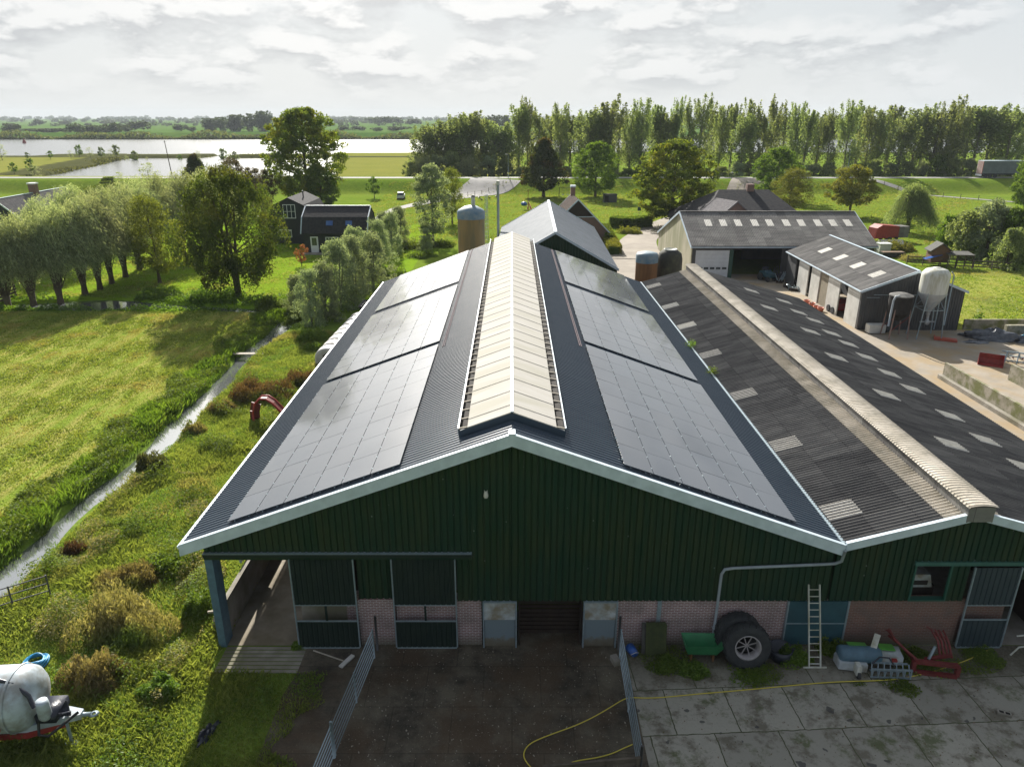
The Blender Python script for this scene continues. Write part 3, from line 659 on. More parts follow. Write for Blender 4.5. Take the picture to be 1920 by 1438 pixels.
# cow door opening with dark boards, and two stable doors
ob = pm()
for k in range(11): ob.box(.26, 2.6, 22.72, 22.76, .02+k*.19, .17+k*.19)
ob.box(.24, .3, 22.02, 22.7, 0, 2.1); ob.box(2.56, 2.6, 22.02, 22.7, 0, 2.1)
ob.build('board_door', M['darkwood'], barn)
for x0 in (-1.08, 2.63):
    d = pm().box(x0+.06, x0+1.19, 21.93, 22.0, .04, 1.25).build('stable_door', M['door_dirty'], barn)
    pm().box(x0+.05, x0+1.2, 21.91, 21.99, 1.26, 2.0).build('upper_leaf', M['white_paint'], d)
    pm().box(x0, x0+.05, 21.88, 22.06, 0, 2.02).box(x0+1.205, x0+1.26, 21.88, 22.06, 0, 2.02).box(x0, x0+1.26, 21.88, 22.06, 2.02, 2.06).build('door_frame', M['galv'], d)
# blue board gate at the joint, downpipe
bd = pm().box(10.17, 12.33, 21.95, 22.02, .12, 2.04).build('blue_board_door', M['teal'], barn)
pm().box(10.12, 10.17, 21.92, 22.03, .1, 2.06).box(12.33, 12.39, 21.92, 22.03, .1, 2.06).box(10.17, 12.33, 21.93, 21.97, 1.05, 1.09).build('door_frame', M['galv'], bd)
dp = pm(); dp.tube([(11.62, 21.5, 4.5), (11.62, 21.62, 4.0), (11.5, 21.8, 3.78), (11.2, 21.85, 3.72), (7.9, 21.85, 3.55), (7.62, 21.85, 3.5), (7.52, 21.85, 3.3), (7.5, 21.85, 1.6), (7.48, 21.85, .1)], .055, 10)
dp.box(7.42, 7.56, 21.76, 21.92, .9, 1.0); dp.build('downpipe', M['pvc'], barn, True)
# small white figure fixed to the gable
o_ = PY(911, 927, 21.9)
wm = thing('wall_ornament', 'small pale eared figure hung high on the green gable wall', 'ornament', (o_[0], 21.9, o_[1]-.12)); wm.scale = (.62, .62, .66)
MB().tube([(0, 0, 0), (0, 0, .1), (0, 0, .22), (0, 0, .30), (0, 0, .36)], [.10, .14, .12, .10, .04], 10).build('body', M['hutch'], wm, True)
for s in (-1, 1): MB().tube([(s*.06, 0, .33), (s*.085, 0, .44)], [.035, .01], 6).build('ear', M['hutch'], wm)

# ------------------------------------------------------------------ solar arrays
rails = {'left': 'left', 'right': 'right'}
pn = MB(); pn.box(-.846, .846, -.513, .513, 0, .035)
for cxq in (-.45, .45): pn.box(cxq-.03, cxq+.03, .505, .54, .0, .042)
pme = pn.build('solar_panel', M['panel']); pme.data.materials.append(M['galv'])
for pf in pme.data.polygons: pf.material_index = 1 if pf.index > 5 else 0
bpy.data.objects.remove(pme); panel_me = bpy.data.meshes['solar_panel']
frm = MB(); 
for a in (-.84, .84): frm.box(a-.006, a+.006, -.52, .52, -.01, .037)
DIST = ['nearest the gable', 'in the middle', 'farthest away']
for s, sn in ((-1, 'left'), (1, 'right')):
    for a, (y0, y1) in enumerate(((22.1, 35.9), (36.5, 50.1), (51.2, 64.0))):
        xm = 6.9*s; zc = RZ-SL1*6.9
        ar = thing('solar_array', f'block of solar panels on the {sn} slope of the barn, {DIST[a]}', 'solar panels', (xm, y0, zc), 0, 'solar panel blocks on the barn roof')
        ar.rotation_euler = (0, s*math.atan(SL1), 0)
        L8 = (y1-y0)/8; Wd = 6.62/6
        rl = MB()
        for k in range(6):
            for q in (-.28, .28): rl.box((k-2.5)*Wd+q-.02, (k-2.5)*Wd+q+.02, .0, y1-y0, .045, .085)
        rl.build('mounting_rail', M['galv'], ar)
        for i in range(8):
            for j in range(6):
                if a == 2 and False: continue
                o = bpy.data.objects.new('solar_panel', panel_me); link(o, ar)
                o.rotation_euler = (random.gauss(0, .002), random.gauss(0, .002), math.pi/2)
                o.scale = (L8/1.71, Wd/1.05, 1)
                o.location = ((j-2.5)*Wd, (i+.5)*L8, .09)

# ------------------------------------------------------------------ second barn
R2X, R2Z, S2 = 16.07, 5.88, .285; VX = 11.68; E2X = 26.5
lo_ = (19, 22, 0)
b2 = thing('cattle_shed', 'long low barn with ridged dark fibre cement roof and pale ridge vent', 'barn', lo_)
def p2(): return MB(lo_)
corr(p2(), VX, R2Z-S2*(R2X-VX), R2X, R2Z, YF+.05, 64.2, .177, .06).build('roof', M['fibre'], b2)
corr(p2(), R2X, R2Z, E2X, R2Z-S2*(E2X-R2X), YF+.05, 65.0, .177, .06).build('roof', M['fibre'], b2)
# pale sheets at the ridge
corr(p2(), 15.0, R2Z-S2*1.07+.012, 15.62, R2Z-S2*.45+.012, YF+.05, 64.1, .177, .06, under=0, lift=.014).build('ridge_sheet', M['fibre_light'], b2)
corr(p2(), 16.5, R2Z-S2*.43, 17.0, R2Z-S2*.93, YF+.05, 64.1, .177, .06, under=0, lift=.014).build('ridge_sheet', M['fibre_light'], b2)
# vent: upright boards with a rounded corrugated top
vb = p2(); vb.box(15.62, 15.66, YF-.05, 64.2, 5.6, 6.2); vb.box(16.48, 16.52, YF-.05, 64.2, 5.6, 6.2); vb.box(15.66, 16.48, YF-.05, YF, 5.62, 6.2)
vb.build('ridge_vent_side', M['fibre_grey'], b2)
vt = p2(); pts = [(15.55, 6.19), (15.6, 6.24), (15.8, 6.285), (16.07, 6.30), (16.34, 6.285), (16.54, 6.24), (16.59, 6.19)]
for (xa, za), (xb, zb) in zip(pts[:-1], pts[1:]): corr(vt, xa, za, xb, zb, YF-.12, 64.3, .177, .028, under=.03)
vt.build('ridge_vent_top', M['fibre_light'], b2)
for y in (24.3, 30.1, 36.3, 43.2, 49.7, 55.3, 62.3):
    corr(p2(), 11.75, R2Z-S2*(R2X-11.75), 12.92, R2Z-S2*(R2X-12.92), y-1.15, y, .177, .06, under=0, lift=.012).build('skylight', M['skylight'], b2)
for u, v in ((1509,595),(1539,618),(1570,638),(1603,662),(1642,691),(1686,721),(1752,769),(1814,812),(1886,862),(1500,615),(1545,662),(1634,730),(1747,818),(1393,540),(1425,572),(1454,560),(1480,580)):
    x, y = RF(u, v, R2X, R2Z, -S2)
    if y > 63: continue
    y = round(y/.177)*.177 + (YF+.05) % .177
    corr(p2(), x, R2Z-S2*(x-R2X), x+1.15, R2Z-S2*(x+1.15-R2X), y-1.06, y, .177, .06, under=0, lift=.012).build('skylight', M['skylight'], b2)
z2 = lambda x: R2Z-S2*abs(x-R2X)-.12
g = p2(); vcorr(g, 11.6, 14.5, 2.06, z2, 22, .23, .03); vcorr(g, 14.5, 18.35, 3.75, z2, 22, .23, .03); vcorr(g, 18.35, 26.2, 3.0, lambda x: max(3.01, z2(x)), 22, .23, .03); vcorr(g, 15.85, 16.5, 2.06, 3.6, 22, .23, .03)
g.build('wall_cladding', M['green_sheet'], b2)
p2().box(12.42, 16.6, 22.04, 22.3, 0, 2.07).build('brick_wall', M['brick_red'], b2)
p2().box(14.45, 19.6, 21.9, 22.03, 3.6, 3.76).build('door_rail', mat('green steel rail', (.03, .11, .09), (.04, .13, .11), 2, .5), b2)
fs = p2()
for x0, x1 in ((VX, R2X), (R2X, E2X)):
    za, zb = R2Z-S2*abs(x0-R2X), R2Z-S2*abs(x1-R2X)
    fs.prism([(x0, YF-.03, za+.09), (x1, YF-.03, zb+.09), (x1, YF-.03, zb-.2), (x0, YF-.03, za-.2)], (0, .04, 0))
    fs.prism([(x0, YF-.032, za+.092), (x1, YF-.032, zb+.092), (x1, YF-.032, zb+.125), (x0, YF-.032, za+.125)], (0, .14, 0))
fs.build('verge_trim', M['white_trim'], b2)
p2().beam((VX-.02, YF, R2Z-S2*(R2X-VX)+.02), (VX-.02, 64, R2Z-S2*(R2X-VX)+.02), .12, .05).build('valley_gutter', M['galv'], b2)
isw = p2(); isw.box(12.4, 26, 63.9, 64.0, 0, 2.6); isw.box(26.0, 26.15, 22, 64.9, 0, 2.6); isw.box(12.4, 12.5, 22.4, 64, 0, 4.2); isw.box(20.2, 20.3, 22.2, 30, 0, 4); isw.build('inner_wall', M['darkwood'], b2)
# raised opening with a pale trough seen inside
wf = p2(); wf.box(14.5, 14.56, 21.95, 22.05, 2.1, 3.6); wf.box(15.8, 15.86, 21.95, 22.05, 2.1, 3.6); wf.box(14.5, 15.86, 21.95, 22.2, 2.05, 2.1); wf.build('opening_frame', mat('opening green', (.02, .10, .07), None, 1, .5), b2)
M['slate'] = mat('slate blue door sheet', (.022, .040, .050), (.03, .05, .06), 2, .6); slide_door(16.56, 18.28, lo_, b2, .12, 3.58, 21.84, ((1.35, 1.95),), 'galv', 'slate', ())
p2().box(16.6, 18.24, 21.9, 21.96, 1.98, 3.5).build('door_board', mat('grey black board', (.04, .045, .05), (.05, .055, .06), 2, .6), b2)
p2().box(16.6, 18.3, 22.2, 22.35, 0, 2.0).build('inner_brick_wall', M['brick_red'], b2)
tr_ = thing('feed_hopper', 'pale hopper seen through the raised opening of the low barn', 'hopper', (15.15, 22.9, 0))
MB().prism([(-.55, -.3, 2.2), (.55, -.3, 2.2), (.4, -.3, 2.75), (-.4, -.3, 2.75)], (0, .7, 0)).build('body', M['white_paint'], tr_)
MB().box(-.34, .34, -.33, -.302, 2.32, 2.5).build('slot', M['dark'], tr_); MB().box(-.7, .7, -.2, .9, 1.2, 2.2).build('base', M['darkwood'], tr_)

# ------------------------------------------------------------------ grey shed behind
def gable_barn(name, label, loc, rz, hw, y1, ze, zr, roofm, wallm, trimm, pitch=.25, amp=.03, over=.3, wallside=None, cap=True, ribs=True, hwr=None, cat='shed'):
    """gable building; ridge along local +y from 0 to y1, front gable at y=0"""
    o = thing(name, label, cat, loc, rz); hwr = hwr or hw; m = (zr-ze)/hw
    for s, h in ((-1, hw), (1, hwr)):
        corr(MB(), 0, zr, s*(h+over), zr-m*(h+over), -over, y1+over, pitch, amp, True).build('roof', roofm, o)
    f = lambda x: zr-m*abs(x)-.06
    wl = MB()
    if ribs:
        vcorr(wl, -hw, 0, 0, f, 0, .3, .03); vcorr(wl, 0, hwr, 0, f, 0, .3, .03)
    else: wl.prism([(-hw, 0, 0), (hwr, 0, 0), (hwr, 0, f(hwr)), (0, 0, f(0)), (-hw, 0, f(hw))], (0, .1, 0))
    wl.prism([(-hw, y1, 0), (hwr, y1, 0), (hwr, y1, f(hwr)), (0, y1, f(0)), (-hw, y1, f(hw))], (0, -.1, 0))
    wl.box(-hw, -hw+.1, .1, y1-.1, 0, f(hw)); wl.box(hwr-.1, hwr, .1, y1-.1, 0, f(hwr)); wl.build('wall', wallm, o)
    t = MB()
    for s, h in ((-1, hw+over), (1, hwr+over)):
        for yy in (-over-.03, y1+over-.01):
            t.prism([(0, yy, zr+.08), (s*h, yy, zr-m*h+.08), (s*h, yy, zr-m*h-.18), (0, yy, zr-.18)], (0, .04, 0))
    if cap: t.beam((0, -over, zr+.04), (0, y1+over, zr+.04), .3, .07)
    t.build('verge_trim', trimm, o); return o
gs = gable_barn('machine_shed', 'shed with plain pale grey metal roof and dark green gable behind the big barn', (4.33, 72.3, 0), R(-1.3), 6.3, 28.5, 4.3, 7.9, M['metal_grey_roof'], M['green_sheet'], M['white_trim'], .3, .012, .15)

# ------------------------------------------------------------------ workshop with roof lights
wo = (33, 87.6, 0)
ws = thing('workshop_barn', 'barn with corrugated grey roof, a row of roof lights and a white sectional door', 'barn', wo)
def p3(): return MB(wo)
WX0, WX1, WY0, WYR, WY1 = 21.8, 44.1, 87.6, 95, 108; WZE, WZR, WZB = 4.0, 7.1, 2.6
corrY(p3(), WYR, WZR, WY0-.35, WZE-.02, WX0-.15, WX1+.15, .21, .055).build('roof', M['fibre_grey'], ws)
corrY(p3(), WYR, WZR, WY1+.3, WZB, WX0-.15, WX1+.15, .21, .055).build('roof', M['fibre_grey'], ws)
def zr3(y): return WZR-(WYR-y)*.419 if y < WYR else WZR-(y-WYR)*.346
p3().prism([(WX0, WY0, 0), (WX0, WY1, 0), (WX0, WY1, zr3(WY1)), (WX0, WYR, WZR-.06), (WX0, WY0, zr3(WY0)-.06)], (.12, 0, 0)).build('gable_wall', M['cream_wall'], ws)
p3().prism([(WX1, WY0, 0), (WX1, WY1, 0), (WX1, WY1, zr3(WY1)), (WX1, WYR, WZR-.06), (WX1, WY0, zr3(WY0)-.06)], (-.12, 0, 0)).build('gable_wall', M['cream_wall'], ws)
fw = p3(); vcorr(fw, 21.92, 22.35, 0, 4, WY0, .25, .03); vcorr(fw, 22.35, 27.0, 3.45, 4, WY0, .25, .03); vcorr(fw, 27.0, 32.8, 3.6, 4, WY0, .25, .03); vcorr(fw, 32.8, 44, 0, 4, WY0, .25, .03); fw.box(21.9, 44, WY1-.2, WY1-.05, 0, 2.5)
fw.box(31.9, 44, 100, 100.1, 0, 4)
fw.build('front_wall', M['grey_wall'], ws)
sd = p3()
for k in range(7): sd.box(22.35, 26.45, WY0-.02, WY0+.04, .03+k*.485, .5+k*.485)
sd = sd.build('sectional_door', M['door_white'], ws)
for k in range(5): p3().box(22.75+k*.74, 23.3+k*.74, WY0-.035, WY0-.021, 1.1, 1.36).build('door_window', M['glass_dark'], sd)
p3().box(26.5, 26.95, WY0-.04, WY0+.08, 0, 3.6).build('door_post', mat('green post', (.02, .07, .05), None, 1, .6), ws)
t = p3()
for x in (WX0-.2, WX1+.12):
    t.prism([(x, WY0-.38, zr3(WY0-.38)+.09), (x, WYR, WZR+.11), (x, WY1+.3, zr3(WY1+.3)+.09), (x, WY1+.3, zr3(WY1+.3)-.16), (x, WYR, WZR-.16), (x, WY0-.38, zr3(WY0-.38)-.16)], (.08, 0, 0))
t.beam((WX0-.15, WY0-.42, WZE-.16), (WX1+.15, WY0-.42, WZE-.16), .12, .12); t.build('verge_trim', M['white_trim'], ws)
p3().beam((WX0-.1, WYR, WZR+.08), (WX1+.1, WYR, WZR+.08), .35, .06).build('ridge_cap', M['fibre_grey'], ws)
zq3 = lambda y: WZR-(WYR-y)*(WZR-WZE+.02)/(WYR-WY0+.35)
for k in range(10):
    x = WX0-.15+.21*round((24.3+k*1.98-WX0+.15)/.21); y0 = 91.6
    corrY(p3(), y0+1.5, zq3(y0+1.5), y0, zq3(y0), x, x+.84, .21, .055, lift=.02).build('skylight', M['skylight'], ws)

# ------------------------------------------------------------------ small shed at the right
so_ = (36.8, 64.7, 0)
ss = thing('pole_shed', 'dark ribbed shed with pale side panels and low grey roof beside the feed silos', 'shed', so_, R(-1.5))
SH, SE, SR, SY = 4.6, 3.76, 5.55, 20.5; ms = (SR-SE)/SH
for s in (-1, 1): corr(MB(), 0, SR, s*(SH+.2), SR-ms*(SH+.2), -.2, SY+.2, .25, .03).build('roof', M['fibre'], ss)
wl = MB(); fz = lambda x: SR-ms*abs(x)-.06
vcorr(wl, -SH, 0, 0, fz, 0, .24, .035); vcorr(wl, 0, SH, 0, fz, 0, .24, .035)
wl.box(-SH, -SH+.12, .1, .4, 0, SE-.1); wl.box(SH-.1, SH, .1, SY, 0, SE-.1); wl.box(-SH, SH, SY-.1, SY, 0, SE-.1); wl.box(-SH, -SH+.12, SY-3, SY, 0, SE-.1); wl.box(-.1, 0, .1, SY, 0, 3.4); wl.build('wall', M['grey_wall'], ss)
for y0, y1 in ((.4, 3.1), (5.0, 7.9), (10.2, 12.6), (13.5, 16.5)): MB().box(-SH-.02, -SH+.1, y0, y1, 0, SE-.1).build('side_panel', M['white_wall'], ss)
MB().box(-SH+.06, -SH+.12, 8.0, 10.1, 0, 3.4).build('side_door', mat('beige door', (.26, .23, .17), (.2, .18, .13), 2, .8), ss)
t = MB()
for s in (-1, 1): t.prism([(0, -.25, SR+.09), (s*(SH+.22), -.25, SR-ms*(SH+.22)+.09), (s*(SH+.22), -.25, SR-ms*(SH+.22)-.14), (0, -.25, SR-.14)], (0, .06, 0))
t.beam((-SH-.28, -.2, SE-.12), (-SH-.28, SY, SE-.12), .12, .1); t.beam((0, -.2, SR+.07), (0, SY+.2, SR+.07), .22, .05); t.build('verge_trim', M['white_trim'], ss)
MB().box(-SH+.4, -SH+1.6, -.07, -.03, 3.05, 3.1).box(-3.6, 3.0, -.075, -.035, 3.3, 3.36).box(2.4, 2.5, -.08, -.035, .1, 3.2).build('door_frame', M['galv'], ss)
for k in range(4):
    y = 2.2+k*4.3
    corr(MB(), -2.9, SR-ms*2.9, -1.7, SR-ms*1.7, y, y+1.2, .25, .03, under=0, lift=.02).build('skylight', M['skylight'], ss)

# ------------------------------------------------------------------ brick house behind
bh = gable_barn('brick_house', 'small brick house with steep brown tiled roof peeping over the grey shed', (10.05, 112, 0), R(2), 5.0, 8.5, 1.9, 6.9, M['tile_brown'], M['brick_red'], M['white_trim'], .3, .03, .25, cap=False, ribs=False, cat='house')
MB().prism([(-2.55, -.12, 4.35), (2.55, -.12, 4.35), (0, -.12, 6.75)], (0, .11, 0)).build('gable_boards', M['darkwood'], bh)
MB().box(-2.6, 2.6, -.16, 0, 4.2, 4.32).build('white_beam', M['white_trim'], bh)
MB().box(-.6, .6, -.06, .02, 2.5, 3.7).build('window', M['win_white'], bh)
ch = MB().box(-.35, .35, 7.0, 7.7, 6.0, 8.0).build('chimney', M['brick_red'], bh); MB().box(-.42, .42, 6.93, 7.77, 8.0, 8.3).build('chimney_cap', M['white_trim'], ch)

# ------------------------------------------------------------------ dark farmhouse behind the workshop
fh = thing('farmhouse', 'farmhouse with big dark hipped tile roof beyond the workshop', 'house', (37, 110, 0))
def hip(mb, x0, x1, y0, y1, ze, rx0, rx1, ry, zr):
    return mb.add([(x0, y0, ze), (x1, y0, ze), (x1, y1, ze), (x0, y1, ze), (rx0, ry, zr), (rx1, ry, zr)], [(0, 1, 5, 4), (1, 2, 5), (2, 3, 4, 5), (3, 0, 4), (0, 3, 2, 1)])
r1 = hip(MB((37, 110, 0)), 26.8, 46, 106, 130, 2.6, 32.9, 40.8, 118, 7.75).build('roof', M['tile_dark'], fh)
c_h = MB((37, 110, 0)).box(37.2, 38.3, 117.4, 118.4, 7.0, 8.6).build('chimney', M['brick_red'], r1)
MB((37, 110, 0)).box(27.8, 45, 107, 129, 0, 2.62).build('wall', M['brick_red'], fh)
cb = gable_barn('small_tiled_barn', 'low outbuilding with pale weathered tiles in front of the dark farmhouse roof', (33.3, 109.2, 0), R(20), 3.2, 5, 4.6, 6.9, M['tile_grey'], M['brick_red'], M['tile_grey'], .3, .03, .2, cap=False, ribs=False)

# ------------------------------------------------------------------ black wooden houses
def pane_window(parent, x0, x1, y, z0, z1, nx=2, nz=2, org=(0, 0, 0)):
    f = MB(org); f.box(x0, x1, y-.05, y, z0, z0+.09); f.box(x0, x1, y-.05, y, z1-.09, z1); f.box(x0, x0+.09, y-.05, y, z0+.09, z1-.09); f.box(x1-.09, x1, y-.05, y, z0+.09, z1-.09)
    for k in range(1, nx): xx = x0+(x1-x0)*k/nx; f.box(xx-.035, xx+.035, y-.045, y, z0+.09, z1-.09)
    for k in range(1, nz): q = z0+(z1-z0)*k/nz; f.box(x0+.09, x1-.09, y-.04, y, q-.025, q+.025)
    w_ = f.build('window', M['win_white'], parent); MB(org).box(x0+.05, x1-.05, y-.02, y-.005, z0+.05, z1-.05).build('pane', M['glass_dark'], w_); return w_
ha = thing('black_barn_house', 'tall black timber house with curved gambrel roof, the rear of the pair', 'house', (-34.3, 113, 0))
prof = [(-3.4, 2.2), (-3.2, 4.0), (-2.2, 5.8), (0, 6.9), (2.2, 5.8), (3.2, 4.0), (3.4, 2.2)]
MB().prism([(-3.3, 0, 0), (3.3, 0, 0)]+[(x, 0, z) for x, z in prof[::-1]], (0, 9.8, 0)).build('wall', M['black_wood'], ha)
r_ = MB()
for (xa, za), (xb, zb) in zip(prof[:-1], prof[1:]):
    r_.prism([(xa*1.02, -.2, za), (xb*1.02, -.2, zb), (xb*1.05, -.2, zb+.14), (xa*1.05, -.2, za+.14)], (0, 10.2, 0))
r_.build('roof', M['tile_dark'], ha)
pane_window(ha, -.9, 1.0, -.02, 3.9, 6.0, 3, 2); pane_window(ha, -2.2, .1, -.02, 1.0, 2.2, 3, 1)
MB().tube([(1.0, 5, 6.3), (1.0, 5, 7.6)], .1).build('chimney', M['black'], ha)
hb = thing('black_cottage', 'low black timber cottage with grey gambrel roof and two blue roof windows', 'house', (-25.6, 105, 0))
MB().box(-4.6, 4.6, .05, 6.8, 0, 2.95).build('wall', M['black_wood'], hb)
pr_ = [(-.35, 2.75), (.9, 4.9), (3.45, 6.2), (6.0, 4.9), (7.2, 2.75)]
r_ = MB()
for (ya, za), (yb, zb) in zip(pr_[:-1], pr_[1:]): r_.prism([(-4.75, ya, za), (-4.75, yb, zb), (-4.75, yb, zb+.13), (-4.75, ya, za+.13)], (9.5, 0, 0))
r_ = r_.build('roof', M['tile_dark'], hb)
gw = MB()
for x in (-4.7, 4.55): gw.prism([(x, .05, 2.9), (x, 1.0, 4.8), (x, 3.45, 6.1), (x, 5.9, 4.8), (x, 6.8, 2.9)], (.15, 0, 0))
gw.build('gable_wall', M['black_wood'], hb)
t = MB()
for x in (-4.86, 4.74):
    for (ya, za), (yb, zb) in zip(pr_[:2], pr_[1:3]): t.beam((x+.06, ya-.03, za+.06), (x+.06, yb-.03, zb+.06), .14, .2)
t.beam((-4.7, 3.45, 6.36), (4.7, 3.45, 6.36), .2, .08); t.build('verge_trim', M['white_trim'], hb)
for x in (-1.2, 1.6):
    MB().prism([(x, .18, 3.9), (x+.95, .18, 3.9), (x+.95, .52, 4.5), (x, .52, 4.5)], (0, -.1, .06)).build('roof_window', M['glass_blue'], r_)
pane_window(hb, -1.4, .5, 0.02, .1, 2.3, 4, 3); pane_window(hb, 1.6, 3.2, .02, .6, 2.3, 3, 3)
dd = MB().box(-3.6, -2.5, -.05, .04, 0, 2.35).build('door', M['win_white'], hb); MB().box(-3.4, -2.7, -.07, -.052, 1.1, 2.2).build('pane', M['glass_dark'], dd)
tag(MB().box(-30.6, -22.5, 103.2, 105.0, .01, .09).build('terrace', M['concrete']), kind='structure')
# garden bench + chairs in front
gb = thing('garden_bench', 'blue garden bench standing under the white cottage window', 'bench', (-25.2, 103.9, .09))
MB().box(-.9, .9, -.25, .2, .42, .47).build('seat', M['teal'], gb); MB().box(-.9, .9, .2, .26, .5, .95).build('backrest', M['teal'], gb)
for x in (-.8, .8):
    for y in (-.2, .2): MB().box(x-.04, x+.04, y-.04, y+.04, 0, .42).build('leg', M['teal'], gb)
gc = thing('garden_chair', 'small blue garden chair left of the bench', 'chair', (-27.0, 103.9, .09))
MB().box(-.28, .28, -.25, .25, .42, .47).build('seat', M['teal'], gc); MB().box(-.28, .28, .22, .27, .48, .95).build('backrest', M['teal'], gc)
for x in (-.24, .24):
    for y in (-.2, .2): MB().box(x-.03, x+.03, y-.03, y+.03, 0, .42).build('leg', M['teal'], gc)

# ------------------------------------------------------------------ left house + woodshed
lh = gable_barn('tiled_house', 'black house at the left edge with grey tiled roof and brick chimney', (-75.5, 108, 0), R(3), 5.2, 19, 2.6, 7.3, M['tile_grey'], M['black_wood'], M['white_trim'], .3, .06, .3, ribs=False, cat='house')
lc = MB().box(-.5, .5, 9.5, 10.5, 6.4, 8.6).build('chimney', M['brick_red'], lh); MB().box(-.6, .6, 9.4, 10.6, 8.6, 8.8).build('chimney_cap', M['win_white'], lc)
pane_window(lh, 2.2, 3.6, -.02, 1.0, 2.6, 2, 1)
wsd = thing('log_store', 'open slatted wood store with a flat white top at the left edge', 'shed', (-55.8, 74.6, 0))
MB().box(-6, 1.2, -1.2, 3.5, 2.55, 2.68).build('roof', M['hutch'], wsd)
s_ = MB()
for k in range(7): s_.box(-6, 1.2, -1.1, -1.04, .1+k*.34, .32+k*.34)
for k in range(7): s_.box(1.06, 1.14, -1.0, 3.4, .1+k*.34, .32+k*.34)
s_.build('slats', M['fence_wood'], wsd)
for x, y in ((-5.9, -1), (1.0, -1), (1.0, 3.3), (-2.5, -1)): MB().box(x-.06, x+.06, y-.04, y+.08, 0, 2.55).build('post', M['fence_wood'], wsd)

# ------------------------------------------------------------------ silos and tanks
ts = thing('tall_silo', 'tall rusty brown silo with faded blue domed top behind the left roof slope', 'silo', (-4.25, 76, 0))
MB().lathe([(1.42, 0), (1.42, 3), (1.4, 6), (1.4, 8.75)], n=36).build('shell', M['rust'], ts, True)
MB().lathe([(1.44, 8.75), (1.44, 9.45), (1.3, 9.65), (.7, 9.98), (.25, 10.08), (.01, 10.1)], n=36).build('dome', M['blue_faded'], ts, True)
MB().tube([(.25, 0, 10.0), (.25, 0, 10.95)], .2, 12).build('filler_neck', M['silo_white'], ts)
MB().tube([(.25, 0, 10.95), (.25, 0, 11.1)], [.26, .1], 12).build('neck_cap', M['black'], ts)
mp_ = thing('vent_mast', 'tall pale pipe mast standing between the tall silo and the grey shed', 'mast', (-1.85, 98, 0))
MB().tube([(0, 0, 0), (0, 0, 10.2)], .17, 12).build('pipe', M['pvc'], mp_, True); MB().tube([(0, 0, 10.2), (0, 0, 10.75)], [.24, .22], 12).build('cap', M['silo_white'], mp_)
la = thing('ladder_mast', 'thin dark lattice mast just right of the tall silo', 'mast', (-3.2, 92, 0))
l_ = MB()
for x, y in ((-.25, 0), (.25, 0), (0, .4)): l_.tube([(x, y, 0), (x*.6, y*.6, 9.6)], .035, 5)
for k in range(18): l_.beam((-.24*(1-k*.02), 0, .5+k*.5), (.24*(1-k*.02), 0, .5+k*.5), .03)
l_.build('lattice', M['galv'], la)
s1 = thing('rusty_silo', 'rusty brown silo with faded blue rounded top, left one of the close pair', 'silo', (13.45, 71.6, 0))
MB().lathe([(1.08, 0), (1.08, 5.2)], n=32).build('shell', M['rust_dark'], s1, True)
MB().lathe([(1.11, 5.05), (1.11, 5.75), (1.0, 5.95), (.5, 6.08), (.01, 6.12)], n=32).build('dome', M['blue_faded'], s1, True)
s2 = thing('mossy_silo', 'dark mossy silo with rounded shoulders and open rim, right one of the close pair', 'silo', (15.95, 72.6, 0))
MB().lathe([(1.25, 0), (1.28, 3), (1.25, 5.2), (1.12, 5.75), (.75, 6.05), (.62, 6.1)], n=36).build('shell', M['moss_black'], s2, True)
MB().lathe([(.6, 6.04), (.66, 6.04), (.66, 6.2), (.6, 6.2), (.6, 6.12), (.01, 6.12)], n=28).build('rim', M['silo_white'], s2, True)
fs_ = thing('feed_silo', 'weathered white feed silo with cone bottom on splayed steel legs', 'silo', (37.25, 62.6, 0)); fs_.scale = (.83, .83, 1)
MB().lathe([(1.38, 4.05), (1.38, 5.6), (1.3, 5.85), (1.05, 6.1), (.5, 6.25), (.45, 6.25)], n=40).build('tank', M['silo_white'], fs_, True)
MB().lathe([(.01, 6.3), (.42, 6.28), (.46, 6.22), (.46, 6.2)], n=24).build('lid', M['silo_white'], fs_, True)
MB().lathe([(1.40, 4.08), (1.42, 4.0), (.22, 2.35), (.2, 2.05)], n=40).build('cone', M['tin'], fs_, True)
for sx, sy in ((-1, -1), (1, -1), (1, 1), (-1, 1)):
    MB().beam((sx*.95, sy*.95, 4.15), (sx*1.35, sy*1.05, 0), .09, .09).build('leg', M['galv'], fs_)
bcs = MB()
for a, b in (((-1, -1), (1, -1)), ((1, -1), (1, 1)), ((1, 1), (-1, 1)), ((-1, 1), (-1, -1))):
    bcs.beam((a[0]*1.07, a[1]*.98, 2.6), (b[0]*1.07, b[1]*.98, 2.6), .05); bcs.beam((a[0]*1.07, a[1]*.98, 2.6), (b[0]*.95, b[1]*.95, 4.05), .04)
bcs.build('brace', M['galv'], fs_); MB().tube([(0, 0, 2.05), (0, -.1, 1.5)], .14).tube([(-.8, -.1, 1.4), (.8, -.1, 1.4)], .07).lathe([(.01, -.12), (.25, -.12), (.25, .12), (.01, .12)], (0, -.1, 1.35), 16, 'Y').build('auger', M['tin'], fs_, True)
MB().tube([(1.3, -.5, 6.0), (1.55, -.6, 5.7), (1.6, -.6, 1.2)], .06).build('filler_pipe', M['galv'], fs_, True)
fb = thing('small_feed_bin', 'short dark round bin on rusty braced legs left of the white feed silo', 'silo', (34.45, 62.4, 0)); fb.scale = (.88, .88, 1)
MB().lathe([(.01, 4.05), (.5, 4.0), (1.1, 3.85), (1.1, 2.3), (.35, 1.6), (.01, 1.6)], n=36).build('bin', mat('dark grey shell', (.022, .020, .020), (.04, .036, .033), 2, .8, spec=.2), fb)
MB().lathe([(.01, 4.12), (.55, 4.06), (1.12, 3.88), (1.12, 3.8)], n=36).build('bin_cover', M['fibre_grey'], fb)
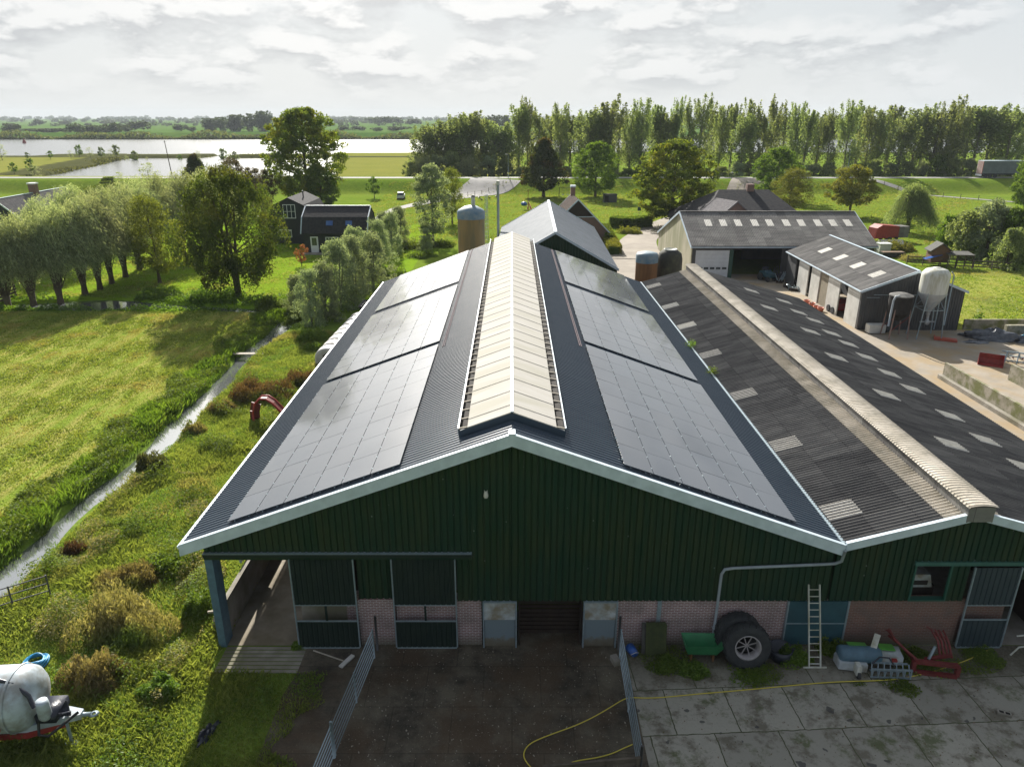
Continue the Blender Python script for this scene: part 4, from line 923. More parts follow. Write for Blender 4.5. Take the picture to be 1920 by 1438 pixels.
for sx, sy in ((-1, -1), (1, -1), (1, 1), (-1, 1)): MB().beam((sx*.75, sy*.75, 2.7), (sx*.95, sy*.9, 0), .09).build('leg', mat('rusty legs', (.22, .15, .13), (.3, .2, .17), 5, .8), fb)
MB().beam((-.9, -.88, .8), (.8, -.8, 2.1), .05).beam((-.9, .88, .8), (.8, .8, 2.1), .05).build('brace', M['grab_red'], fb)
MB().tube([(-.75, -1.1, 4.0), (-1.15, -1.1, 3.95), (-1.3, -1.1, 3.6), (-1.35, -1.1, 1.3)], .1, 10).build('filler_pipe', M['pvc'], fb, True)
rt = thing('red_tray', 'flat red steel tray lying under the white feed silo', 'tray', (38.6, 61.5, 0), R(-28))
MB().box(-.9, .9, -.6, .6, .04, .1).box(-.9, .9, -.6, -.55, .1, .25).box(-.9, -.85, -.55, .6, .1, .25).build('tray_body', mat('orange red paint', (.45, .09, .05), (.35, .07, .04), 3, .6), rt)
wb_ = thing('white_crate', 'pale grey box lying against the foot of the ribbed shed wall', 'box', (33.4, 63.6, 0))
MB().box(-.8, .7, -.3, .5, .1, .85).build('body', M['white_wall'], wb_); MB().tube([(.75, -.2, .3), (1.0, -.1, .32), (1.1, .1, .3)], .18).build('wheel', M['black_rubber'], wb_)

# ------------------------------------------------------------------ clamp walls and right-hand yard things
def cwall(label, x0, x1, y0, y1, h, name='concrete_wall', m='concrete_mossy', foot=True):
    o = thing(name, label, 'wall', ((x0+x1)/2, y1, 0)); og = o.location
    MB(og).box(x0, x1, y0, y1, 0, h).build('wall_slab', M[m], o)
    if foot: MB(og).box(x0-.35, x0-.003, y0, y1, 0, .3).build('footing', M['concrete'], o)
cwall('long mossy concrete clamp wall running along the yard beside the low barn', 32.75, 32.95, 26, 51.6, 1.25)
cwall('second concrete clamp wall, farther right and partly cut by the frame', 37.5, 37.7, 26, 51.2, 1.25, foot=False)
cwall('low dark concrete wall between the yard and the paddock', 42.2, 58, 64.9, 65.1, .95, foot=False)
cwall('short mossy concrete block lying in front of the low paddock wall', 45.2, 50, 63.4, 63.8, .8, name='concrete_block', foot=False)
def lump(name, label, cat, loc, ax, m, seed, rz=0, nz=.22, n=40):
    """crumpled sheet or heap: noisy half ellipsoid"""
    r = np.random.default_rng(seed); b = MB()
    ph = r.uniform(0, 6.28, 12); vs = []; fs = []; k = n//2
    for i in range(k+1):
        for j in range(n):
            th, q = math.pi/2*i/k, 2*math.pi*j/n
            rr = 1+nz*(math.sin(3*q+ph[0])*math.sin(4*th+ph[1])+.6*math.sin(7*q+ph[2]+3*th)+.4*math.sin(13*q+ph[3]-5*th)+.4*math.sin(9*th+ph[4]+5*q))
            vs.append((ax[0]*rr*math.sin(th)*math.cos(q), ax[1]*rr*math.sin(th)*math.sin(q), max(0, ax[2]*rr*math.cos(th))))
    for i in range(k):
        for j in range(n): fs.append((i*n+j, i*n+(j+1) % n, (i+1)*n+(j+1) % n, (i+1)*n+j))
    b.add(vs, fs); o = b.build(name, m, None, True); o.location = loc; o.rotation_euler[2] = rz; return tag(o, label, cat)
lump('silage_sheet', 'heap of crumpled grey black silage plastic by the low paddock wall', 'plastic heap', (43.0, 61.8, .0), (2.4, .9, .75), M['silage'], 3, R(-15))
lump('silage_sheet', 'smaller dark tail of crumpled plastic right of the big heap', 'plastic heap', (45.9, 60.7, .0), (1.5, .6, .45), M['silage'], 5, R(-10))
lump('blue_sheet', 'crumpled blue plastic film near the right edge of the yard', 'plastic heap', (47.6, 62.3, .0), (1.6, .6, .55), M['blue_film'], 6)
lump('flat_tarp', 'flat dark tarp lying on the yard in front of the shed', 'tarp', (41.0, 60.8, .0), (1.1, .5, .12), M['silage'], 9)
bk = thing('loader_bucket', 'worn red loader bucket standing on the yard near the right edge', 'bucket', (38.3, 54.6, 0), R(-32)); bk.scale = (.72, .8, .85)
MB().prism([(-1.15, -.55, .02), (-1.15, .5, .02), (-1.15, .6, .5), (-1.15, .45, 1.0), (-1.15, .38, 1.0), (-1.15, .5, .5), (-1.15, .42, .1), (-1.15, -.55, .1)], (2.3, 0, 0)).build('shell', M['red_paint'], bk)
for x in (-1.2, 1.15): MB().prism([(x, -.55, .02), (x, .5, .02), (x, .6, .5), (x, .45, 1.0), (x, .2, .95), (x, -.5, .35)], (.05, 0, 0)).build('side_plate', M['red_paint'], bk)
hr = thing('harrow_frame', 'tangled grey steel cultivator frame lying behind the red bucket', 'implement', (41.3, 54.6, 0), R(-30))
h_ = MB()
for k in range(5): h_.tube([(-1.6+k*.8, -.6, .15), (-1.5+k*.8, .1, .9), (-1.3+k*.8, .7, .25), (-1.1+k*.8, 1.0, .1)], .045, 6)
for y, z in ((-.5, .3), (.1, .88), (.6, .4)): h_.beam((-1.9, y, z), (1.9, y, z), .09)
h_.build('frame', M['galv'], hr)
for k in range(6): MB().tube([(-1.7+k*.65, .4, .35), (-1.6+k*.65, .9, .3), (-1.5+k*.65, 1.1, 0)], [.05, .04, .015], 6).build('tine', M['grab_red'], hr)

# scooter, pots and pallets by workshop door
mc = thing('small_tractor', 'small dark machine parked in the mouth of the open workshop', 'machine', (30.9, 86.2, 0), R(25))
MB().prism([(-.5, -.9, .5), (-.5, .9, .5), (-.5, .9, 1.1), (-.5, .1, 1.25), (-.5, -.3, 1.0), (-.5, -.9, .95)], (1.0, 0, 0)).build('body', M['teal'], mc)
MB().box(-.3, .3, .25, .7, 1.25, 1.55).build('seat', M['black'], mc)
MB().tube([(0, -.1, 1.2), (0, .1, 1.6)], .03).lathe([(.16, 0), (.2, .02), (.16, .04)], (0, .1, 1.6), 12).build('steering_wheel', M['black'], mc)
for x in (-.62, .5):
    for y, r in ((-.65, .32), (.6, .48)): MB().lathe([(.01, 0), (r*.5, .0), (r, .01), (r, .13), (r*.5, .14), (.01, .14)], (x, y, r), 20, 'X').build('wheel', M['black_rubber'], mc)
rr_ = random.Random(11)
for k, (u, v) in enumerate(((1452, 520), (1462, 530), (1470, 521), (1478, 540), (1488, 545), (1496, 536))):
    x, y = G(u, v); o = thing('scrap_stand', ['leaning steel rack in the workshop mouth', 'dark upright rack right of the small machine', 'grey rack against the workshop wall', 'pile of silver metal parts near the shed corner', 'bundle of pale metal bars by the shed corner', 'dark crate at the shed corner by the metal parts'][k], 'scrap', (x, y, 0), rr_.uniform(0, 3))
    b = MB()
    for q in range(10):
        a = Vector((rr_.uniform(-.6, .6), rr_.uniform(-.4, .4), rr_.uniform(0, .3))); b.beam(a, a+Vector((rr_.uniform(-.4, .4), rr_.uniform(-.4, .4), rr_.uniform(.3, 1.2 if k < 3 else .5))), .07)
    b.build('bars', [M['grey_wall'], M['galv'], M['tin']][k % 3], o); MB().box(-.5, .5, -.35, .35, 0, .3).build('base', M['darkwood'], o)
for k, (u, v) in enumerate(((1512, 570), (1522, 575), (1530, 581), (1538, 584))):
    x, y = G(u, v); o = thing('plastic_tub', f'orange plastic tub on the sandy strip below the shed panels, {ORD[k+1]} from the far end', 'tub', (x, y, 0), k, 'orange tubs by the shed')
    MB().lathe([(.01, .02), (.25, .02), (.34, .42), (.31, .42), (.22, .06), (.01, .06)], n=18).build('tub_body', M['terracotta'], o, True); MB().tube([(-.33, 0, .4), (-.2, 0, .55), (.2, 0, .55), (.33, 0, .4)], .02, 6).build('handle', M['cloth_white'], o)
rm_ = thing('red_machine', 'red machine parked inside the pole shed between the pale panels', 'machine', (33.0, 71.1, 0))
MB().prism([(-.6, -.8, .4), (-.6, .8, .4), (-.6, .8, 1.2), (-.6, -.3, 1.5), (-.6, -.8, 1.1)], (1.3, 0, 0)).build('body', M['red_paint'], rm_)
for y in (-.5, .5): MB().lathe([(.01, 0), (.35, 0), (.35, .15), (.01, .15)], (-.78, y, .35), 18, 'X').build('wheel', M['black_rubber'], rm_)

# red livestock trailer, garden things right
rx, ry = G(1650, 452)
tl = thing('red_trailer', 'red livestock trailer with grey canvas rear beyond the workshop roof', 'trailer', (rx+1, ry, 0), R(12))
MB().prism([(-3, -1, .6), (1.2, -1, .6), (1.2, -1, 2.4), (-1.9, -1, 2.7), (-2.8, -1, 2.2)], (0, 2, 0)).build('body', M['red_paint'], tl)
MB().box(1.22, 3.0, -1, 1, .6, 2.35).build('canvas', M['fibre_grey'], tl)
for x in (-.3, .8):
    for y in (-1.12, .98): MB().lathe([(.01, 0), (.4, 0), (.4, .15), (.01, .15)], (x, y, .4), 18, 'Y').build('wheel', M['black_rubber'], tl)
hx, hy = G(1768, 500)
hh = thing('chicken_coop', 'little wooden hen house with grey roof and wire run in the paddock garden', 'hen house', (hx-.4, hy, 0), R(-8))
MB().prism([(-1.3, 0, .5), (.9, 0, .5), (.9, 0, 2.1), (-.2, 0, 2.9), (-1.3, 0, 2.1)], (0, 1.8, 0)).build('wall', mat('brown boards', (.16, .085, .05), (.11, .06, .04), 3, .85), hh)
MB().prism([(-1.6, -.2, 1.95), (-.2, -.2, 3.0), (-.2, -.2, 3.1), (-1.6, -.2, 2.05)], (0, 2.2, 0)).prism([(1.2, -.2, 1.95), (-.2, -.2, 3.0), (-.2, -.2, 3.1), (1.2, -.2, 2.05)], (0, 2.2, 0)).build('roof', M['lichen'], hh)
MB().prism([(.4, -1.0, 1.7), (3.6, -1.0, 1.7), (3.6, 1.2, 1.85), (.4, 1.2, 1.85)], (0, 0, .07)).build('run_roof', M['lichen'], hh)
rn = MB()
for k in range(17): rn.box(.45+k*.19, .48+k*.19, -.95, -.92, 0, 1.7)
for x in (.45, 1.5, 2.5, 3.5):
    for y in (-.95, 1.1): rn.box(x-.05, x+.05, y-.05, y+.05, 0, 1.7)
rn.beam((.4, -.94, 1.65), (3.55, -.94, 1.65), .05).beam((.4, 1.1, 1.65), (3.55, 1.1, 1.65), .05).beam((.45, -.94, 1.65), (.45, 1.1, 1.65), .05).beam((3.5, -.94, 1.65), (3.5, 1.1, 1.65), .05).build('run_frame', M['fence_wood'], hh)
def fence(name, label, pts, hgt, nr, step, m, cat='fence', rw=.1, group=None, thin=False):
    o = thing(name, label, cat, (*pts[0], 0), 0, group); og = Vector((*pts[0], gz1(*pts[0]))); o.location = og
    r = MB(og)
    for a, b in zip(pts[:-1], pts[1:]):
        n = max(1, round(math.dist(a, b)/step)); za, zb = gz1(*a), gz1(*b)
        for i in range(n+1 if b == pts[-1] else n):
            x, y = a[0]+(b[0]-a[0])*i/n, a[1]+(b[1]-a[1])*i/n; z = gz1(x, y)
            MB(og).box(x-rw/2, x+rw/2, y-rw/2, y+rw/2, z-.1, z+hgt+.08).build('post', m, o)
        for k in range(nr):
            for i in range(n):
                xa, ya = a[0]+(b[0]-a[0])*i/n, a[1]+(b[1]-a[1])*i/n; xb, yb = a[0]+(b[0]-a[0])*(i+1)/n, a[1]+(b[1]-a[1])*(i+1)/n
                h = hgt*(k+1)/nr-.06; r.beam((xa, ya-.05, gz1(xa, ya)+h), (xb, yb-.05, gz1(xb, yb)+h), .02 if thin else .04, .02 if thin else .13)
    r.build('rails', m, o); return o
fence('plank_fence', 'dark three rail plank fence between the garden and the paddock', [G(1700, 495), G(1790, 502), G(1893, 508)], 1.1, 3, 2.0, M['fence_wood'])
fence('wire_fence', 'thin post and wire fence along the slope of the driveway', [(-.5, 196), (-6, 190), (-11, 184), (-14, 178)], 1.0, 2, 3, M['fence_wood'], thin=True)
fence('wire_fence', 'post and wire fence beside the cycle path below the dike', [(97, 194), (106, 182), (118, 166), (133, 150), (160, 132)], 1.0, 2, 4, M['fence_wood'], thin=True)
fence('wire_fence', 'post and wire fence on the bend of the lane by the farmhouse', [(52, 186), (60, 192), (70, 197)], 1.0, 2, 2.5, M['fence_wood'], thin=True)
rb = thing('garden_table', 'dark low garden bed frame behind the pole shed', 'planter', (*G(1672, 482), 0)); MB().box(-1.6, 1.6, -.6, .6, 0, .7).build('box_wall', M['black'], rb); MB().box(-1.5, 1.5, -.5, .5, .7, .75).build('soil_fill', M['soil'], rb)
wt = thing('white_container', 'small white container at the end of the workshop', 'container', (*G(1655, 474), 0)); MB().box(-.8, .8, -.6, .6, 0, 1.3).build('body', M['white_wall'], wt); MB().box(-.86, .86, -.66, .66, 1.3, 1.42).build('lid', M['win_white'], wt)
gh = thing('cold_frame', 'low pale greenhouse frame among the vegetable plants', 'greenhouse', (*G(1668, 463), 0)); MB().box(-1.8, 1.8, -.7, .7, 0, .5).build('frame', M['fence_wood'], gh); MB().prism([(-1.8, -.75, .5), (-1.8, 0, 1.1), (-1.8, .75, .5)], (3.6, 0, 0)).build('glazing', M['skylight'], gh)
bt = thing('blue_tarp_roll', 'blue tarpaulin sheet on the plank fence', 'tarp', (*G(1745, 500), 1.0), R(10)); MB().prism([(-1.2, -.3, 0), (1.2, -.3, .5), (1.2, .3, .55), (-1.2, .3, .05)], (0, 0, .06)).build('sheet', M['blue_plastic'], bt)

# ------------------------------------------------------------------ calf hutches
hp = thing('calf_hutch', 'white rounded calf hutch beside the barn, nearest of the row', 'calf hutch', (-14.75, 55.2, 0), 0, 'calf hutches in a row along the barn')
prf = [(-1.05, 0)]+[(-1.05*math.cos(math.pi*k/14), .55+.85*math.sin(math.pi*k/14)) for k in range(15)]+[(1.05, 0)]
hm = MB()
for (ya, sc) in ((-.55, .86), (-.5, .97), (-.4, 1), (.4, 1), (.5, .97), (.55, .86)):
    hm.v += [(x*sc, ya, z*sc) for x, z in prf]
nP = len(prf); hm.f += [(i*nP+k, i*nP+k+1, (i+1)*nP+k+1, (i+1)*nP+k) for i in range(5) for k in range(nP-1)]+[tuple(range(nP))[::-1], tuple(range(5*nP, 6*nP))]
hm.build('shell', M['hutch'], hp, False)
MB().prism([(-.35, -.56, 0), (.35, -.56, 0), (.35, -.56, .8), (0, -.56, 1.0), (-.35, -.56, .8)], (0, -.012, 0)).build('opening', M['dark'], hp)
for k in range(1, 8):
    c = copy_tree(hp); c.location = (-14.75+k*.06, 55.2+k*1.5, 0); c['label'] = f'white rounded calf hutch beside the barn, {ORD[k+1]} from the near end'
hp['label'] = 'white rounded calf hutch beside the barn, first at the near end'
tr3 = thing('farm_cart', 'small dark cart with pale rim parked at the far end of the calf hutches', 'cart', (-13.7, 70.2, 0))
MB().box(-1.3, 1.3, -1.2, 1.3, .6, 1.1).build('body', M['black'], tr3); MB().box(-1.4, 1.4, -1.3, -1.2, 1.1, 1.2).box(-1.4, 1.4, 1.3, 1.4, 1.1, 1.2).box(-1.4, -1.3, -1.2, 1.3, 1.1, 1.2).box(1.3, 1.4, -1.2, 1.3, 1.1, 1.2).build('rim', M['fibre_grey'], tr3)
for x in (-1.45, 1.3): MB().lathe([(.01, 0), (.38, 0), (.38, .15), (.01, .15)], (x, 0, .38), 18, 'X').build('wheel', M['black_rubber'], tr3)

# ------------------------------------------------------------------ foreground things
# red slide: curved chute
sld = thing('red_slide', 'dark red curved chute standing in the grass beside the barn', 'slide', (-16.1, 43.5, gz1(-16.1, 43.5)))
cv_ = [(-.75, 0, 0), (-.72, 0, .6), (-.55, 0, 1.15), (-.2, 0, 1.5), (.2, 0, 1.5), (.6, 0, 1.2), (1.0, 0, .7), (1.5, 0, .2)]
b = MB()
for (a, c) in zip(cv_[:-1], cv_[1:]): b.beam(a, c, .62, .09)
b.build('chute', M['grab_red'], sld)
for s in (-1, 1): MB().tube([(p[0], s*.31, p[2]+.06) for p in cv_], .065, 8).build('side_rim', mat('bright worn red', (.42, .045, .035), (.3, .03, .03), 4, .5), sld, True)
tag(MB().box(-24.0, -20.7, 57.15, 57.6, .03, .1).build('plank_bridge', M['pale_wood']), 'long pale plank laid across the ditch as a footbridge', 'footbridge')
hg = thing('field_gate', 'small dark metal gate on the ditch bank at the left edge', 'gate', (-20.2, 24.2, gz1(-20.2, 24.2)), R(35))
b = MB()
for z in (.25, .6, .95): b.tube([(-1.3, 0, z), (1.3, 0, z)], .025, 6)
b.build('rails', M['grey_wall'], hg)
for x in (-1.3, 0, 1.3): MB().tube([(x, 0, -.1), (x, 0, 1.0)], .035, 6).build('post', M['grey_wall'], hg)

# slurry tanker
tk = thing('slurry_tanker', 'pale slurry tanker with red stripe cut by the left edge of the picture', 'tanker', (-17.75, 17.6, 0), R(4))
MB().lathe([(.01, 2.95), (.45, 2.92), (.8, 2.80), (.96, 2.62), (1.0, 2.45), (1.0, -4), (.9, -4.3), (.01, -4.5)], (0, 0, 1.6), 40, 'X').build('tank', M['tank_paint'], tk, True)
for h in (2.35, .6, -1.2): MB().lathe([(1.03, -.04), (1.05, 0), (1.03, .04)], (h, 0, 1.6), 40, 'X').build('band', M['tank_paint'], tk, True)
MB().box(-4, 2.2, -1.025, -.97, 1.25, 1.33).build('stripe', mat('red stripe', (.5, .05, .04), None, 1, .5), tk)
MB().prism([(-4, -.55, .72), (2.6, -.55, .72), (4.05, -.12, .72), (4.05, .12, .72), (2.6, .55, .72), (-4, .55, .72)], (0, 0, .2)).build('chassis', M['tank_paint'], tk)
MB().prism([(-4, -.6, .52), (2.6, -.6, .52), (3.6, -.2, .52), (3.6, .2, .52), (2.6, .6, .52), (-4, .6, .52)], (0, 0, .19)).build('chassis_rail', M['red_paint'], tk)
MB().tube([(4.0, 0, .8), (4.3, 0, .8)], .07).lathe([(.07, -.03), (.15, 0), (.07, .03)], (4.4, 0, .8), 14).build('tow_eye', M['galv'], tk, True)
MB().lathe([(.01, 0), (.3, 0), (.33, -.28), (.2, -.3), (.01, -.3)], (.2, 0, 2.9), 20).build('hatch', M['tank_paint'], tk)
MB().tube([(.6, -.1, 2.68), (.9, -.15, 2.75), (1.8, -.25, 2.62), (2.5, -.35, 2.45), (2.95, -.5, 2.1), (3.05, -.55, 1.7)], .07, 10).build('suction_hose', M['black'], tk, True)
MB().lathe([(.01, .1), (.17, .1), (.19, 0), (.19, -.5), (.14, -.6), (.01, -.6)], (3.2, -.4, 1.7), 20).build('trap_pot', M['tank_paint'], tk, True)
pb = MB(); pb.box(2.9, 3.5, -.45, .4, .95, 1.25)
for k in range(9): pb.tube([(2.85+k*.1, -.35, 1.2), (3.1+k*.08, -.45+.05*k, 1.0), (3.4+k*.05, -.2, .98), (3.6, .1, 1.3-.03*k)], .03, 6)
pb.build('pump', M['black'], tk, True)
MB().tube([(3.05, -.55, 1.1), (3.1, -.75, .8), (3.4, -.8, .78), (3.8, -.4, .95), (4.0, -.1, 1.0)], .045, 8).build('hydraulic_hose', M['moss_black'], tk, True)
MB().beam((3.7, -.3, .75), (3.75, -.35, .0), .07).beam((3.55, -.35, .04), (3.95, -.35, .04), .2, .03).build('parking_leg', M['galv'], tk)
for y in (-1.2, .75):
    w_ = MB().lathe([(.3, 0), (.55, -.02), (.62, .05), (.62, .40), (.55, .47), (.3, .45)], (-2.2, y, .62), 28, 'Y').build('wheel', M['black_rubber'], tk, True); MB().lathe([(.01, .1), (.3, .06), (.3, .4), (.01, .36)], (-2.2, y, .62), 20, 'Y').build('rim', M['rim'], w_)
MB().prism([(1.5, -1.0, .6), (1.9, -1.0, .6), (1.9, -1.0, .95), (1.6, -1.0, 1.0)], (0, .12, 0)).build('mudguard', M['red_paint'], tk)
hc = thing('hose_coil', 'coil of bright blue hose lying in the grass by the tanker', 'hose', (-17.3, 21.0, gz1(-17.3, 21.0)+.05))
b = MB()
for k in range(5):
    r = .42-.04*k; b.tube([(r*math.cos(t), r*math.sin(t), .06+.05*math.sin(t*2+k)+k*.035) for t in np.linspace(0, 2*math.pi, 25)], .035, 6, False)
b.build('coil', mat('cyan hose', (.03, .30, .55), (.03, .2, .4), 3, .4), hc, True)
lump('rubbish_bag', 'crumpled black plastic bag lying in the bright grass', 'bag', (*G(388, 1378), 0), (.17, .42, .2), M['black'], 12, R(-15), .3)
# broken crate/boards outside corner post
ob_ = thing('leaning_boards', 'weathered boards leaning outside the blue corner post', 'boards', (-11.5, 22.9, 0)); MB().beam((0, 0, 0), (.25, .5, 1.0), .5, .05).beam((-.35, .3, .6), (.1, .35, .62), .08).build('boards', M['pale_wood'], ob_)
rbl = thing('orange_bucket', 'orange plastic bucket hanging on the feed alley wall', 'bucket', (-10.62, 27.0, .95)); MB().lathe([(.01, 0), (.14, 0), (.2, .42), (.17, .42), (.12, .04), (.01, .04)], n=20).build('shell', M['terracotta'], rbl, True); MB().tube([(-.19, 0, .4), (-.1, 0, .58), (.1, 0, .58), (.19, 0, .4)], .012, 6).build('handle', M['galv'], rbl)
wg = thing('wall_board', 'leaning plank board stored on the feed alley wall', 'board', (-10.7, 24, 0))
# yard gates
def tube_gate(label, a, b, h, n, loc_name='yard_gate', group=None, z0=.15):
    o = thing(loc_name, label, 'gate', (a[0], a[1], 0), 0, group); og = (a[0], a[1], 0)
    r = MB(og)
    for k in range(n):
        z = z0+(h-z0)*k/(n-1); r.tube([(a[0], a[1], z), (b[0], b[1], z)], .019, 8)
    r.build('rails', M['galv'], o, True)
    for t in (0, .5, 1):
        x, y = a[0]+(b[0]-a[0])*t, a[1]+(b[1]-a[1])*t; MB(og).tube([(x, y, .05), (x, y, h+.03)], .03, 8).build('upright', M['galv'], o, True)
    return o
tube_gate('long seven bar galvanised gate from the brick wall down the left of the yard', (-5.05, 21.3), (-5.5, 17.0), 1.3, 7)
tube_gate('second length of galvanised gate at the bottom of the picture, left', (-5.53, 16.9), (-5.85, 13.5), 1.3, 7)
tube_gate('narrow galvanised gate along the right side of the dark yard', (3.95, 21.3), (3.82, 16.2), 1.3, 5)
for lab, x, y, h in (('dark hinge post where the long left gate meets the brick wall', -5.02, 21.75, 1.55), ('galvanised post where the two left gates meet', -5.52, 16.95, 1.45), ('dark post where the right gate meets the wall', 3.98, 21.8, 1.5), ('dark post at the near end of the right gate', 3.82, 16.1, 1.4)):
    tag(MB((x, y, 0)).tube([(x, y, 0), (x, y, h)], .045, 10).build('gate_post', M['galv' if 'galv' in lab else 'grey_wall'], None, True), lab, 'post')
    bpy.context.view_layer.update()
for o in [o for o in bpy.data.objects if o.name.startswith('gate_post')]:
    q = {'gate_post': (-5.02, 21.75), 'gate_post.001': (-5.52, 16.95), 'gate_post.002': (3.98, 21.8), 'gate_post.003': (3.82, 16.1)}[o.name]; o.location = (*q, 0)
wf_ = thing('wooden_hurdle', 'old grey wooden hurdle closing the yard at the bottom of the picture', 'gate', (.9, 15.75, 0))
b = MB((.9, 15.75, 0)); b.beam((.9, 15.7, 1.0), (3.78, 16.0, 1.0), .07, .16).beam((.9, 15.7, .68), (3.78, 16.0, .68), .05, .14).beam((.9, 15.7, .36), (3.78, 16.0, .36), .05, .14).build('rails', M['fence_wood'], wf_)
for t in (0.05, .33, .66, .97): MB((.9, 15.75, 0)).box(.9+2.88*t-.05, .9+2.88*t+.05, 15.62+.3*t, 15.70+.3*t, 0, 1.12).build('upright', M['fence_wood'], wf_)
wb2 = thing('wooden_hurdle', 'pale wooden beam end showing at the very bottom left of the yard gate', 'gate', (-5.5, 14.6, 0)); MB().box(-.6, .5, -.05, .05, 1.15, 1.25).build('rails', M['pale_wood'], wb2); MB().box(-.55, -.45, .05, .12, 0, 1.2).build('upright', M['pale_wood'], wb2)
# squeegee
sq = thing('yard_scraper', 'pale long handled yard scraper lying on the ground by the sliding door', 'scraper', (*G(650, 1242), .03), 0)
MB().beam((-1.35, .55, .05), (-.12, 0, .06), .035).build('handle', M['fibre_light'], sq); MB().beam((-.15, -.32, .06), (.18, .28, .06), .16, .06).build('blade', M['hutch'], sq)
# hose
pts = [(1878, 1203), (1868, 1210), (1820, 1236), (1760, 1256), (1690, 1273), (1640, 1276), (1570, 1277), (1500, 1283), (1400, 1293), (1300, 1301), (1255, 1306), (1210, 1309), (1180, 1306), (1165, 1312), (1130, 1335), (1085, 1358), (1050, 1370), (1010, 1385), (992, 1394), (983, 1406), (981, 1418), (988, 1430), (1002, 1445)]
P3 = [(*G(u, v, .05), .05) for u, v in pts]
def smooth(P, n=4):
    P = np.array(P, float)
    for _ in range(3):
        Q = np.empty((len(P)*2-1, P.shape[1])); Q[::2] = P; Q[1::2] = (P[:-1]+P[1:])/2; Q[1:-1] = (Q[:-2]+2*Q[1:-1]+Q[2:])/4; P = Q
    return [tuple(p) for p in P]
tag(MB().tube(smooth(P3), .019, 6).build('yellow_hose', M['yellow'], None, True), 'long yellow hose snaking from the sliding door across the yard', 'hose')
P4 = [(*G(u, v, .05), .05) for u, v in [(1186, 1395), (1165, 1404), (1145, 1414), (1110, 1422), (1080, 1425), (1060, 1434), (1045, 1450)]]
tag(MB().tube(smooth(P4), .019, 6).build('yellow_hose', M['yellow'], None, True), 'short yellow hose end lying near the wooden hurdle', 'hose')
# right foreground
bb = thing('blue_bucket', 'small blue bucket on its side by the brick wall and right gate', 'bucket', (4.45, 21.55, .17), R(20)); MB().lathe([(.01, -.2), (.14, -.2), (.18, .2), (.16, .2), (.12, -.16), (.01, -.16)], (0, 0, 0), 20, 'Y').build('shell', M['blue_plastic'], bb, True); MB().tube([(-.17, -.19, .0), (0, -.26, .12), (.17, -.19, 0)], .012, 6).build('handle', M['hutch'], bb)
cb_ = thing('concrete_block', 'small pale block beside the foot of the right gate', 'block', (3.75, 21.1, 0), R(20)); MB().prism([(-.13, -.2, 0), (.13, -.2, 0), (.15, .2, 0), (-.1, .2, 0)], (0, 0, .22)).build('body', M['concrete'], cb_)
ms_ = thing('mossy_slab', 'moss covered board leaning against the pink brick wall', 'board', (5.3, 21.4, 0)); MB().prism([(-.38, 0, 0), (.38, .02, 0), (.4, .32, 1.18), (.34, .35, 1.24), (-.36, .34, 1.24)], (0, .08, 0)).build('board', M['moss_board'], ms_)
MB().prism([(-.5, .12, 0), (.15, .12, 0), (.12, .42, 1.15), (-.5, .42, 1.18)], (0, .06, 0)).build('rear_board', M['lichen'], ms_)
gt_ = thing('green_trough', 'green plastic feed trough standing by the brick wall', 'trough', (6.95, 21.35, 0), R(-2))
vs = []
for z, sx, sy in ((.28, .52, .16), (.82, .72, .38)): vs += [(-sx, -sy, z), (sx, -sy, z), (sx, sy, z), (-sx, sy, z)]
for z, sx, sy in ((.80, .68, .34), (.33, .49, .13)): vs += [(-sx, -sy, z), (sx, -sy, z), (sx, sy, z), (-sx, sy, z)]
f_ = [(0, 3, 2, 1)]
for a in (0, 4, 8):
    for k in range(4): f_.append((a+k, a+(k+1) % 4, a+4+(k+1) % 4, a+4+k))
f_.append((12, 13, 14, 15)); MB().add(vs, f_).build('tub', M['green_tub'], gt_)
for x in (-.4, .4): MB().box(x-.03, x+.03, -.2, .2, 0, .3).build('leg', M['rust_dark'], gt_)
def tyre(name, label, loc, rot, rim=True, R_=.86, W=.5):
    o = thing(name, label, 'tyre', loc); o.rotation_euler = rot
    MB().lathe([(R_*.52, -W*.42), (R_*.62, -W*.5), (R_*.86, -W*.5), (R_*.96, -W*.4), (R_*.97, 0), (R_*.96, W*.4), (R_*.86, W*.5), (R_*.62, W*.5), (R_*.52, W*.42), (R_*.52, -W*.42)], (0, 0, 0), 48, 'Y').build('tyre_body', M['black_rubber'], o, True)
    lg = MB()
    for k in range(44):
        t = 2*math.pi*k/44; s = 1 if k % 2 else -1
        c1 = Vector((math.cos(t)*R_*.975, s*.02, math.sin(t)*R_*.975)); t2 = t+.13; c2 = Vector((math.cos(t2)*R_*.94, s*W*.47, math.sin(t2)*R_*.94)); lg.beam(c1, c2, .055, .05)
    lg.build('tread', M['black_rubber'], o)
    if rim:
        MB().lathe([(R_*.50, -W*.45), (R_*.55, -W*.47), (R_*.50, -W*.40), (R_*.46, -W*.2), (R_*.44, 0), (R_*.46, W*.3)], (0, 0, 0), 40, 'Y').build('rim', M['rim'], o, True)
        s_ = MB()
        for k in range(4):
            t = math.pi*k/4+.3; s_.beam((math.cos(t)*R_*.46, -.02, math.sin(t)*R_*.46), (-math.cos(t)*R_*.46, -.02, -math.sin(t)*R_*.46), .03, .03)
        s_.build('spoke', M['rim'], o)
    return o
tyre('tractor_tyre', 'big tractor tyre with dusty rim, the front one facing the yard', (8.45, 21.05, .84), (R(-12), 0, R(-2)))
tyre('tractor_tyre', 'big tractor tyre behind the front tyre, against the brick wall', (8.30, 21.62, .86), (R(-4), 0, R(2)), False)
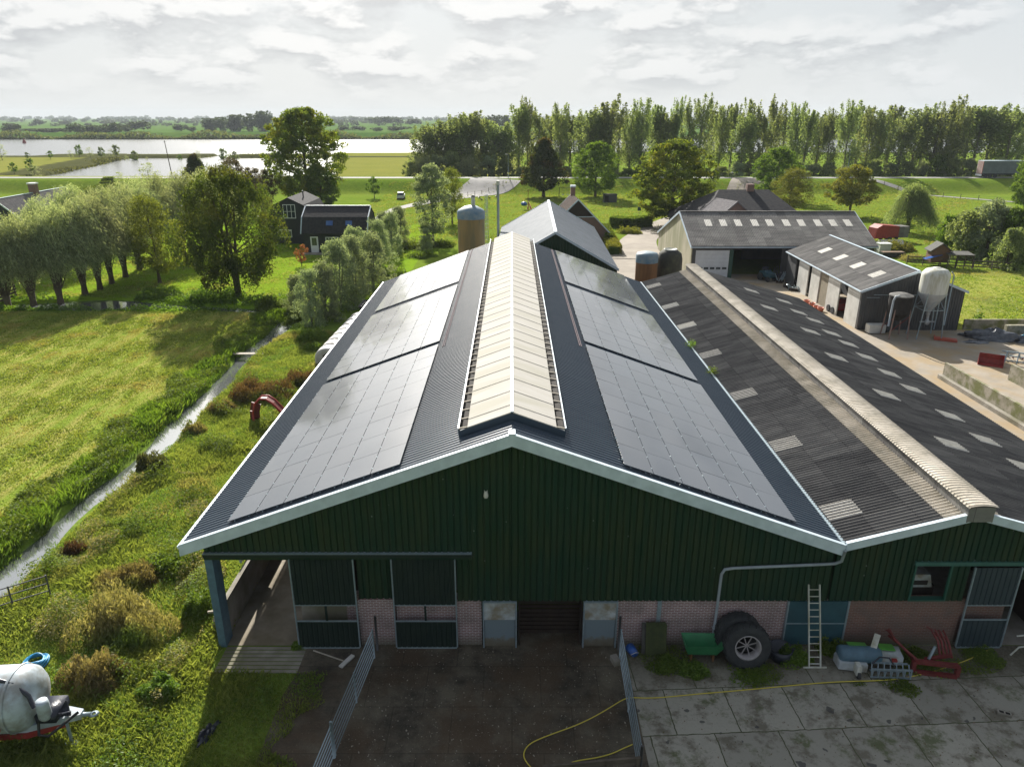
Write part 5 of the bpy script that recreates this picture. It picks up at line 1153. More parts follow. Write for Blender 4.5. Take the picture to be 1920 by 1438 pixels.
bt_ = thing('black_tub', 'round black rubber tub right of the tractor tyres', 'tub', (9.85, 21.35, 0)); MB().lathe([(.01, .02), (.36, .02), (.44, .5), (.40, .5), (.33, .07), (.01, .07)], n=28).build('tub_body', M['black'], bt_, True)
for s in (-1, 1): MB().tube([(s*.42, -.1, .42), (s*.5, -.05, .46), (s*.5, .05, .46), (s*.42, .1, .42)], .02, 6).build('handle', M['black'], bt_)
# ladder
ld = thing('ladder', 'aluminium ladder leaning against the green wall beside the blue door', 'ladder', (10.95, 20.85, 0)); ax_ = (1.05, 2.75)
ln = lambda t: (0, 1.08*t, 2.78*t)
for s in (-1, 1): MB().beam((s*.21, 0, .03), (s*.20, 1.08, 2.8), .035, .075).build('rail', M['silo_white'], ld)
for k in range(12):
    t = (k+.6)/12.3; a = ln(t); MB().tube([(-.21, a[1], a[2]), (.21, a[1], a[2])], .018, 6).build('rung', M['silo_white'], ld)
MB().beam((-.42, -.02, .03), (.42, -.02, .03), .05).build('foot_bar', M['silo_white'], ld)
# mower
mw = thing('mower_unit', 'grey mower unit with two bright green panels lying by the red brick wall', 'mower', (12.9, 20.85, 0), R(-5))
MB().lathe([(.01, -1.0), (.26, -1.0), (.30, -.9), (.30, .35), (.24, .45), (.01, .45)], (-.1, .1, .5), 24, 'X').build('drum', M['paint_blue'], mw, True)
MB().prism([(-1.15, -.25, .08), (-.2, -.35, .08), (-.15, .35, .08), (-1.0, .45, .08), (-1.2, .2, .08)], (0, 0, .3)).build('hood', M['white_paint'], mw)
MB().prism([(.15, -.1, .30), (1.05, -.15, .30), (1.1, .45, .30), (.2, .5, .30)], (0, 0, .35)).build('hood', M['white_paint'], mw)
for a in ((-.75, -.1, .05), (.32, .85, .12)): MB().prism([(a[0], .12, .79-a[2]*.6), (a[1], .10, .79-a[2]*.6), (a[1]+.03, .5, .66), (a[0]+.03, .5, .66)], (0, 0, .04)).build('green_panel', M['lime'], mw)
MB().beam((-.05, -.1, .62), (.35, .55, 1.05), .2, .05).build('arm', M['silo_white'], mw)
b = MB()
for z in (.08, .42): b.beam((-.15, -.55, z), (1.25, -.5, z), .05); b.beam((-.05, -.2, z), (1.2, -.18, z), .05)
for k in range(7): b.beam((-.12+k*.22, -.55, .08), (-.08+k*.215, -.53, .44), .04); b.beam((-.12+k*.22, -.55, .08), (-.02+k*.21, -.2, .42), .03)
b.build('guard_frame', M['galv'], mw)
MB().tube([(-.05, -.3, .45), (.15, -.3, .75), (.45, -.35, .78), (.65, -.4, .5)], .03, 6).build('hose', M['black'], mw, True)
MB().lathe([(.01, 0), (.14, 0), (.14, .1), (.01, .1)], (-.62, -.55, .14), 16, 'X').build('wheel', M['black_rubber'], mw)
MB().box(-.66, -.5, -.6, -.3, .12, .5).build('wheel_bracket', M['silo_white'], mw)
MB().box(.55, .72, -.42, -.3, .66, .74).build('red_label_block', M['red_paint'], mw)
# grab
gr = thing('bale_grab', 'dark red grab with curved tines lying against the red brick wall', 'grab', (14.9, 21.0, 0), R(-8))
MB().beam((-.5, -.45, .5), (.95, -.5, .5), .14).beam((-.5, -.5, .08), (.95, -.55, .08), .14).beam((-.5, -.47, .08), (-.5, -.47, .5), .14).beam((.95, -.52, .08), (.95, -.52, .5), .14).build('frame', M['grab_red'], gr)
for k in range(4): MB().tube([(-.3-k*.03, -.4+k*.1, .45-.05*k), (-.75-k*.04, -.2+k*.13, .75), (-1.1-k*.02, .0+k*.14, 1.0), (-1.28, .15+k*.1, 1.35-.1*k)], [.05, .045, .04, .02], 7).build('tine', M['grab_red'], gr, True)
for k in range(4): MB().tube([(.5+.13*k, -.1, .5), (.45+.12*k, .2, .95), (.25+.14*k, .45, 1.25), (.1+.16*k, .5, 1.3-.12*k)], [.045, .04, .035, .02], 7).build('tine', M['grab_red'], gr, True)
MB().beam((-.1, -.3, .5), (.85, -.1, .62), .1).beam((-1.0, .0, .9), (-1.15, .4, .85), .07).beam((.3, .35, 1.15), (.75, .3, 1.0), .06).build('cross_bar', M['grab_red'], gr)
MB().tube([(0, -.35, .55), (.3, 0, .85)], .05).build('cylinder', M['galv'], gr, True)
# wheelbarrow handle bit, brick
wbk = thing('barrow_frame', 'bent pale tube frame beside the right sliding door', 'frame', (18.9, 21.4, 0)); MB().tube([(-.5, 0, .95), (.3, -.05, 1.1), (.5, -.1, 1.0), (.55, -.12, .7), (-.3, 0, .45), (-.45, .1, 0)], .03, 8).build('tube_frame', M['silo_white'], wbk, True); MB().tube([(.55, -.12, .7), (.7, .2, .0)], .03, 8).build('leg', M['silo_white'], wbk)
bq = thing('paving_block', 'grey hollow block lying on the slabs at the right', 'block', (*G(1882, 1340), .02), R(-25)); MB().box(-.2, .2, -.09, .09, 0, .09).build('body', M['concrete'], bq); MB().box(-.15, -.02, -.05, .05, .09, .093).box(.03, .16, -.05, .05, .09, .093).build('hollow', M['dark'], bq)

# ------------------------------------------------------------------ far objects: lorry, car, lamps, posts
tx, ty = 126.5, 203
lo2 = thing('lorry_trailer', 'pale grey box trailer with striped rear on the dike road at the right edge', 'lorry', (tx, ty, 3.06))
MB().box(.25, 13.2, -1.25, 1.25, 1.1, 4.3).build('box_body', M['metal_grey_roof'], lo2); MB().box(.2, 13.25, -1.28, 1.28, 4.3, 4.42).build('roof_rim', M['white_trim'], lo2)
b = MB()
for k in range(5): b.box(.12, .25, -1.25+k*.5, -.99+k*.5, 1.0, 4.3)
b.build('rear_stripe', mat('faded red', (.38, .17, .15), None, 1, .6), lo2)
b = MB()
for k in range(5): b.box(.14, .25, -.99+k*.5, -.75+k*.5, 1.0, 4.3)
b.build('rear_door', M['white_wall'], lo2); MB().box(.0, .3, -1.2, 1.2, .45, .9).build('bumper', M['win_white'], lo2)
MB().box(.6, 12.8, -.9, .9, .75, 1.1).build('chassis', M['black'], lo2)
for x in (1.4, 2.7, 4.0, 11.3):
    for y in (-1.25, .9): MB().lathe([(.01, 0), (.5, 0), (.5, .35), (.01, .35)], (x, y, .5), 20, 'Y').build('wheel', M['black_rubber'], lo2)
MB().prism([(13.6, -1.2, .5), (15.8, -1.2, .5), (15.8, -1.2, 2.6), (15.4, -1.2, 3.7), (13.6, -1.2, 3.8)], (0, 2.4, 0)).build('cab', M['red_paint'], lo2)
for x in (14.8,):
    for y in (-1.25, .9): MB().lathe([(.01, 0), (.5, 0), (.5, .35), (.01, .35)], (x, y, .5), 20, 'Y').build('wheel', M['black_rubber'], lo2)
cxx, cyy = G(752, 373)
ca = thing('parked_car', 'small white car parked on the grass below the dike', 'car', (cxx, cyy, 0), R(4))
MB().prism([(-.85, -1.9, .35), (.85, -1.9, .35), (.88, -1.9, .9), (.8, -1.9, .98), (-.8, -1.9, .98), (-.88, -1.9, .9)], (0, 3.9, 0)).build('body', M['door_white'], ca)
MB().add([(-.8, -1.85, .98), (.8, -1.85, .98), (.8, 1.0, .98), (-.8, 1.0, .98), (-.62, -1.5, 1.55), (.62, -1.5, 1.55), (.62, .3, 1.55), (-.62, .3, 1.55)], [(0, 1, 5, 4), (1, 2, 6, 5), (2, 3, 7, 6), (3, 0, 4, 7)]).build('windows', M['glass_dark'], ca)
MB().box(-.63, .63, -1.5, .3, 1.55, 1.6).build('roof', M['door_white'], ca)
for x in (-.9, .72):
    for y in (-1.25, 1.25): MB().lathe([(.01, 0), (.32, 0), (.32, .2), (.01, .2)], (x, y, .32), 18, 'X').build('wheel', M['black_rubber'], ca)
for x in (-.7, .55): MB().box(x, x+.16, -1.92, -1.9, .72, .88).build('tail_light', M['red_paint'], ca)
def lamp(label, x, y, h, arm=1.2, s=-1):
    o = thing('street_lamp', label, 'street lamp', (x, y, gz1(x, y)), 0, 'street lamps along the roads'); MB().tube([(0, 0, 0), (0, 0, h)], [.09, .05], 8).build('post', M['galv'], o, True)
    MB().tube([(0, 0, h-.05), (s*arm*.5, 0, h+.2), (s*arm, 0, h+.22)], .04, 6).build('arm', M['galv'], o, True); MB().box(s*arm-.35, s*arm+.35, -.12, .12, h+.14, h+.27).build('lamp_head', M['silo_white'], o)
lamp('street lamp on the dike road in front of the poplars', G(1577, 330, 3)[0], 206, 7)
lamp('street lamp beside the cycle path near the right edge', 121, 168, 6.5, .8)
lamp('slim street lamp by the tree left of the wide green tree', -1+.0, 199.5, 6.0, .5)
tp = thing('utility_pole', 'dark wooden pole standing at the pond beyond the dike', 'pole', (*G(323, 332, 3), 3)); MB().tube([(0, 0, 0), (-.6, 0, 9.5)], [.14, .09], 8).build('post', M['bark'], tp, True); MB().tube([(-.9, 0, 9.2), (-.2, 0, 9.2)], .04, 6).build('cross_arm', M['bark'], tp)
sx, sy = G(1197, 418)
sg = thing('sign_post', 'thin post with small blue sign beside the driveway hedge', 'sign', (sx, sy, 0)); MB().tube([(0, 0, 0), (0, 0, 2.9)], .04, 8).build('post', M['silo_white'], sg); MB().box(-.32, .32, -.04, -.0, 2.2, 2.9).build('board', M['teal'], sg)
tx_, ty_ = G(137, 350)
tpn = thing('trampoline', 'round trampoline with blue edge on the grass below the left dike', 'trampoline', (tx_, ty_, 0)); MB().lathe([(1.7, .9), (2.1, .9), (2.1, .98), (1.7, .98), (1.7, .9)], n=32).build('edge_pad', mat('pale blue pad', (.2, .35, .4), None, 1, .6), tpn); MB().lathe([(.01, .93), (1.7, .93)], n=32).build('mat', M['black'], tpn)
for k in range(6): t = k*math.pi/3; MB().tube([(1.9*math.cos(t), 1.9*math.sin(t), 0), (1.9*math.cos(t), 1.9*math.sin(t), .9)], .04, 6).build('leg', M['galv'], tpn)
qx, qy = G(1143, 379)
dc = thing('field_shelter', 'small dark field shelter on the meadow between the round trees', 'shelter', (qx, qy, 0)); MB().box(-1.5, 1.5, -1, 1, 0, 1.7).build('wall', M['grey_wall'], dc); MB().box(-1.6, 1.6, -1.1, 1.1, 1.7, 1.8).build('roof', M['tile_dark'], dc); MB().box(-1.3, -.4, -1.03, -1.001, .1, 1.5).build('opening', M['dark'], dc)
sw = thing('swing_frame', 'dark steel swing frame under the second round tree', 'swing', (*G(1060, 369), 0)); b = MB()
for x in (-1.5, 1.5): b.tube([(x-.1, -.9, 0), (x, 0, 2.2), (x-.1, .9, 0)], .05, 6)
b.tube([(-1.5, 0, 2.2), (1.5, 0, 2.2)], .05, 6).build('frame', M['grey_wall'], sw)
for x in (-.6, .6): MB().tube([(x-.2, 0, 2.2), (x-.2, 0, .5)], .015, 4).tube([(x+.2, 0, 2.2), (x+.2, 0, .5)], .015, 4).box(x-.25, x+.25, -.12, .12, .45, .5).build('seat', M['blue_plastic'], sw)
pf_ = thing('play_set', 'red and blue play equipment with a pole left of the grey shed ridge', 'play set', (*G(988, 393), 0)); MB().tube([(.2, 0, 0), (.25, 0, 4.2)], .07, 6).build('post', M['rust_dark'], pf_); MB().lathe([(.01, .9), (.5, .8), (.7, .45), (.5, .1), (.01, 0)], (-.6, 0, .7), 16).build('blue_tub', M['blue_plastic'], pf_, True); MB().tube([(.2, .1, 0), (.3, .1, 1.6), (.9, .1, .1)], .2, 8).build('red_slide', M['terracotta'], pf_, True)
for k, (u, v) in enumerate(((885, 374), (898, 374), (903, 377), (918, 374), (930, 372))):
    x, y = G(u, v); o = thing('goose', f'dark grazing bird on the slope meadow, {ORD[k+1]} from the left', 'bird', (x, y, gz1(x, y)), k*1.3, 'birds grazing on the meadow')
    MB().tube([(-.38, 0, .34), (-.22, 0, .36), (0, 0, .36), (.2, 0, .42), (.3, 0, .55), (.42, 0, .72), (.5, 0, .74), (.6, 0, .70)], [.03, .13, .18, .12, .06, .05, .06, .015], 8).tube([(0, .05, .25), (.02, .05, 0)], .02, 5).tube([(0, -.05, .25), (.02, -.05, 0)], .02, 5).build('bird_body', M['black'], o, True)

# ------------------------------------------------------------------ people
def skin_fig(name, joints, edges, rad, m, parent):
    me = bpy.data.meshes.new(name); me.from_pydata(joints, edges, []); o = bpy.data.objects.new(name, me); link(o, parent); me.materials.append(m)
    sk = o.modifiers.new('skin', 'SKIN'); 
    for i, r in enumerate(rad): me.skin_vertices[0].data[i].radius = (r, r)
    me.skin_vertices[0].data[0].use_root = True
    s = o.modifiers.new('sub', 'SUBSURF'); s.levels = s.render_levels = 2; sk.use_smooth_shade = True; return o
def skin_add(me):
    pass
def person(label, loc, rz, J, top, legs, group=None):
    """J: joint dict pelvis.. in metres; body one skinned surface, clothes as children following it"""
    o = thing('person', label, 'person', loc, rz, group)
    names = list(J); E_ = [('pelvis', 'chest'), ('chest', 'neck'), ('neck', 'head'), ('head', 'crown'), ('chest', 'shl'), ('shl', 'ell'), ('ell', 'hal'), ('chest', 'shr'), ('shr', 'elr'), ('elr', 'har'), ('pelvis', 'hil'), ('hil', 'knl'), ('knl', 'anl'), ('anl', 'tol'), ('pelvis', 'hir'), ('hir', 'knr'), ('knr', 'anr'), ('anr', 'tor')]
    Rr = dict(pelvis=.13, chest=.14, neck=.06, head=.09, crown=.07, shl=.06, shr=.06, ell=.045, elr=.045, hal=.035, har=.035, hil=.09, hir=.09, knl=.06, knr=.06, anl=.045, anr=.045, tol=.04, tor=.04)
    def mk(nm, keys, grow, m):
        ks = [k for k in names if k in keys]; me = bpy.data.meshes.new(nm)
        me.from_pydata([J[k] for k in ks], [(ks.index(a), ks.index(b)) for a, b in E_ if a in ks and b in ks], []); me.materials.append(m)
        ob = bpy.data.objects.new(nm, me); link(ob, o); sk = ob.modifiers.new('skin', 'SKIN'); sk.use_smooth_shade = True
        if not me.skin_vertices: me.attributes
        for i, k in enumerate(ks): me.skin_vertices[0].data[i].radius = (Rr[k]+grow, (Rr[k]+grow)*.85)
        s = ob.modifiers.new('sub', 'SUBSURF'); s.levels = s.render_levels = 1; return ob
    mk('body', names, 0, M['skin'])
    mk('jacket', ['pelvis', 'chest', 'shl', 'ell', 'shr', 'elr'], .02, top)
    mk('trousers', ['pelvis', 'hil', 'knl', 'anl', 'hir', 'knr', 'anr'], .015, legs)
    h = J['head']; MB().lathe([(.01, .13), (.07, .11), (.11, .04), (.115, -.02), (.10, -.05)], (h[0], h[1]+.01, h[2]+.05), 14).build('hair', M['bark'], o, True)
    return o
try:
    px_, py_ = G(1238, 443)
    person('person in dark blue work clothes walking past the cream workshop gable', (px_, py_, 0), R(150),
           dict(pelvis=(0, 0, .95), chest=(0, .02, 1.3), neck=(0, .02, 1.48), head=(0, .04, 1.62), crown=(0, .04, 1.72), shl=(-.2, .02, 1.42), ell=(-.26, .0, 1.14), hal=(-.24, .14, .92), shr=(.2, .02, 1.42), elr=(.26, -.05, 1.14), har=(.25, -.02, .88), hil=(-.1, 0, .9), knl=(-.11, .18, .5), anl=(-.11, .1, .09), tol=(-.11, .26, .05), hir=(.1, 0, .9), knr=(.11, -.02, .5), anr=(.11, -.25, .12), tor=(.11, -.12, .04)), M['cloth_dark'], M['cloth_dark'])
    bx, by = G(1373, 333, 3.06)
    person('cyclist in light jacket riding on the dike road', (bx, by, 3.1), R(90),
           dict(pelvis=(0, -.15, 1.0), chest=(0, .1, 1.32), neck=(0, .2, 1.47), head=(0, .25, 1.60), crown=(0, .25, 1.70), shl=(-.2, .17, 1.42), ell=(-.24, .38, 1.2), hal=(-.25, .55, 1.1), shr=(.2, .17, 1.42), elr=(.24, .38, 1.2), har=(.25, .55, 1.1), hil=(-.1, -.12, .97), knl=(-.11, .25, .8), anl=(-.11, .1, .42), tol=(-.11, .22, .38), hir=(.1, -.12, .97), knr=(.11, .18, .62), anr=(.11, 0, .25), tor=(.11, .12, .2)), M['cloth_white'], M['cloth_dark'])
except Exception as e: print('PERSON', e)
bc = thing('bicycle', 'dark bicycle ridden by the cyclist on the dike road', 'bicycle', (bx, by, 3.07), R(90))
for y in (-.52, .56): MB().lathe([(.31, -.02), (.34, 0), (.31, .02)], (0, y, .34), 24, 'X').build('wheel', M['black_rubber'], bc, True)
MB().tube([(0, -.52, .34), (0, -.2, .85), (0, .4, .85), (0, 0, .3), (0, -.2, .85)], .02, 6).tube([(0, .4, .85), (0, .56, .34)], .02, 6).build('frame', M['black'], bc); MB().tube([(-.25, .5, 1.08), (0, .42, 1.05), (.25, .5, 1.08)], .018, 6).build('handlebar', M['galv'], bc); MB().box(-.07, .07, -.32, -.08, .87, .93).build('saddle', M['black'], bc)

# ------------------------------------------------------------------ vegetation
def leaf_arr(C, size, r, asp=.55, T=None, flat=0.0):
    """quads centred on C with random or given directions T"""
    n = len(C); s = np.asarray(size)*r.uniform(.6, 1.35, n)[:, None]
    if T is None: T = r.normal(size=(n, 3)); T[:, 2] *= (1-flat)
    T = T/(np.linalg.norm(T, axis=1)[:, None]+1e-9); A = r.normal(size=(n, 3)); B = np.cross(T, A); B /= (np.linalg.norm(B, axis=1)[:, None]+1e-9)
    t, b = T*s*.5, B*s*.5*asp
    V = np.stack([C-t, C+b-t*.1, C+t, C-b-t*.1], 1).reshape(-1, 3); return V
def quads(nv): return np.arange(nv).reshape(-1, 4)
def leaf_mesh(name, Vs, m):
    V = np.concatenate(Vs); return npmesh(name, V, quads(len(V)), m)
def clump_cloud(r, centers, rad, per, sq=.75):
    C = np.repeat(centers, per, 0); R_ = np.repeat(rad, per)
    D = r.normal(size=(len(C), 3)); D /= np.linalg.norm(D, axis=1)[:, None]
    rr = r.uniform(.25, 1, len(C))**.6*R_
    D[:, 2] *= sq; return C+D*rr[:, None]
PROTO = {}
def crown_points(kind, r, h, w, n):
    """clump centres inside the crown's outline"""
    P = []
    lobes = r.uniform(0, 6.28, 8)
    while len(P) < n:
        t = r.uniform(0, 1); q = r.uniform(0, 6.28)
        if kind == 'poplar': prof = min(1, t*4+.15)*(1-t**2.2)**.8*(.75+.30*math.sin(t*13+lobes[1]+2*math.sin(q+lobes[2])))*(.8+.3*math.sin(2*q+lobes[0]+t*6)); z0 = .08
        elif kind == 'low': prof = math.sin(math.pi*(.45+.5*t))**.6*(.8+.3*math.sin(3*q+lobes[0]+4*t)); z0 = .0
        elif kind == 'cone': prof = min(1, t*6)*(1-t)**.75*1.05+.04; z0 = .14
        elif kind == 'open': prof = math.sin(math.pi*min(1, t*.86+.13))**.5*(.92+.16*math.sin(3*q+lobes[0])*math.sin(5*t+lobes[1])); z0 = .15
        elif kind == 'high': prof = math.sin(math.pi*min(1, t*.85+.13))**.55*(.85+.2*math.sin(3*q+lobes[0]+3*t)); z0 = .25
        else: prof = math.sin(math.pi*min(1, t*.9+.08))**.5*(.88+.16*math.sin(3*q+lobes[0]+2*t)); z0 = .16
        rad = prof*w/2*math.sqrt(r.uniform(.08, 1))
        P.append((rad*math.cos(q), rad*math.sin(q), h*(z0+(1-z0)*t)))
    return np.array(P)
def trunk_mb(r, h, rt, P, nl=14, lean=0, forks=1):
    b = MB(); hh = h*.8
    for fk in range(forks):
        dx, dy = (r.uniform(-.12, .12)*h, r.uniform(-.1, .1)*h) if forks > 1 else (lean*h, 0)
        pts = [(dx*(t**1.5)+.03*h*math.sin(4*t+fk)*t*.5, dy*t, hh*t) for t in np.linspace(0, 1, 7)]
        b.tube(pts, [rt*(1.35 if i == 0 else 1-.13*i)*(.8 if forks > 1 else 1) for i in range(7)], 8)
        for k in range(nl//forks):
            e = P[r.integers(len(P))]; t = min(.95, max(.18, e[2]/hh*.62)); i = t*6; i0 = int(i); f = i-i0
            a = Vector(pts[i0]).lerp(Vector(pts[min(6, i0+1)]), f); e = Vector(e); m_ = a.lerp(e, .5)+Vector((0, 0, .05*h*r.uniform(-.5, 1)))
            b.tube([a, m_, e], [rt*.32*(1.1-t*.7), rt*.2*(1.1-t*.7), rt*.04], 5, False)
    return b
def make_tree(key, kind, h, w, ncl, per, ls, crad, leafm, barkm='bark', seed=1, rt=None, asp=.6, forks=1, hang=0.0):
    r = np.random.default_rng(seed); P = crown_points(kind, r, h, w, ncl)
    C = clump_cloud(r, P, crad*r.uniform(.6, 1.3, ncl), per, .7 if not hang else 1.5)
    T = None
    if hang: T = r.normal(size=(len(C), 3)); T[:, 2] = -abs(T[:, 2])*2
    cm = leaf_mesh('crown', [leaf_arr(C, ls, r, asp, T)], L[leafm])
    b = trunk_mb(r, h, rt or h*.018, P, 16, 0, forks); tm = bpy.data.meshes.new('trunk'); tm.from_pydata([tuple(v) for v in b.v], [], b.f); tm.materials.append(M[barkm])
    PROTO[key] = (tm, cm, h, w)
def make_shoots(key, h, w, hz, nsh, per, ls, droop, bias, leafm, seed, asp=.16, barkm='bark', rt=.3, up=.8):
    """willow-like crown: many curved shoots carrying narrow leaves"""
    r = np.random.default_rng(seed); Cs = []; Ts = []; b = MB()
    if hz > .3: b.tube([(0, 0, -.1), (.04, 0, hz*.5), (0, 0, hz)], [rt*1.25, rt*.9, rt*1.2], 9)
    Lh = h-hz
    for k in range(nsh):
        q = r.uniform(0, 6.28); sp = math.sqrt(r.uniform(0, 1)); d = np.array([math.cos(q)*sp*w*.46+bias[0]*r.uniform(.3, 1), math.sin(q)*sp*w*.42+bias[1]*r.uniform(.3, 1), Lh*r.uniform(.55, 1.0)*(up+(1-up)*(1-sp))*(1-.35*sp)])
        t = np.linspace(0, 1, 9); P = np.outer(t, d)
        P[:, 2] = hz+Lh*r.uniform(.42, 1.05)*(1-.38*sp**2)*np.sin(t*math.pi*(.5+.26*droop*(.5+sp)))
        P[:, :2] += r.normal(0, .06, 2)[None, :]*w*(.35 if hz > .3 else 2.2); P[:, 0] += bias[0]*.9*t**2.5; P[:, 2] = np.maximum(.15, P[:, 2]+r.normal(0, .35)*t**2)
        if k % 4 == 0: b.tube([tuple(p) for p in P[::2]], [.05, .035, .02, .012, .006], 4, False)
        u = r.uniform(.12, 1, per)**.8; idx = u*8; i0 = np.minimum(idx.astype(int), 7); f = (idx-i0)[:, None]
        c = P[i0]*(1-f)+P[i0+1]*f; tv = P[i0+1]-P[i0]; tv /= np.linalg.norm(tv, axis=1)[:, None]
        Cs.append(c+r.normal(0, .16*w/6, (per, 3))); Ts.append(tv+r.normal(0, .45, (per, 3)))
    cm = leaf_mesh('crown', [leaf_arr(np.concatenate(Cs), ls, r, asp, np.concatenate(Ts))], L[leafm])
    tm = bpy.data.meshes.new('trunk'); tm.from_pydata([tuple(v) for v in b.v], [], b.f); tm.materials.append(M[barkm]); PROTO[key] = (tm, cm, h, w)
def plant_tree(key, name, label, cat, x, y, h, w, rz=None, group=None, cm='crown', tm='trunk'):
    tmm, cmm, ph, pw = PROTO[key]; o = thing(name, label, cat, (x, y, gz1(x, y)-.05), random.uniform(0, 6.28) if rz is None else rz, group); o.scale = (w/pw, w/pw, h/ph)
    link(bpy.data.objects.new(tm, tmm), o); link(bpy.data.objects.new(cm, cmm), o); return o
def px_tree(key, name, label, cat, u, vb, vt, wpx, zb=0.0, group=None, rz=None, Y=None):
    """tree whose foot is seen at (u,vb), top at vt, crown wpx wide"""
    if Y is None: x, y = G(u, vb, zb)
    else: y = Y; x = PY(u, vt, Y)[0]; 
    z = gz1(x, y); top = PY(u, vt, y)[1]; d = y*CT+(HC-z-(top-z)*.6)*ST
    return plant_tree(key, name, label, cat, x, y, max(1, top-z), wpx/F*d, rz, group)

def make_plume(key, h, w, nl, per, ls, leafm, barkm, seed, rt):
    """tall tree whose rising limbs each carry a loose plume of leaves"""
    r = np.random.default_rng(seed); b = MB(); Cs = []; top = []
    tr = [(.35*math.sin(3*t+seed)*t, .3*math.sin(2*t)*t, h*.93*t) for t in np.linspace(0, 1, 9)]; b.tube(tr, [rt*(1.3-.13*i) for i in range(9)], 7)
    for k in range(nl):
        t0 = r.uniform(.10, .80)**.9; i = min(7, int(t0*8)); a = Vector(tr[i]).lerp(Vector(tr[i+1]), t0*8-i); q = r.uniform(0, 6.28)
        ln = h*(.16+.20*(1-abs(t0-.4)))*r.uniform(.6, 1.25); out = w*.5*r.uniform(.35, 1.05)*(1-.35*max(0, t0-.45)/.35)
        e = a+Vector((math.cos(q)*out, math.sin(q)*out, ln)); e.z = min(e.z, h*r.uniform(.93, 1.02)); m_ = a.lerp(e, .5)+Vector((math.cos(q)*out*.22, math.sin(q)*out*.22, -ln*.06))
        b.tube([a, m_, e], [rt*.3, rt*.18, .03], 4, False)
        u = r.uniform(.12, 1.06, per)**.75; A, M_, E2 = map(np.array, (a, m_, e)); U = u[:, None]
        c = (1-U)**2*A+2*U*(1-U)*(M_*2-(A+E2)/2)+U**2*E2; rad = (.3+.85*np.sin(np.pi*np.clip(u, 0, 1)**.8))*w/10
        D = r.normal(0, .62, (per, 3)); D[:, 2] *= 1.25; Cs.append(c+D*rad[:, None])
    n = per*2; u = r.uniform(.25, 1.0, n); c = np.stack([np.interp(u*8, range(9), [p[j] for p in tr]) for j in range(3)], -1); Cs.append(c+r.normal(0, .55, (n, 3))*(1.25-u)[:, None]*1.6)
    C = np.concatenate(Cs); C = C[C[:, 2] < h*1.03]; T = r.normal(size=(len(C), 3)); T[:, 2] -= .5
    cm = leaf_mesh('crown', [leaf_arr(C, ls, r, .6, T)], L[leafm]); tm = bpy.data.meshes.new('trunk'); tm.from_pydata([tuple(v) for v in b.v], [], b.f); tm.materials.append(M[barkm]); PROTO[key] = (tm, cm, h, w)
for k, (nl, w_) in enumerate(((36, 8), (24, 6.5), (42, 10), (30, 9), (20, 7), (38, 10))): make_plume(f'pop{k}', 25, w_*1.08, nl, 135, .60, 'poplar', 'bark_pale', 20+k, .30)
make_tree('big', 'open', 21, 20, 520, 80, .46, 1.1, 'autumn', seed=31, rt=.55)
make_tree('walnut', 'open', 13.5, 12.5, 230, 150, .25, .8, 'dark', seed=32, rt=.34, forks=3, hang=1)
make_tree('lime', 'open', 17, 15, 420, 85, .38, .9, 'autumn', seed=33, rt=.4)
make_tree('chest', 'cone', 14, 14, 330, 85, .42, 1.0, 'chestnut', seed=34, rt=.38)
make_tree('round', 'open', 13, 13, 260, 70, .38, .85, 'green', seed=35, rt=.28)
make_tree('yel', 'high', 11, 11, 130, 110, .36, 1.0, 'yellow', seed=36, rt=.25, forks=2)
make_tree('brn', 'round', 9, 8, 130, 120, .20, .9, 'brown', seed=37, rt=.2)
make_tree('cop', 'round', 9, 9, 110, 90, .28, .9, 'copper', seed=38, rt=.2)
make_tree('silv', 'round', 13, 8, 170, 110, .28, .8, 'silver', seed=39, rt=.25)
make_tree('thin', 'open', 9, 5, 40, 40, .22, .6, 'willow', seed=40, rt=.12)
make_tree('app', 'high', 4.2, 4.8, 50, 60, .24, .5, 'green', seed=41, rt=.12)
make_tree('map', 'high', 2.4, 2.2, 30, 60, .12, .28, 'maple', seed=42, rt=.06)
for k in range(3): make_shoots(f'wil{k}', 8.2, 8.0, 1.5, 420, 62, .33, .85, (1.2, -.4), 'willow', 50+k, rt=.34)
for k in range(3): make_tree(f'osi{k}', 'low', 5.0, 4.6, 170, 85, .17, .52, 'silver', 'bark_pale', 60+k, .12, .4, 3)
make_shoots('weep', 9, 9.5, 3.0, 420, 90, .40, 1.85, (.2, 0), 'poplar', 70, rt=.35, up=.75)
make_shoots('bush', 5, 6, .2, 200, 60, .34, .55, (.2, 0), 'willow', 71, up=.8)

make_tree('low0', 'low', 5.5, 7, 120, 70, .30, .7, 'poplar', seed=90, rt=.15, forks=3)
make_tree('low1', 'low', 4.5, 6.5, 110, 70, .28, .65, 'green', seed=91, rt=.15, forks=3)
make_tree('low2', 'low', 5, 6, 110, 70, .26, .6, 'silver', seed=92, rt=.15, forks=3)
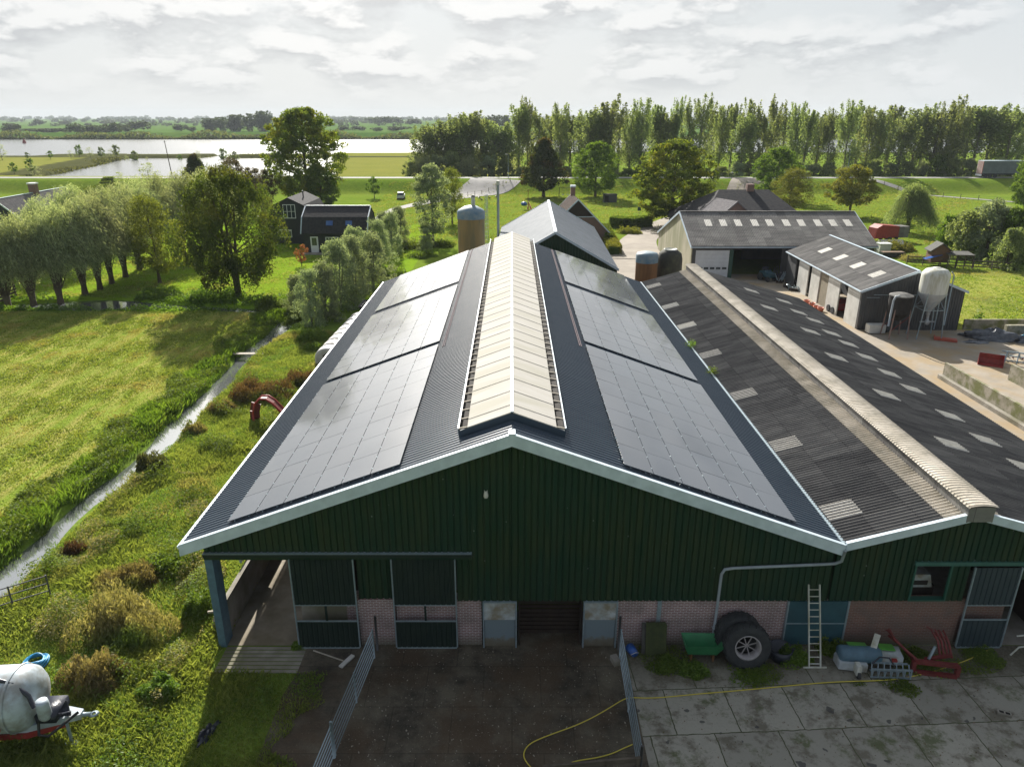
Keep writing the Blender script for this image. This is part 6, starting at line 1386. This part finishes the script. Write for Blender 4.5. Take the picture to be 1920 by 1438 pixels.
# tall poplars beyond the dike road: base row seen at v about 332, tops 178-205
tops = [(972, 192), (990, 182), (1012, 200), (1035, 198), (1053, 176), (1072, 200), (1092, 196), (1108, 188), (1130, 205), (1147, 182), (1165, 186), (1186, 186), (1208, 180), (1232, 186), (1250, 192), (1272, 180), (1297, 180), (1320, 182), (1342, 196), (1358, 198), (1380, 192), (1400, 200), (1419, 186), (1440, 196), (1457, 184), (1478, 198), (1500, 192), (1520, 206), (1545, 196), (1566, 200), (1602, 186), (1622, 192), (1640, 200), (1662, 190), (1682, 190), (1703, 204), (1728, 200), (1746, 190), (1768, 192), (1790, 186), (1808, 190), (1829, 196), (1848, 192), (1870, 198), (1890, 196), (1908, 202), (1930, 198), (1960, 196), (2000, 200)]
r0 = random.Random(5)
for i, (u, v) in enumerate(tops):
    Y_ = r0.uniform(222, 250); x, top = PY(u, v, Y_); z = gz1(x, Y_)
    n_ = 'poplar_tree'; lab = f'tall slender poplar beyond the dike road, {nth(i+1)} from the left in the long row'
    plant_tree(f'pop{(i*5+i//6)%6}', n_, lab, 'poplar tree', x, Y_, (top-z)*r0.uniform(.86, 1.03), r0.uniform(6.5, 11), r0.uniform(0, 6), 'tall poplars in the long row behind the dike')
for i, u in enumerate(range(975, 1960, 29)):     # bushy undergrowth at their feet
    Y_ = r0.uniform(217, 226); x, _ = PY(u, 320, Y_)
    plant_tree(('low0', 'bush', 'low1', 'low0', 'low2')[i % 5], 'bank_bush', f'low bushy willow at the foot of the poplars, {nth(i+1)} from the left', 'bush', x, Y_, r0.uniform(3.5, 7.5), r0.uniform(5, 9), r0.uniform(0, 6), 'bushes at the foot of the poplars')
for i, (u, v, wd) in enumerate(((792, 236, 8), (812, 226, 10), (838, 222, 10), (862, 214, 9), (880, 207, 9), (902, 216, 10), (925, 228, 9), (948, 236, 7))):
    Y_ = 232+3*(i % 3); x, top = PY(u, v, Y_)
    plant_tree(f'pop{(2, 5, 0, 2, 5, 3, 2, 0)[i]}', 'willow_tree', f'broad grey green willow in the clump left of the poplar row, {nth(i+1)} from the left', 'tree', x, Y_, top-.6, wd*1.45, None, 'clump of willows left of the poplar row')
for i, (u, w_, h_) in enumerate(((770, 6, 5.5), (792, 7, 7), (820, 8, 7), (850, 8, 8), (880, 8, 7), (915, 8, 6.5), (945, 7, 6))):
    x, _ = PY(u, 320, 222); plant_tree(('low0', 'bush', 'low2')[i % 3], 'bank_bush', f'grey green bush under the willow clump, {nth(i+1)} from the left', 'bush', x, 222+i % 2*3, h_, w_, None, 'bushes under the willow clump')
px_tree('big', 'lime_tree', 'very large round tree with yellowing crown behind the black houses', 'tree', 580, 392, 206, 168)
plant_tree('round', 'leafy_tree', 'smaller green tree at the right foot of the very large yellowing tree', 'tree', -43+3, 155, 9, 9)
px_tree('walnut', 'walnut_tree', 'dark dense tree with forked trunk and hanging clumps beside the ditch', 'tree', 448, 556, 326, 215)
px_tree('brn', 'brownish_tree', 'brownish round tree between the willows and the dark forked tree', 'tree', 300, 532, 372, 115)
px_tree('chest', 'chestnut_tree', 'dark pointed chestnut tree on the meadow, left of a lighter round tree', 'tree', 1019, 369, 262, 104)
px_tree('round', 'round_tree', 'light green round tree on the meadow, right of the dark chestnut', 'tree', 1116, 369, 268, 102)
px_tree('lime', 'lime_tree', 'wide yellow green tree overhanging the driveway by the workshop', 'tree', 1258, 424, 264, 166)
px_tree('round', 'leafy_tree', 'green tree left of the farmhouse road bend, in front of the poplars', 'tree', 1452, 375, 278, 100)
px_tree('brn', 'leafy_tree', 'pale brownish tree right behind the dark farmhouse', 'tree', 1478, 402, 318, 88)
px_tree('yel', 'leafy_tree', 'bright yellow green tree on the slope beyond the workshop roof', 'tree', 1592, 405, 312, 100)
px_tree('weep', 'weeping_willow', 'round weeping willow with hanging shoots right of the bright tree', 'tree', 1700, 436, 344, 112, rz=0)
px_tree('round', 'leafy_tree', 'tree cut by the right edge in front of the lorry', 'tree', 1925, 400, 278, 80)
for i, (u, vb, vt, wd) in enumerate(((1800, 482, 398, 80), (1845, 488, 382, 105), (1890, 492, 392, 105), (1925, 490, 402, 90), (1850, 440, 380, 90), (1775, 470, 405, 60), (1885, 505, 430, 70))):
    px_tree(('low0', 'low2', 'low1')[i % 3], 'willow_bush', f'grey green willow bush in the thicket beyond the paddock, {nth(i+1)}', 'bush', u, vb, vt, wd, group='thicket of bushes beyond the paddock')
LB = ['behind the hen house', 'tallest, in the middle', 'right of the middle', 'at the right edge', 'at the back', 'at the left end', 'nearest, at the right']
for o, s in zip([o for o in bpy.data.objects if o.get('group') == 'thicket of bushes beyond the paddock'], LB): o['label'] = f'grey green willow bush in the thicket beyond the paddock, {s}'
px_tree('silv', 'silver_poplar', 'dense grey green tree with silvery leaves beside the garden path', 'tree', 812, 456, 312, 80)
px_tree('brn', 'leafy_tree', 'yellow brown tree close behind the silvery tree', 'tree', 848, 420, 318, 54)
px_tree('app', 'apple_tree', 'small round fruit tree on the lawn below the dike', 'tree', 702, 372, 333, 34)
px_tree('map', 'maple_bush', 'small red maple on the lawn before the black cottage', 'tree', 566, 499, 458, 28)
px_tree('cop', 'copper_tree', 'dark purplish tree between the round green tree and the big tree, left', 'tree', 448, 400, 300, 80)
px_tree('cop', 'copper_tree', 'dark purplish tree close behind the black house', 'tree', 492, 400, 318, 70)
px_tree('brn', 'leafy_tree', 'dull green tree left of the black house gable', 'tree', 498, 430, 365, 50)
px_tree('chest', 'round_tree', 'dark green round tree standing before the pond', 'tree', 374, 372, 291, 66)
px_tree('thin', 'thin_tree', 'thin half bare tree before the pond', 'tree', 285, 372, 305, 46)
px_tree('thin', 'thin_tree', 'small thin leafless looking tree by the trimmed hedge', 'tree', 228, 372, 322, 30)
for i, (u, vb, vt, wd) in enumerate(((15, 572, 405, 130), (62, 566, 398, 130), (113, 563, 385, 130), (160, 553, 372, 120), (188, 543, 362, 115), (210, 532, 352, 110), (236, 520, 345, 110), (262, 505, 336, 110), (300, 492, 328, 110), (345, 480, 322, 110), (390, 470, 318, 110), (140, 500, 350, 110), (85, 500, 370, 110))):
    px_tree(f'wil{i%3}', 'pollard_willow', f'wind blown pollard willow in the row along the ditch garden, {nth(i+1)}', 'willow tree', u, vb, vt, wd*1.05, group='pollard willows on the left', rz=random.uniform(-.4, .4))
wl_ = [o for o in bpy.data.objects if o.get('group') == 'pollard willows on the left']
for i, (o, s) in enumerate(zip(wl_, ['at the left edge beside the wood store', 'right of the wood store'] + [f'{nth(k)} trunk from the left of the front row' for k in range(3, 12)]+['in the second row, right one', 'in the second row, left one'])): o['label'] = f'wind blown grey green pollard willow {s}'
osl = [(560, 585, 505, 60), (585, 610, 495, 70), (612, 600, 480, 70), (640, 580, 440, 85), (668, 565, 432, 80), (700, 540, 425, 80), (668, 530, 415, 70), (712, 500, 402, 66), (735, 475, 385, 56), (750, 455, 376, 46), (800, 470, 418, 34), (722, 455, 385, 50)]
for i, (u, vb, vt, wd) in enumerate(osl):
    vt += 12; wd *= 1.05; px_tree(f'osi{i%3}', 'osier_bush', f'silvery osier bush in the belt left of the barn, {nth(i+1)} from near', 'bush', u, vb, vt, wd, group='silvery osier bushes in the belt left of the barn')

def mound(r, cx, cy, rx, ry, h, n, size, asp=.5, T=None):
    q = r.uniform(0, 6.28, n); s = np.sqrt(r.uniform(0, 1, n)); x = cx+rx*s*np.cos(q); y = cy+ry*s*np.sin(q)
    k = 15; lx = r.uniform(-.62, .62, k)*rx; ly = r.uniform(-.62, .62, k)*ry; lr = r.uniform(.25, .60, k)*min(rx, ry)*1.1; lh = r.uniform(.55, 1.1, k)*h
    i = r.integers(0, k, n); x = cx+lx[i]+lr[i]*s*np.cos(q)*rx/min(rx, ry); y = cy+ly[i]+lr[i]*s*np.sin(q)*ry/min(rx, ry)
    z = gz(x, y)+lh[i]*np.maximum(.04, 1-s**1.6)*r.uniform(.15, 1.15, n)+.12*np.sin(x*7)*np.sin(y*6)*h*.5
    return leaf_arr(np.stack([x, y, z], -1), size, r, asp, T)
def bush(name, label, cat, cx, cy, rx, ry, h, n, size, leafm, seed, group=None, asp=.5):
    r = np.random.default_rng(seed); T = None
    if leafm in ('dry', 'redweed', 'reed'): T = r.normal(size=(n, 3)); T[:, 2] = abs(T[:, 2])*1.6+.8; asp = .22; size *= 1.35
    V = mound(r, cx, cy, rx, ry, h, n, size, asp, T); org = np.array([cx, cy, gz1(cx, cy)])
    o = link(bpy.data.objects.new(name, leaf_mesh(name, [V-org], L[leafm])), None); o.location = org; return tag(o, label, cat, group)
def bushpx(name, label, u, v, wpx, h, n, size, leafm, seed, asp=.5, dy=.8):
    x, y = G(u, v); d = y*CT+HC*ST; rx = wpx/F*d/2; return bush(name, label, 'bush', x, y, rx, rx*dy, h, n, size, leafm, seed, None, asp)
# hedges
def hedge(name, label, pts, wd, h, n, size, leafm, seed):
    P0 = np.array(pts, float); tq = np.linspace(0, len(P0)-1, 9*(len(P0)-1)+1); pts = [(float(np.interp(a, range(len(P0)), P0[:, 0])), float(np.interp(a, range(len(P0)), P0[:, 1]))) for a in tq]
    r = np.random.default_rng(seed); P = np.array(pts, float); t = r.uniform(0, 1, n)*(len(P)-1); i = np.minimum(t.astype(int), len(P)-2); f = (t-i)[:, None]
    c = P[i]*(1-f)+P[i+1]*f; d = P[i+1]-P[i]; d /= np.linalg.norm(d, axis=1)[:, None]; nn = np.stack([-d[:, 1], d[:, 0]], -1)
    s = r.uniform(-1, 1, n); zq = r.uniform(0, 1, n); e = r.uniform(0, 1, n) < .6; s = np.where(e & (r.uniform(0, 1, n) < .5), np.sign(s), s); zq = np.where(e & (np.abs(s) < 1), 1, zq)
    xy = c+nn*(s*wd/2)[:, None]+r.normal(0, .06, (n, 2)); z = gz(xy[:, 0], xy[:, 1])+zq*h*(1+.06*np.sin(t*9)); V = leaf_arr(np.stack([xy[:, 0], xy[:, 1], z], -1), size, r, .6)
    org = np.array([P[0][0], P[0][1], 0.0]); b = MB(tuple(org))
    o = thing(name, label, 'hedge', tuple(org)); link(bpy.data.objects.new('foliage', leaf_mesh('foliage', [V-org], L[leafm])), o)
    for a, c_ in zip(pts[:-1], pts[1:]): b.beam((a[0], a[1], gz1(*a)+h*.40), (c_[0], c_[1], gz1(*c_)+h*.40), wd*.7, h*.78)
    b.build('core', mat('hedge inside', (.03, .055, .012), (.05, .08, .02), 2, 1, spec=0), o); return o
hedge('trimmed_hedge', 'long dark trimmed hedge running up to the left dike', [G(136, 384), (PY(205, 338, 193.5)[0], 193.5)], 2.6, 2.4, 14000, .35, 'green', 80)
hedge('garden_hedge', 'rough green hedge along the driveway below the meadow', [G(1150, 425), G(1175, 428), G(1215, 424)], 2.6, 1.7, 16000, .24, 'green', 81)
hedge('garden_hedge', 'low clipped hedge beside the brick house wall', [G(1140, 455), G(1152, 478)], 2.0, 1.3, 6000, .22, 'yellow', 82)
hedge('garden_hedge', 'dark clipped shrub row between brick house and driveway', [G(1133, 440), G(1143, 462)], 1.4, 1.8, 5000, .22, 'green', 86)
for i, (u, v, wpx, h, n, sz, lm, lab) in enumerate((
    (248, 1175, 190, 1.5, 26000, .13, 'dry', 'big brown mound of dead docks on the grass left of the blue post'),
    (165, 1285, 130, 1.2, 14000, .13, 'dry', 'brown mound of dead weeds just above the slurry tanker'),
    (250, 1085, 120, .8, 9000, .13, 'dry', 'low brownish weed patch above the big brown mound'),
    (140, 1035, 40, .5, 2500, .12, 'redweed', 'small reddish brown tussock near the ditch'),
    (490, 740, 130, 1.1, 15000, .15, 'redweed', 'reddish brown thicket of dead weeds beside the red slide'),
    (560, 715, 80, .9, 7000, .15, 'redweed', 'reddish weed clump between the slide and the roof edge'),
    (285, 880, 70, 1.0, 5000, .22, 'reed', 'tuft of dark reeds on the right bank of the ditch'),
    (360, 810, 50, .6, 3000, .16, 'dry', 'tan tuft of dead grass on the ditch bank'),
    (415, 770, 60, .6, 3500, .16, 'dry', 'brownish tuft farther up the ditch bank'),
    (330, 1060, 110, .7, 9000, .12, 'weed', 'leafy nettle patch below the roof corner'),
    (375, 1150, 70, 1.0, 9000, .12, 'weed', 'leafy green bush outside the blue corner post'),
    (300, 1300, 80, .6, 8000, .12, 'weed', 'green weed patch right of the brown mounds'),
    (585, 640, 60, 1.3, 5000, .18, 'weed', 'green bramble bush under the first osiers'),
    (555, 600, 50, 1.6, 4500, .18, 'weed', 'green bramble bush beside the ditch mouth'),
    (585, 655, 40, .6, 2500, .18, 'weed', 'green bramble bush left of the calf hutches'),
    (505, 575, 60, 1.3, 5000, .2, 'weed', 'dark green bush where the two ditches meet'),
    (400, 560, 110, 1.4, 8000, .2, 'green', 'dark low bush under the forked tree'),
    (300, 553, 90, 1.0, 6000, .2, 'green', 'dark low bush on the far ditch bank'),
    (690, 610, 40, 1.2, 3000, .2, 'dry', 'brown weeds behind the dark cart'),
    (740, 520, 60, 1.2, 5000, .22, 'weed', 'green bush at the edge of the bare soil'),
    (780, 465, 70, 1.2, 5000, .22, 'green', 'dark green garden bush left of the silvery tree foot'),
    (830, 462, 60, 1.0, 4500, .22, 'weed', 'bright green garden bush right of the silvery tree foot'),
    (790, 482, 60, .8, 4000, .22, 'weed', 'bright green ground bush near the bare soil'),
    (1180, 438, 50, 1.2, 3500, .22, 'yellow', 'yellow green shrub by the driveway hedge'),
    (1287, 505, 36, 2.6, 4500, .2, 'weed', 'green climber bush between the mossy silo and workshop'),
    (1250, 462, 30, 1.8, 2500, .2, 'yellow', 'yellow green shrub at the cream gable foot'),
    (1690, 470, 60, 1.5, 4500, .24, 'yellow', 'yellowish shrub in the vegetable garden'),
    (1640, 470, 50, 1.6, 3500, .24, 'reed', 'grey green vegetable patch behind the workshop'),
    (1710, 488, 60, 1.0, 4000, .22, 'dry', 'brownish garden plants by the plank fence'),
    (1832, 605, 22, 1.5, 260, .26, 'green', 'lone dark weed standing by the low paddock wall'),
    (1300, 1262, 60, .45, 3500, .10, 'weed', 'dark green weeds growing before the mossy board'),
    (1250, 1250, 70, .35, 4500, .09, 'weed', 'low grass patch by the right yard gate'),
    (1490, 1235, 70, .5, 4500, .10, 'weed', 'dark weeds between the black tub and the ladder'),
    (1560, 1220, 60, .5, 3500, .10, 'weed', 'weeds at the foot of the blue board door'),
    (1720, 1240, 120, .3, 4500, .09, 'weed', 'low weeds under the red grab'),
    (1820, 1225, 90, .25, 4500, .08, 'weed', 'low grass at the foot of the right sliding door'),
    (560, 1215, 26, .3, 900, .10, 'weed', 'small green tuft at the foot of the sliding door'),
    (1410, 1262, 90, .22, 3000, .09, 'weed', 'sparse weeds in front of the tractor tyre'),
    (1690, 1290, 70, .18, 1800, .08, 'weed', 'sparse weeds along the hose'),
    (1400, 660, 1, .1, 10, .1, 'weed', ''))):
    if lab: bushpx('weed_clump' if lm in ('dry', 'redweed', 'reed') else 'green_bush', lab, u, v, wpx, h, n, sz, lm, 100+i)
for k, (u, v) in enumerate(((1302, 655), (1342, 705))):
    x, y = RF(u, v, 0, RZ, -SL1); b = leaf_arr(np.random.default_rng(k).normal(0, .16, (260, 3))+np.array([0, 0, .15]), .1, np.random.default_rng(k+9), .5)
    o = link(bpy.data.objects.new('gutter_weed', leaf_mesh('gutter_weed', [b], L['weed'])), None); o.location = (VX-.05, y, R2Z-S2*(R2X-VX)+.05); tag(o, f'green weed sprouting from the valley gutter, {["farther","nearer"][k]} one', 'weed')

# ---- grass: one object of uncounted blades for each kind of ground cover
def blades(name, x0, x1, y0, y1, n, h, wd, leafm, seed, keep=None, lean=.35, clump=0):
    r = np.random.default_rng(seed); x = r.uniform(x0, x1, n); y = y0+(y1-y0)*r.uniform(0, 1, n)**1.25
    if keep is not None: k = keep(x, y); x, y = x[k], y[k]
    n = len(x); amp = .55+.6*(np.sin(x*1.7+y*.9)*np.sin(y*1.3-x*.8)+np.sin(x*.6-y*.5))*.5+.25*r.uniform(-1, 1, n); amp = np.clip(amp, .25, 1.5)
    z = gz(x, y); hh = h*amp*r.uniform(.6, 1.3, n); a = r.uniform(0, 6.28, n); dx, dy = np.cos(a), np.sin(a); l = lean*r.uniform(.2, 1.6, n)*hh
    b = r.uniform(0, 6.28, n); w_ = wd*(1+y/60)*r.uniform(.6, 1.3, n)
    ux, uy = np.cos(b)*w_, np.sin(b)*w_
    V = np.stack([np.stack([x-ux, y-uy, z-.03], -1), np.stack([x+ux, y+uy, z-.03], -1), np.stack([x+ux*.6+dx*l*.55, y+uy*.6+dy*l*.55, z+hh*.7], -1), np.stack([x+dx*l, y+dy*l, z+hh], -1)], 1).reshape(-1, 3)
    return tag(link(bpy.data.objects.new(name, npmesh(name, V, quads(len(V)), L[leafm])), None), kind='stuff')
def off_ditch(m): return lambda x, y: (np.abs(x-ditch_x(y)) > m) & ~((x < -21) & (np.abs(y-ditch_y(x)) < m+.3+1.6*np.exp(-((x+44)/5)**2)))
yard_edge = lambda x, y: off_ditch(1.0)(x, y) & (x < -7.0+.45*np.sin(y*1.7)+.2*np.sin(y*5))
blades('rough_grass', -24, -6, 13.5, 64, 430000, .26, .015, 'grass', 200, lambda x, y: yard_edge(x, y) & ((x < -10.9) | (y < 20.6)) & (x > -23.5), .7)
row = lambda x, y: np.sin((x*.97+y*.24+.2*np.sin(y*.13))*2*np.pi/1.7)
rk = np.random.default_rng(5)
blades('meadow_grass', -62, -23.2, 15, 71.5, 420000, .13, .026, 'hay', 201, lambda x, y: off_ditch(1.1)(x, y) & (row(x, y) > rk.uniform(-2.4, 1.0, len(x))), 1.2)
blades('meadow_stubble', -62, -23.2, 15, 71.5, 130000, .06, .024, 'weed', 212, off_ditch(1.1), .8)
def weedfield(name, x0, x1, y0, y1, n, h, size, leafm, seed, keep):
    r = np.random.default_rng(seed); x = r.uniform(x0, x1, n); y = r.uniform(y0, y1, n); k = keep(x, y); x, y = x[k], y[k]
    f = np.clip(.5+.5*np.sin(x*2.1+1.3*np.sin(y*1.1))*np.sin(y*1.7+np.sin(x*1.5))+.3*np.sin(x*.8+y*.7), 0, 1.3)
    z = gz(x, y)+h*f*r.uniform(.1, 1, len(x)); V = leaf_arr(np.stack([x, y, z], -1), size, r, .5, flat=.4)
    return tag(link(bpy.data.objects.new(name, npmesh(name, V, quads(len(V)), L[leafm])), None), kind='stuff')
weedfield('ditch_herbs', -26.2, -22.6, 14, 74, 90000, .60, .13, 'weed', 202, lambda x, y: (x < ditch_x(y)-.75+.3*np.sin(y*1.3)) & (x > -25.3+.7*np.sin(y*.7)))
weedfield('verge_herbs', -21.6, -11.5, 14, 60, 110000, .42, .085, 'weed', 203, lambda x, y: (x > ditch_x(y)+.68) & (np.sin(x*.9+y*.35)+np.sin(y*.6-x*.5) > -.1))
weedfield('dry_herbs', -20.6, -11.8, 19, 36, 90000, .95, .085, 'dry', 213, lambda x, y: (np.sin(x*1.3+y*.5)+np.sin(y*.9-x*.7)+np.sin(x*.5) > .75) & (x > ditch_x(y)+1))
weedfield('tall_herbs', -20.8, -11.8, 17, 52, 150000, 1.0, .10, 'weed', 214, lambda x, y: (np.sin(x*1.1-y*.8+2)+np.sin(y*1.25+x*.9) > .85) & (x > ditch_x(y)+1))
weedfield('front_herbs', -13, -6.6, 13.5, 20.5, 16000, .28, .10, 'weed', 204, lambda x, y: np.sin(x*1.9+y)+np.sin(y*1.6-x) > .1)
weedfield('bank_herbs', -90, -22, 71.5, 77.5, 30000, .7, .26, 'green', 205, lambda x, y: off_ditch(.9)(x, y))
blades('ditch_reeds', -25.4, -22.4, 14, 74, 50000, .50, .018, 'weed', 210, lambda x, y: (x < ditch_x(y)-.68+.15*np.sin(y*2.3)) & (x > -24.6+.6*np.sin(y*.8)), .5)
blades('lawn_grass', -60, -15, 78, 112, 60000, .09, .05, 'grass', 206, None, .6)
blades('pasture_grass', -32, 110, 112, 196, 90000, .16, .05, 'grass', 208, lambda x, y: ~((x > 3) & (x < 24) & (y < 128)), .7)
rs = blades('side_grass', 41.8, 70, 66, 96, 40000, .10, .06, 'hay', 207, None, .8)
weedfield('wall_weeds', 4.4, 19.5, 19.9, 21.9, 26000, .20, .07, 'weed', 211, lambda x, y: np.sin(x*1.7+2*np.sin(y*1.1))+np.sin(y*2.9+x*.6)+(y-20.9)*.8 > .55)
# litter on the dark yard
r = np.random.default_rng(9); n = 1300; x = r.uniform(-5.5, 4, n); y = r.uniform(14.5, 21.9, n)
tag(link(bpy.data.objects.new('yard_litter', leaf_mesh('yard_litter', [leaf_arr(np.stack([x, y, np.full(n, .03)], -1), .05*r.uniform(.3, 1.6, (n, 1)), r, .6)], M['pale_wood'])), None), kind='stuff')

n = 2200; x = r.uniform(4.4, 19, n); y = 21.9-6.5*r.uniform(0, 1, n)**1.8
tag(link(bpy.data.objects.new('slab_litter', leaf_mesh('slab_litter', [leaf_arr(np.stack([x, y, np.full(n, .035)], -1), .05*r.uniform(.3, 1.5, (n, 1)), r, .6)], M['soil'])), None), kind='stuff')
# ---- river banks, spit, far bank
def ridge_of_leaves(name, pts, wd, h, n, size, leafm, seed, kind='stuff', zb=-.6):
    r = np.random.default_rng(seed); P = np.array(pts, float); seg = np.linalg.norm(P[1:]-P[:-1], axis=1); cs = np.concatenate([[0], np.cumsum(seg)]); s = r.uniform(0, cs[-1], n)
    x = np.interp(s, cs, P[:, 0])+r.normal(0, wd*.4, n)*.4; y = np.interp(s, cs, P[:, 1])+r.uniform(-wd/2, wd/2, n); hh = h*(.55+.45*np.sin(s*.09+1)*np.sin(s*.023))
    z = zb+np.abs(hh)*r.uniform(0, 1, n); V = leaf_arr(np.stack([x, y, z], -1), size, r, .6)
    return tag(link(bpy.data.objects.new(name, npmesh(name, V, quads(len(V)), L[leafm])), None), kind=kind)
spit = [(-163, 262), (-180, 330), (-190, 366), (-170, 378), (-153, 376)]
ridge_of_leaves('spit_reeds', [(-137, 376), (-92, 378)], 18, 2.2, 3500, .9, 'reed', 310)
ridge_of_leaves('spit_reeds', spit, 9, 1.8, 9000, .9, 'reed', 300)
ridge_of_leaves('far_reeds', [(-900, 675), (1000, 675)], 14, 8, 26000, 2.6, 'reed', 301)
for i, (u, v, hh) in enumerate(((96, 302, 3), (134, 300, 3), (150, 298, 4.5), (170, 299, 4), (192, 300, 4), (210, 300, 3.5), (220, 298, 4.5), (238, 298, 3), (253, 298, 4.5), (276, 298, 2.5), (337, 297, 3), (370, 297, 4.5), (419, 296, 5), (430, 296, 3.5), (440, 296, 4), (445, 296, 3), (60, 330, 4), (66, 332, 5), (53, 302, 2.5), (5, 303, 5.5), (28, 330, 3))):
    x, y = G(u, v, 0); y = min(y, 378); x = PY(u, v, y)[0]; plant_tree('thin' if i % 2 else 'app', 'shore_shrub', f'small shrub by the water on the left shore, number {i+1}', 'shrub', x, y, hh*1.2, hh, None, 'small shrubs along the spit and left shore')

# ---- far trees across the river
r = np.random.default_rng(77)
def far_proto(nm, h, w, n, size, seed, round_=True):
    rr = np.random.default_rng(seed); nb = 9 if round_ else 5; P = np.stack([rr.uniform(-.34, .34, nb)*w, rr.uniform(-.3, .3, nb)*w, rr.uniform(.35, .8, nb)*h], -1)
    C = clump_cloud(rr, P, np.full(nb, w*.26), n//nb, .9 if round_ else 1.6); C[:, 2] = np.clip(C[:, 2], .3, h*1.05)
    V = leaf_arr(C, size, rr, .8); t = MB().tube([(0, 0, 0), (0, 0, h*.5)], .5, 5); vt = np.array([tuple(v) for v in t.v]); me = leaf_mesh(nm, [V], L['far']); return me
fps = [far_proto(f'far_crown_{k}', 14, 16, 700, 1.9, 400+k, k < 3) for k in range(5)]
FT = [(28, 250, 232, 34), (75, 250, 240, 60), (105, 250, 240, 40), (145, 253, 232, 34), (170, 252, 233, 30), (192, 252, 235, 30), (210, 252, 231, 30), (235, 249, 232, 30), (255, 247, 226, 42), (340, 247, 233, 24), (356, 247, 237, 22), (75, 236, 224, 22), (120, 235, 227, 22), (398, 247, 224, 34), (420, 247, 222, 34), (442, 247, 218, 34), (465, 247, 216, 34), (488, 247, 212, 36), (504, 247, 211, 20), (642, 246, 235, 24), (675, 246, 236, 28), (705, 247, 239, 22), (748, 247, 236, 40), (640, 227, 219, 16), (665, 228, 219, 20), (700, 233, 220, 24), (720, 235, 218, 34), (745, 234, 220, 24), (775, 235, 222, 30), (683, 232, 227, 12), (925, 246, 218, 30), (945, 246, 219, 24), (905, 244, 224, 20), (1228, 250, 225, 30), (1330, 250, 228, 40), (1515, 250, 222, 40)]
for i, (u, vb, vt, wd) in enumerate(FT):
    x, y = G(u, vb, .6); y = min(y, 3500); x = PY(u, vb, y)[0]; h = PY(u, vt, y)[1]-.6; w_ = wd/F*y
    o = link(bpy.data.objects.new('distant_tree', fps[(3+i % 2) if 13 <= i <= 18 or 30 <= i <= 32 else i % 3]), None); o.location = (x, y, .4); o.scale = (w_/15, w_/15, h/14); o.rotation_euler[2] = i*1.3
    tag(o, f'distant tree across the river, {nth(i+1)}', 'tree', 'distant trees across the river')
shr_ = sorted([o for o in bpy.data.objects if o.name.startswith('shore_shrub')], key=lambda o: o.location.x/o.location.y)
for i, o in enumerate(shr_): o['label'] = f'small shrub by the water on the left shore, {nth(i+1)} from the left'
dts = sorted([o for o in bpy.data.objects if o.name.startswith('distant_tree')], key=lambda o: o.location.x/o.location.y)
for i, o in enumerate(dts): o['label'] = f'dark distant tree across the river, {nth(i+1)} from the left along the far shore'
def far_wood(name, y, x0, x1, h, n, size, seed):
    rr = np.random.default_rng(seed); nb = int((x1-x0)/(h*1.6)); P = np.stack([rr.uniform(x0, x1, nb), y+rr.uniform(-60, 60, nb), np.full(nb, h*.4)], -1); k = rr.uniform(.35, 1.1, nb)
    keep = np.sin(P[:, 0]*.004+seed)+np.sin(P[:, 0]*.011+seed*2) > -1.05; P, k = P[keep], k[keep]
    C = clump_cloud(rr, P, h*k*1.0, n, .62); C[:, 2] = np.abs(C[:, 2]); V = leaf_arr(C, size, rr, .9)
    return tag(link(bpy.data.objects.new(name, npmesh(name, V, quads(len(V)), L['far'])), None), kind='stuff')
far_wood('distant_woodland', 4700, -4000, 4000, 20, 40, 10, 1); far_wood('distant_woodland', 4000, -3400, 3400, 17, 34, 9, 5); far_wood('distant_woodland', 3200, -2700, 2700, 14, 34, 7, 2); far_wood('distant_woodland', 2500, -2100, 2100, 11, 30, 6, 7); far_wood('distant_woodland', 2000, -1700, 1500, 9, 26, 5, 3); far_wood('distant_woodland', 1500, -1300, 1200, 7, 26, 4, 4)
bo_ = thing('channel_buoy', 'tiny red channel marker on the river at the far left', 'buoy', (*G(46, 269, -.6), -.6)); MB().tube([(0, 0, 0), (0, 0, 1.4), (0, 0, 3.2)], [1.3, 1.1, .15], 12).build('marker_body', M['red_paint'], bo_)
for i, u in enumerate((6, 12, 24, 30)): pass

# ------------------------------------------------------------------ haze
hz = MB().box(-5300, 5300, -100, 5500, -4, 60).build('haze', M['dark']); tag(hz, kind='stuff')
hm_ = bpy.data.materials.new('haze'); hm_.use_nodes = True; N = NT(hm_.node_tree)
pv = N.n('ShaderNodeVolumePrincipled', {'Color': (.80, .88, .95, 1), 'Density': .00012, 'Anisotropy': 0.0}); o_ = N.n('ShaderNodeOutputMaterial'); hm_.node_tree.links.new(pv.outputs[0], o_.inputs['Volume'])
hz.data.materials.clear(); hz.data.materials.append(hm_)
for o in list(bpy.data.objects):          # the unused empty left from planning
    if o.name == 'wall_board': bpy.data.objects.remove(o)
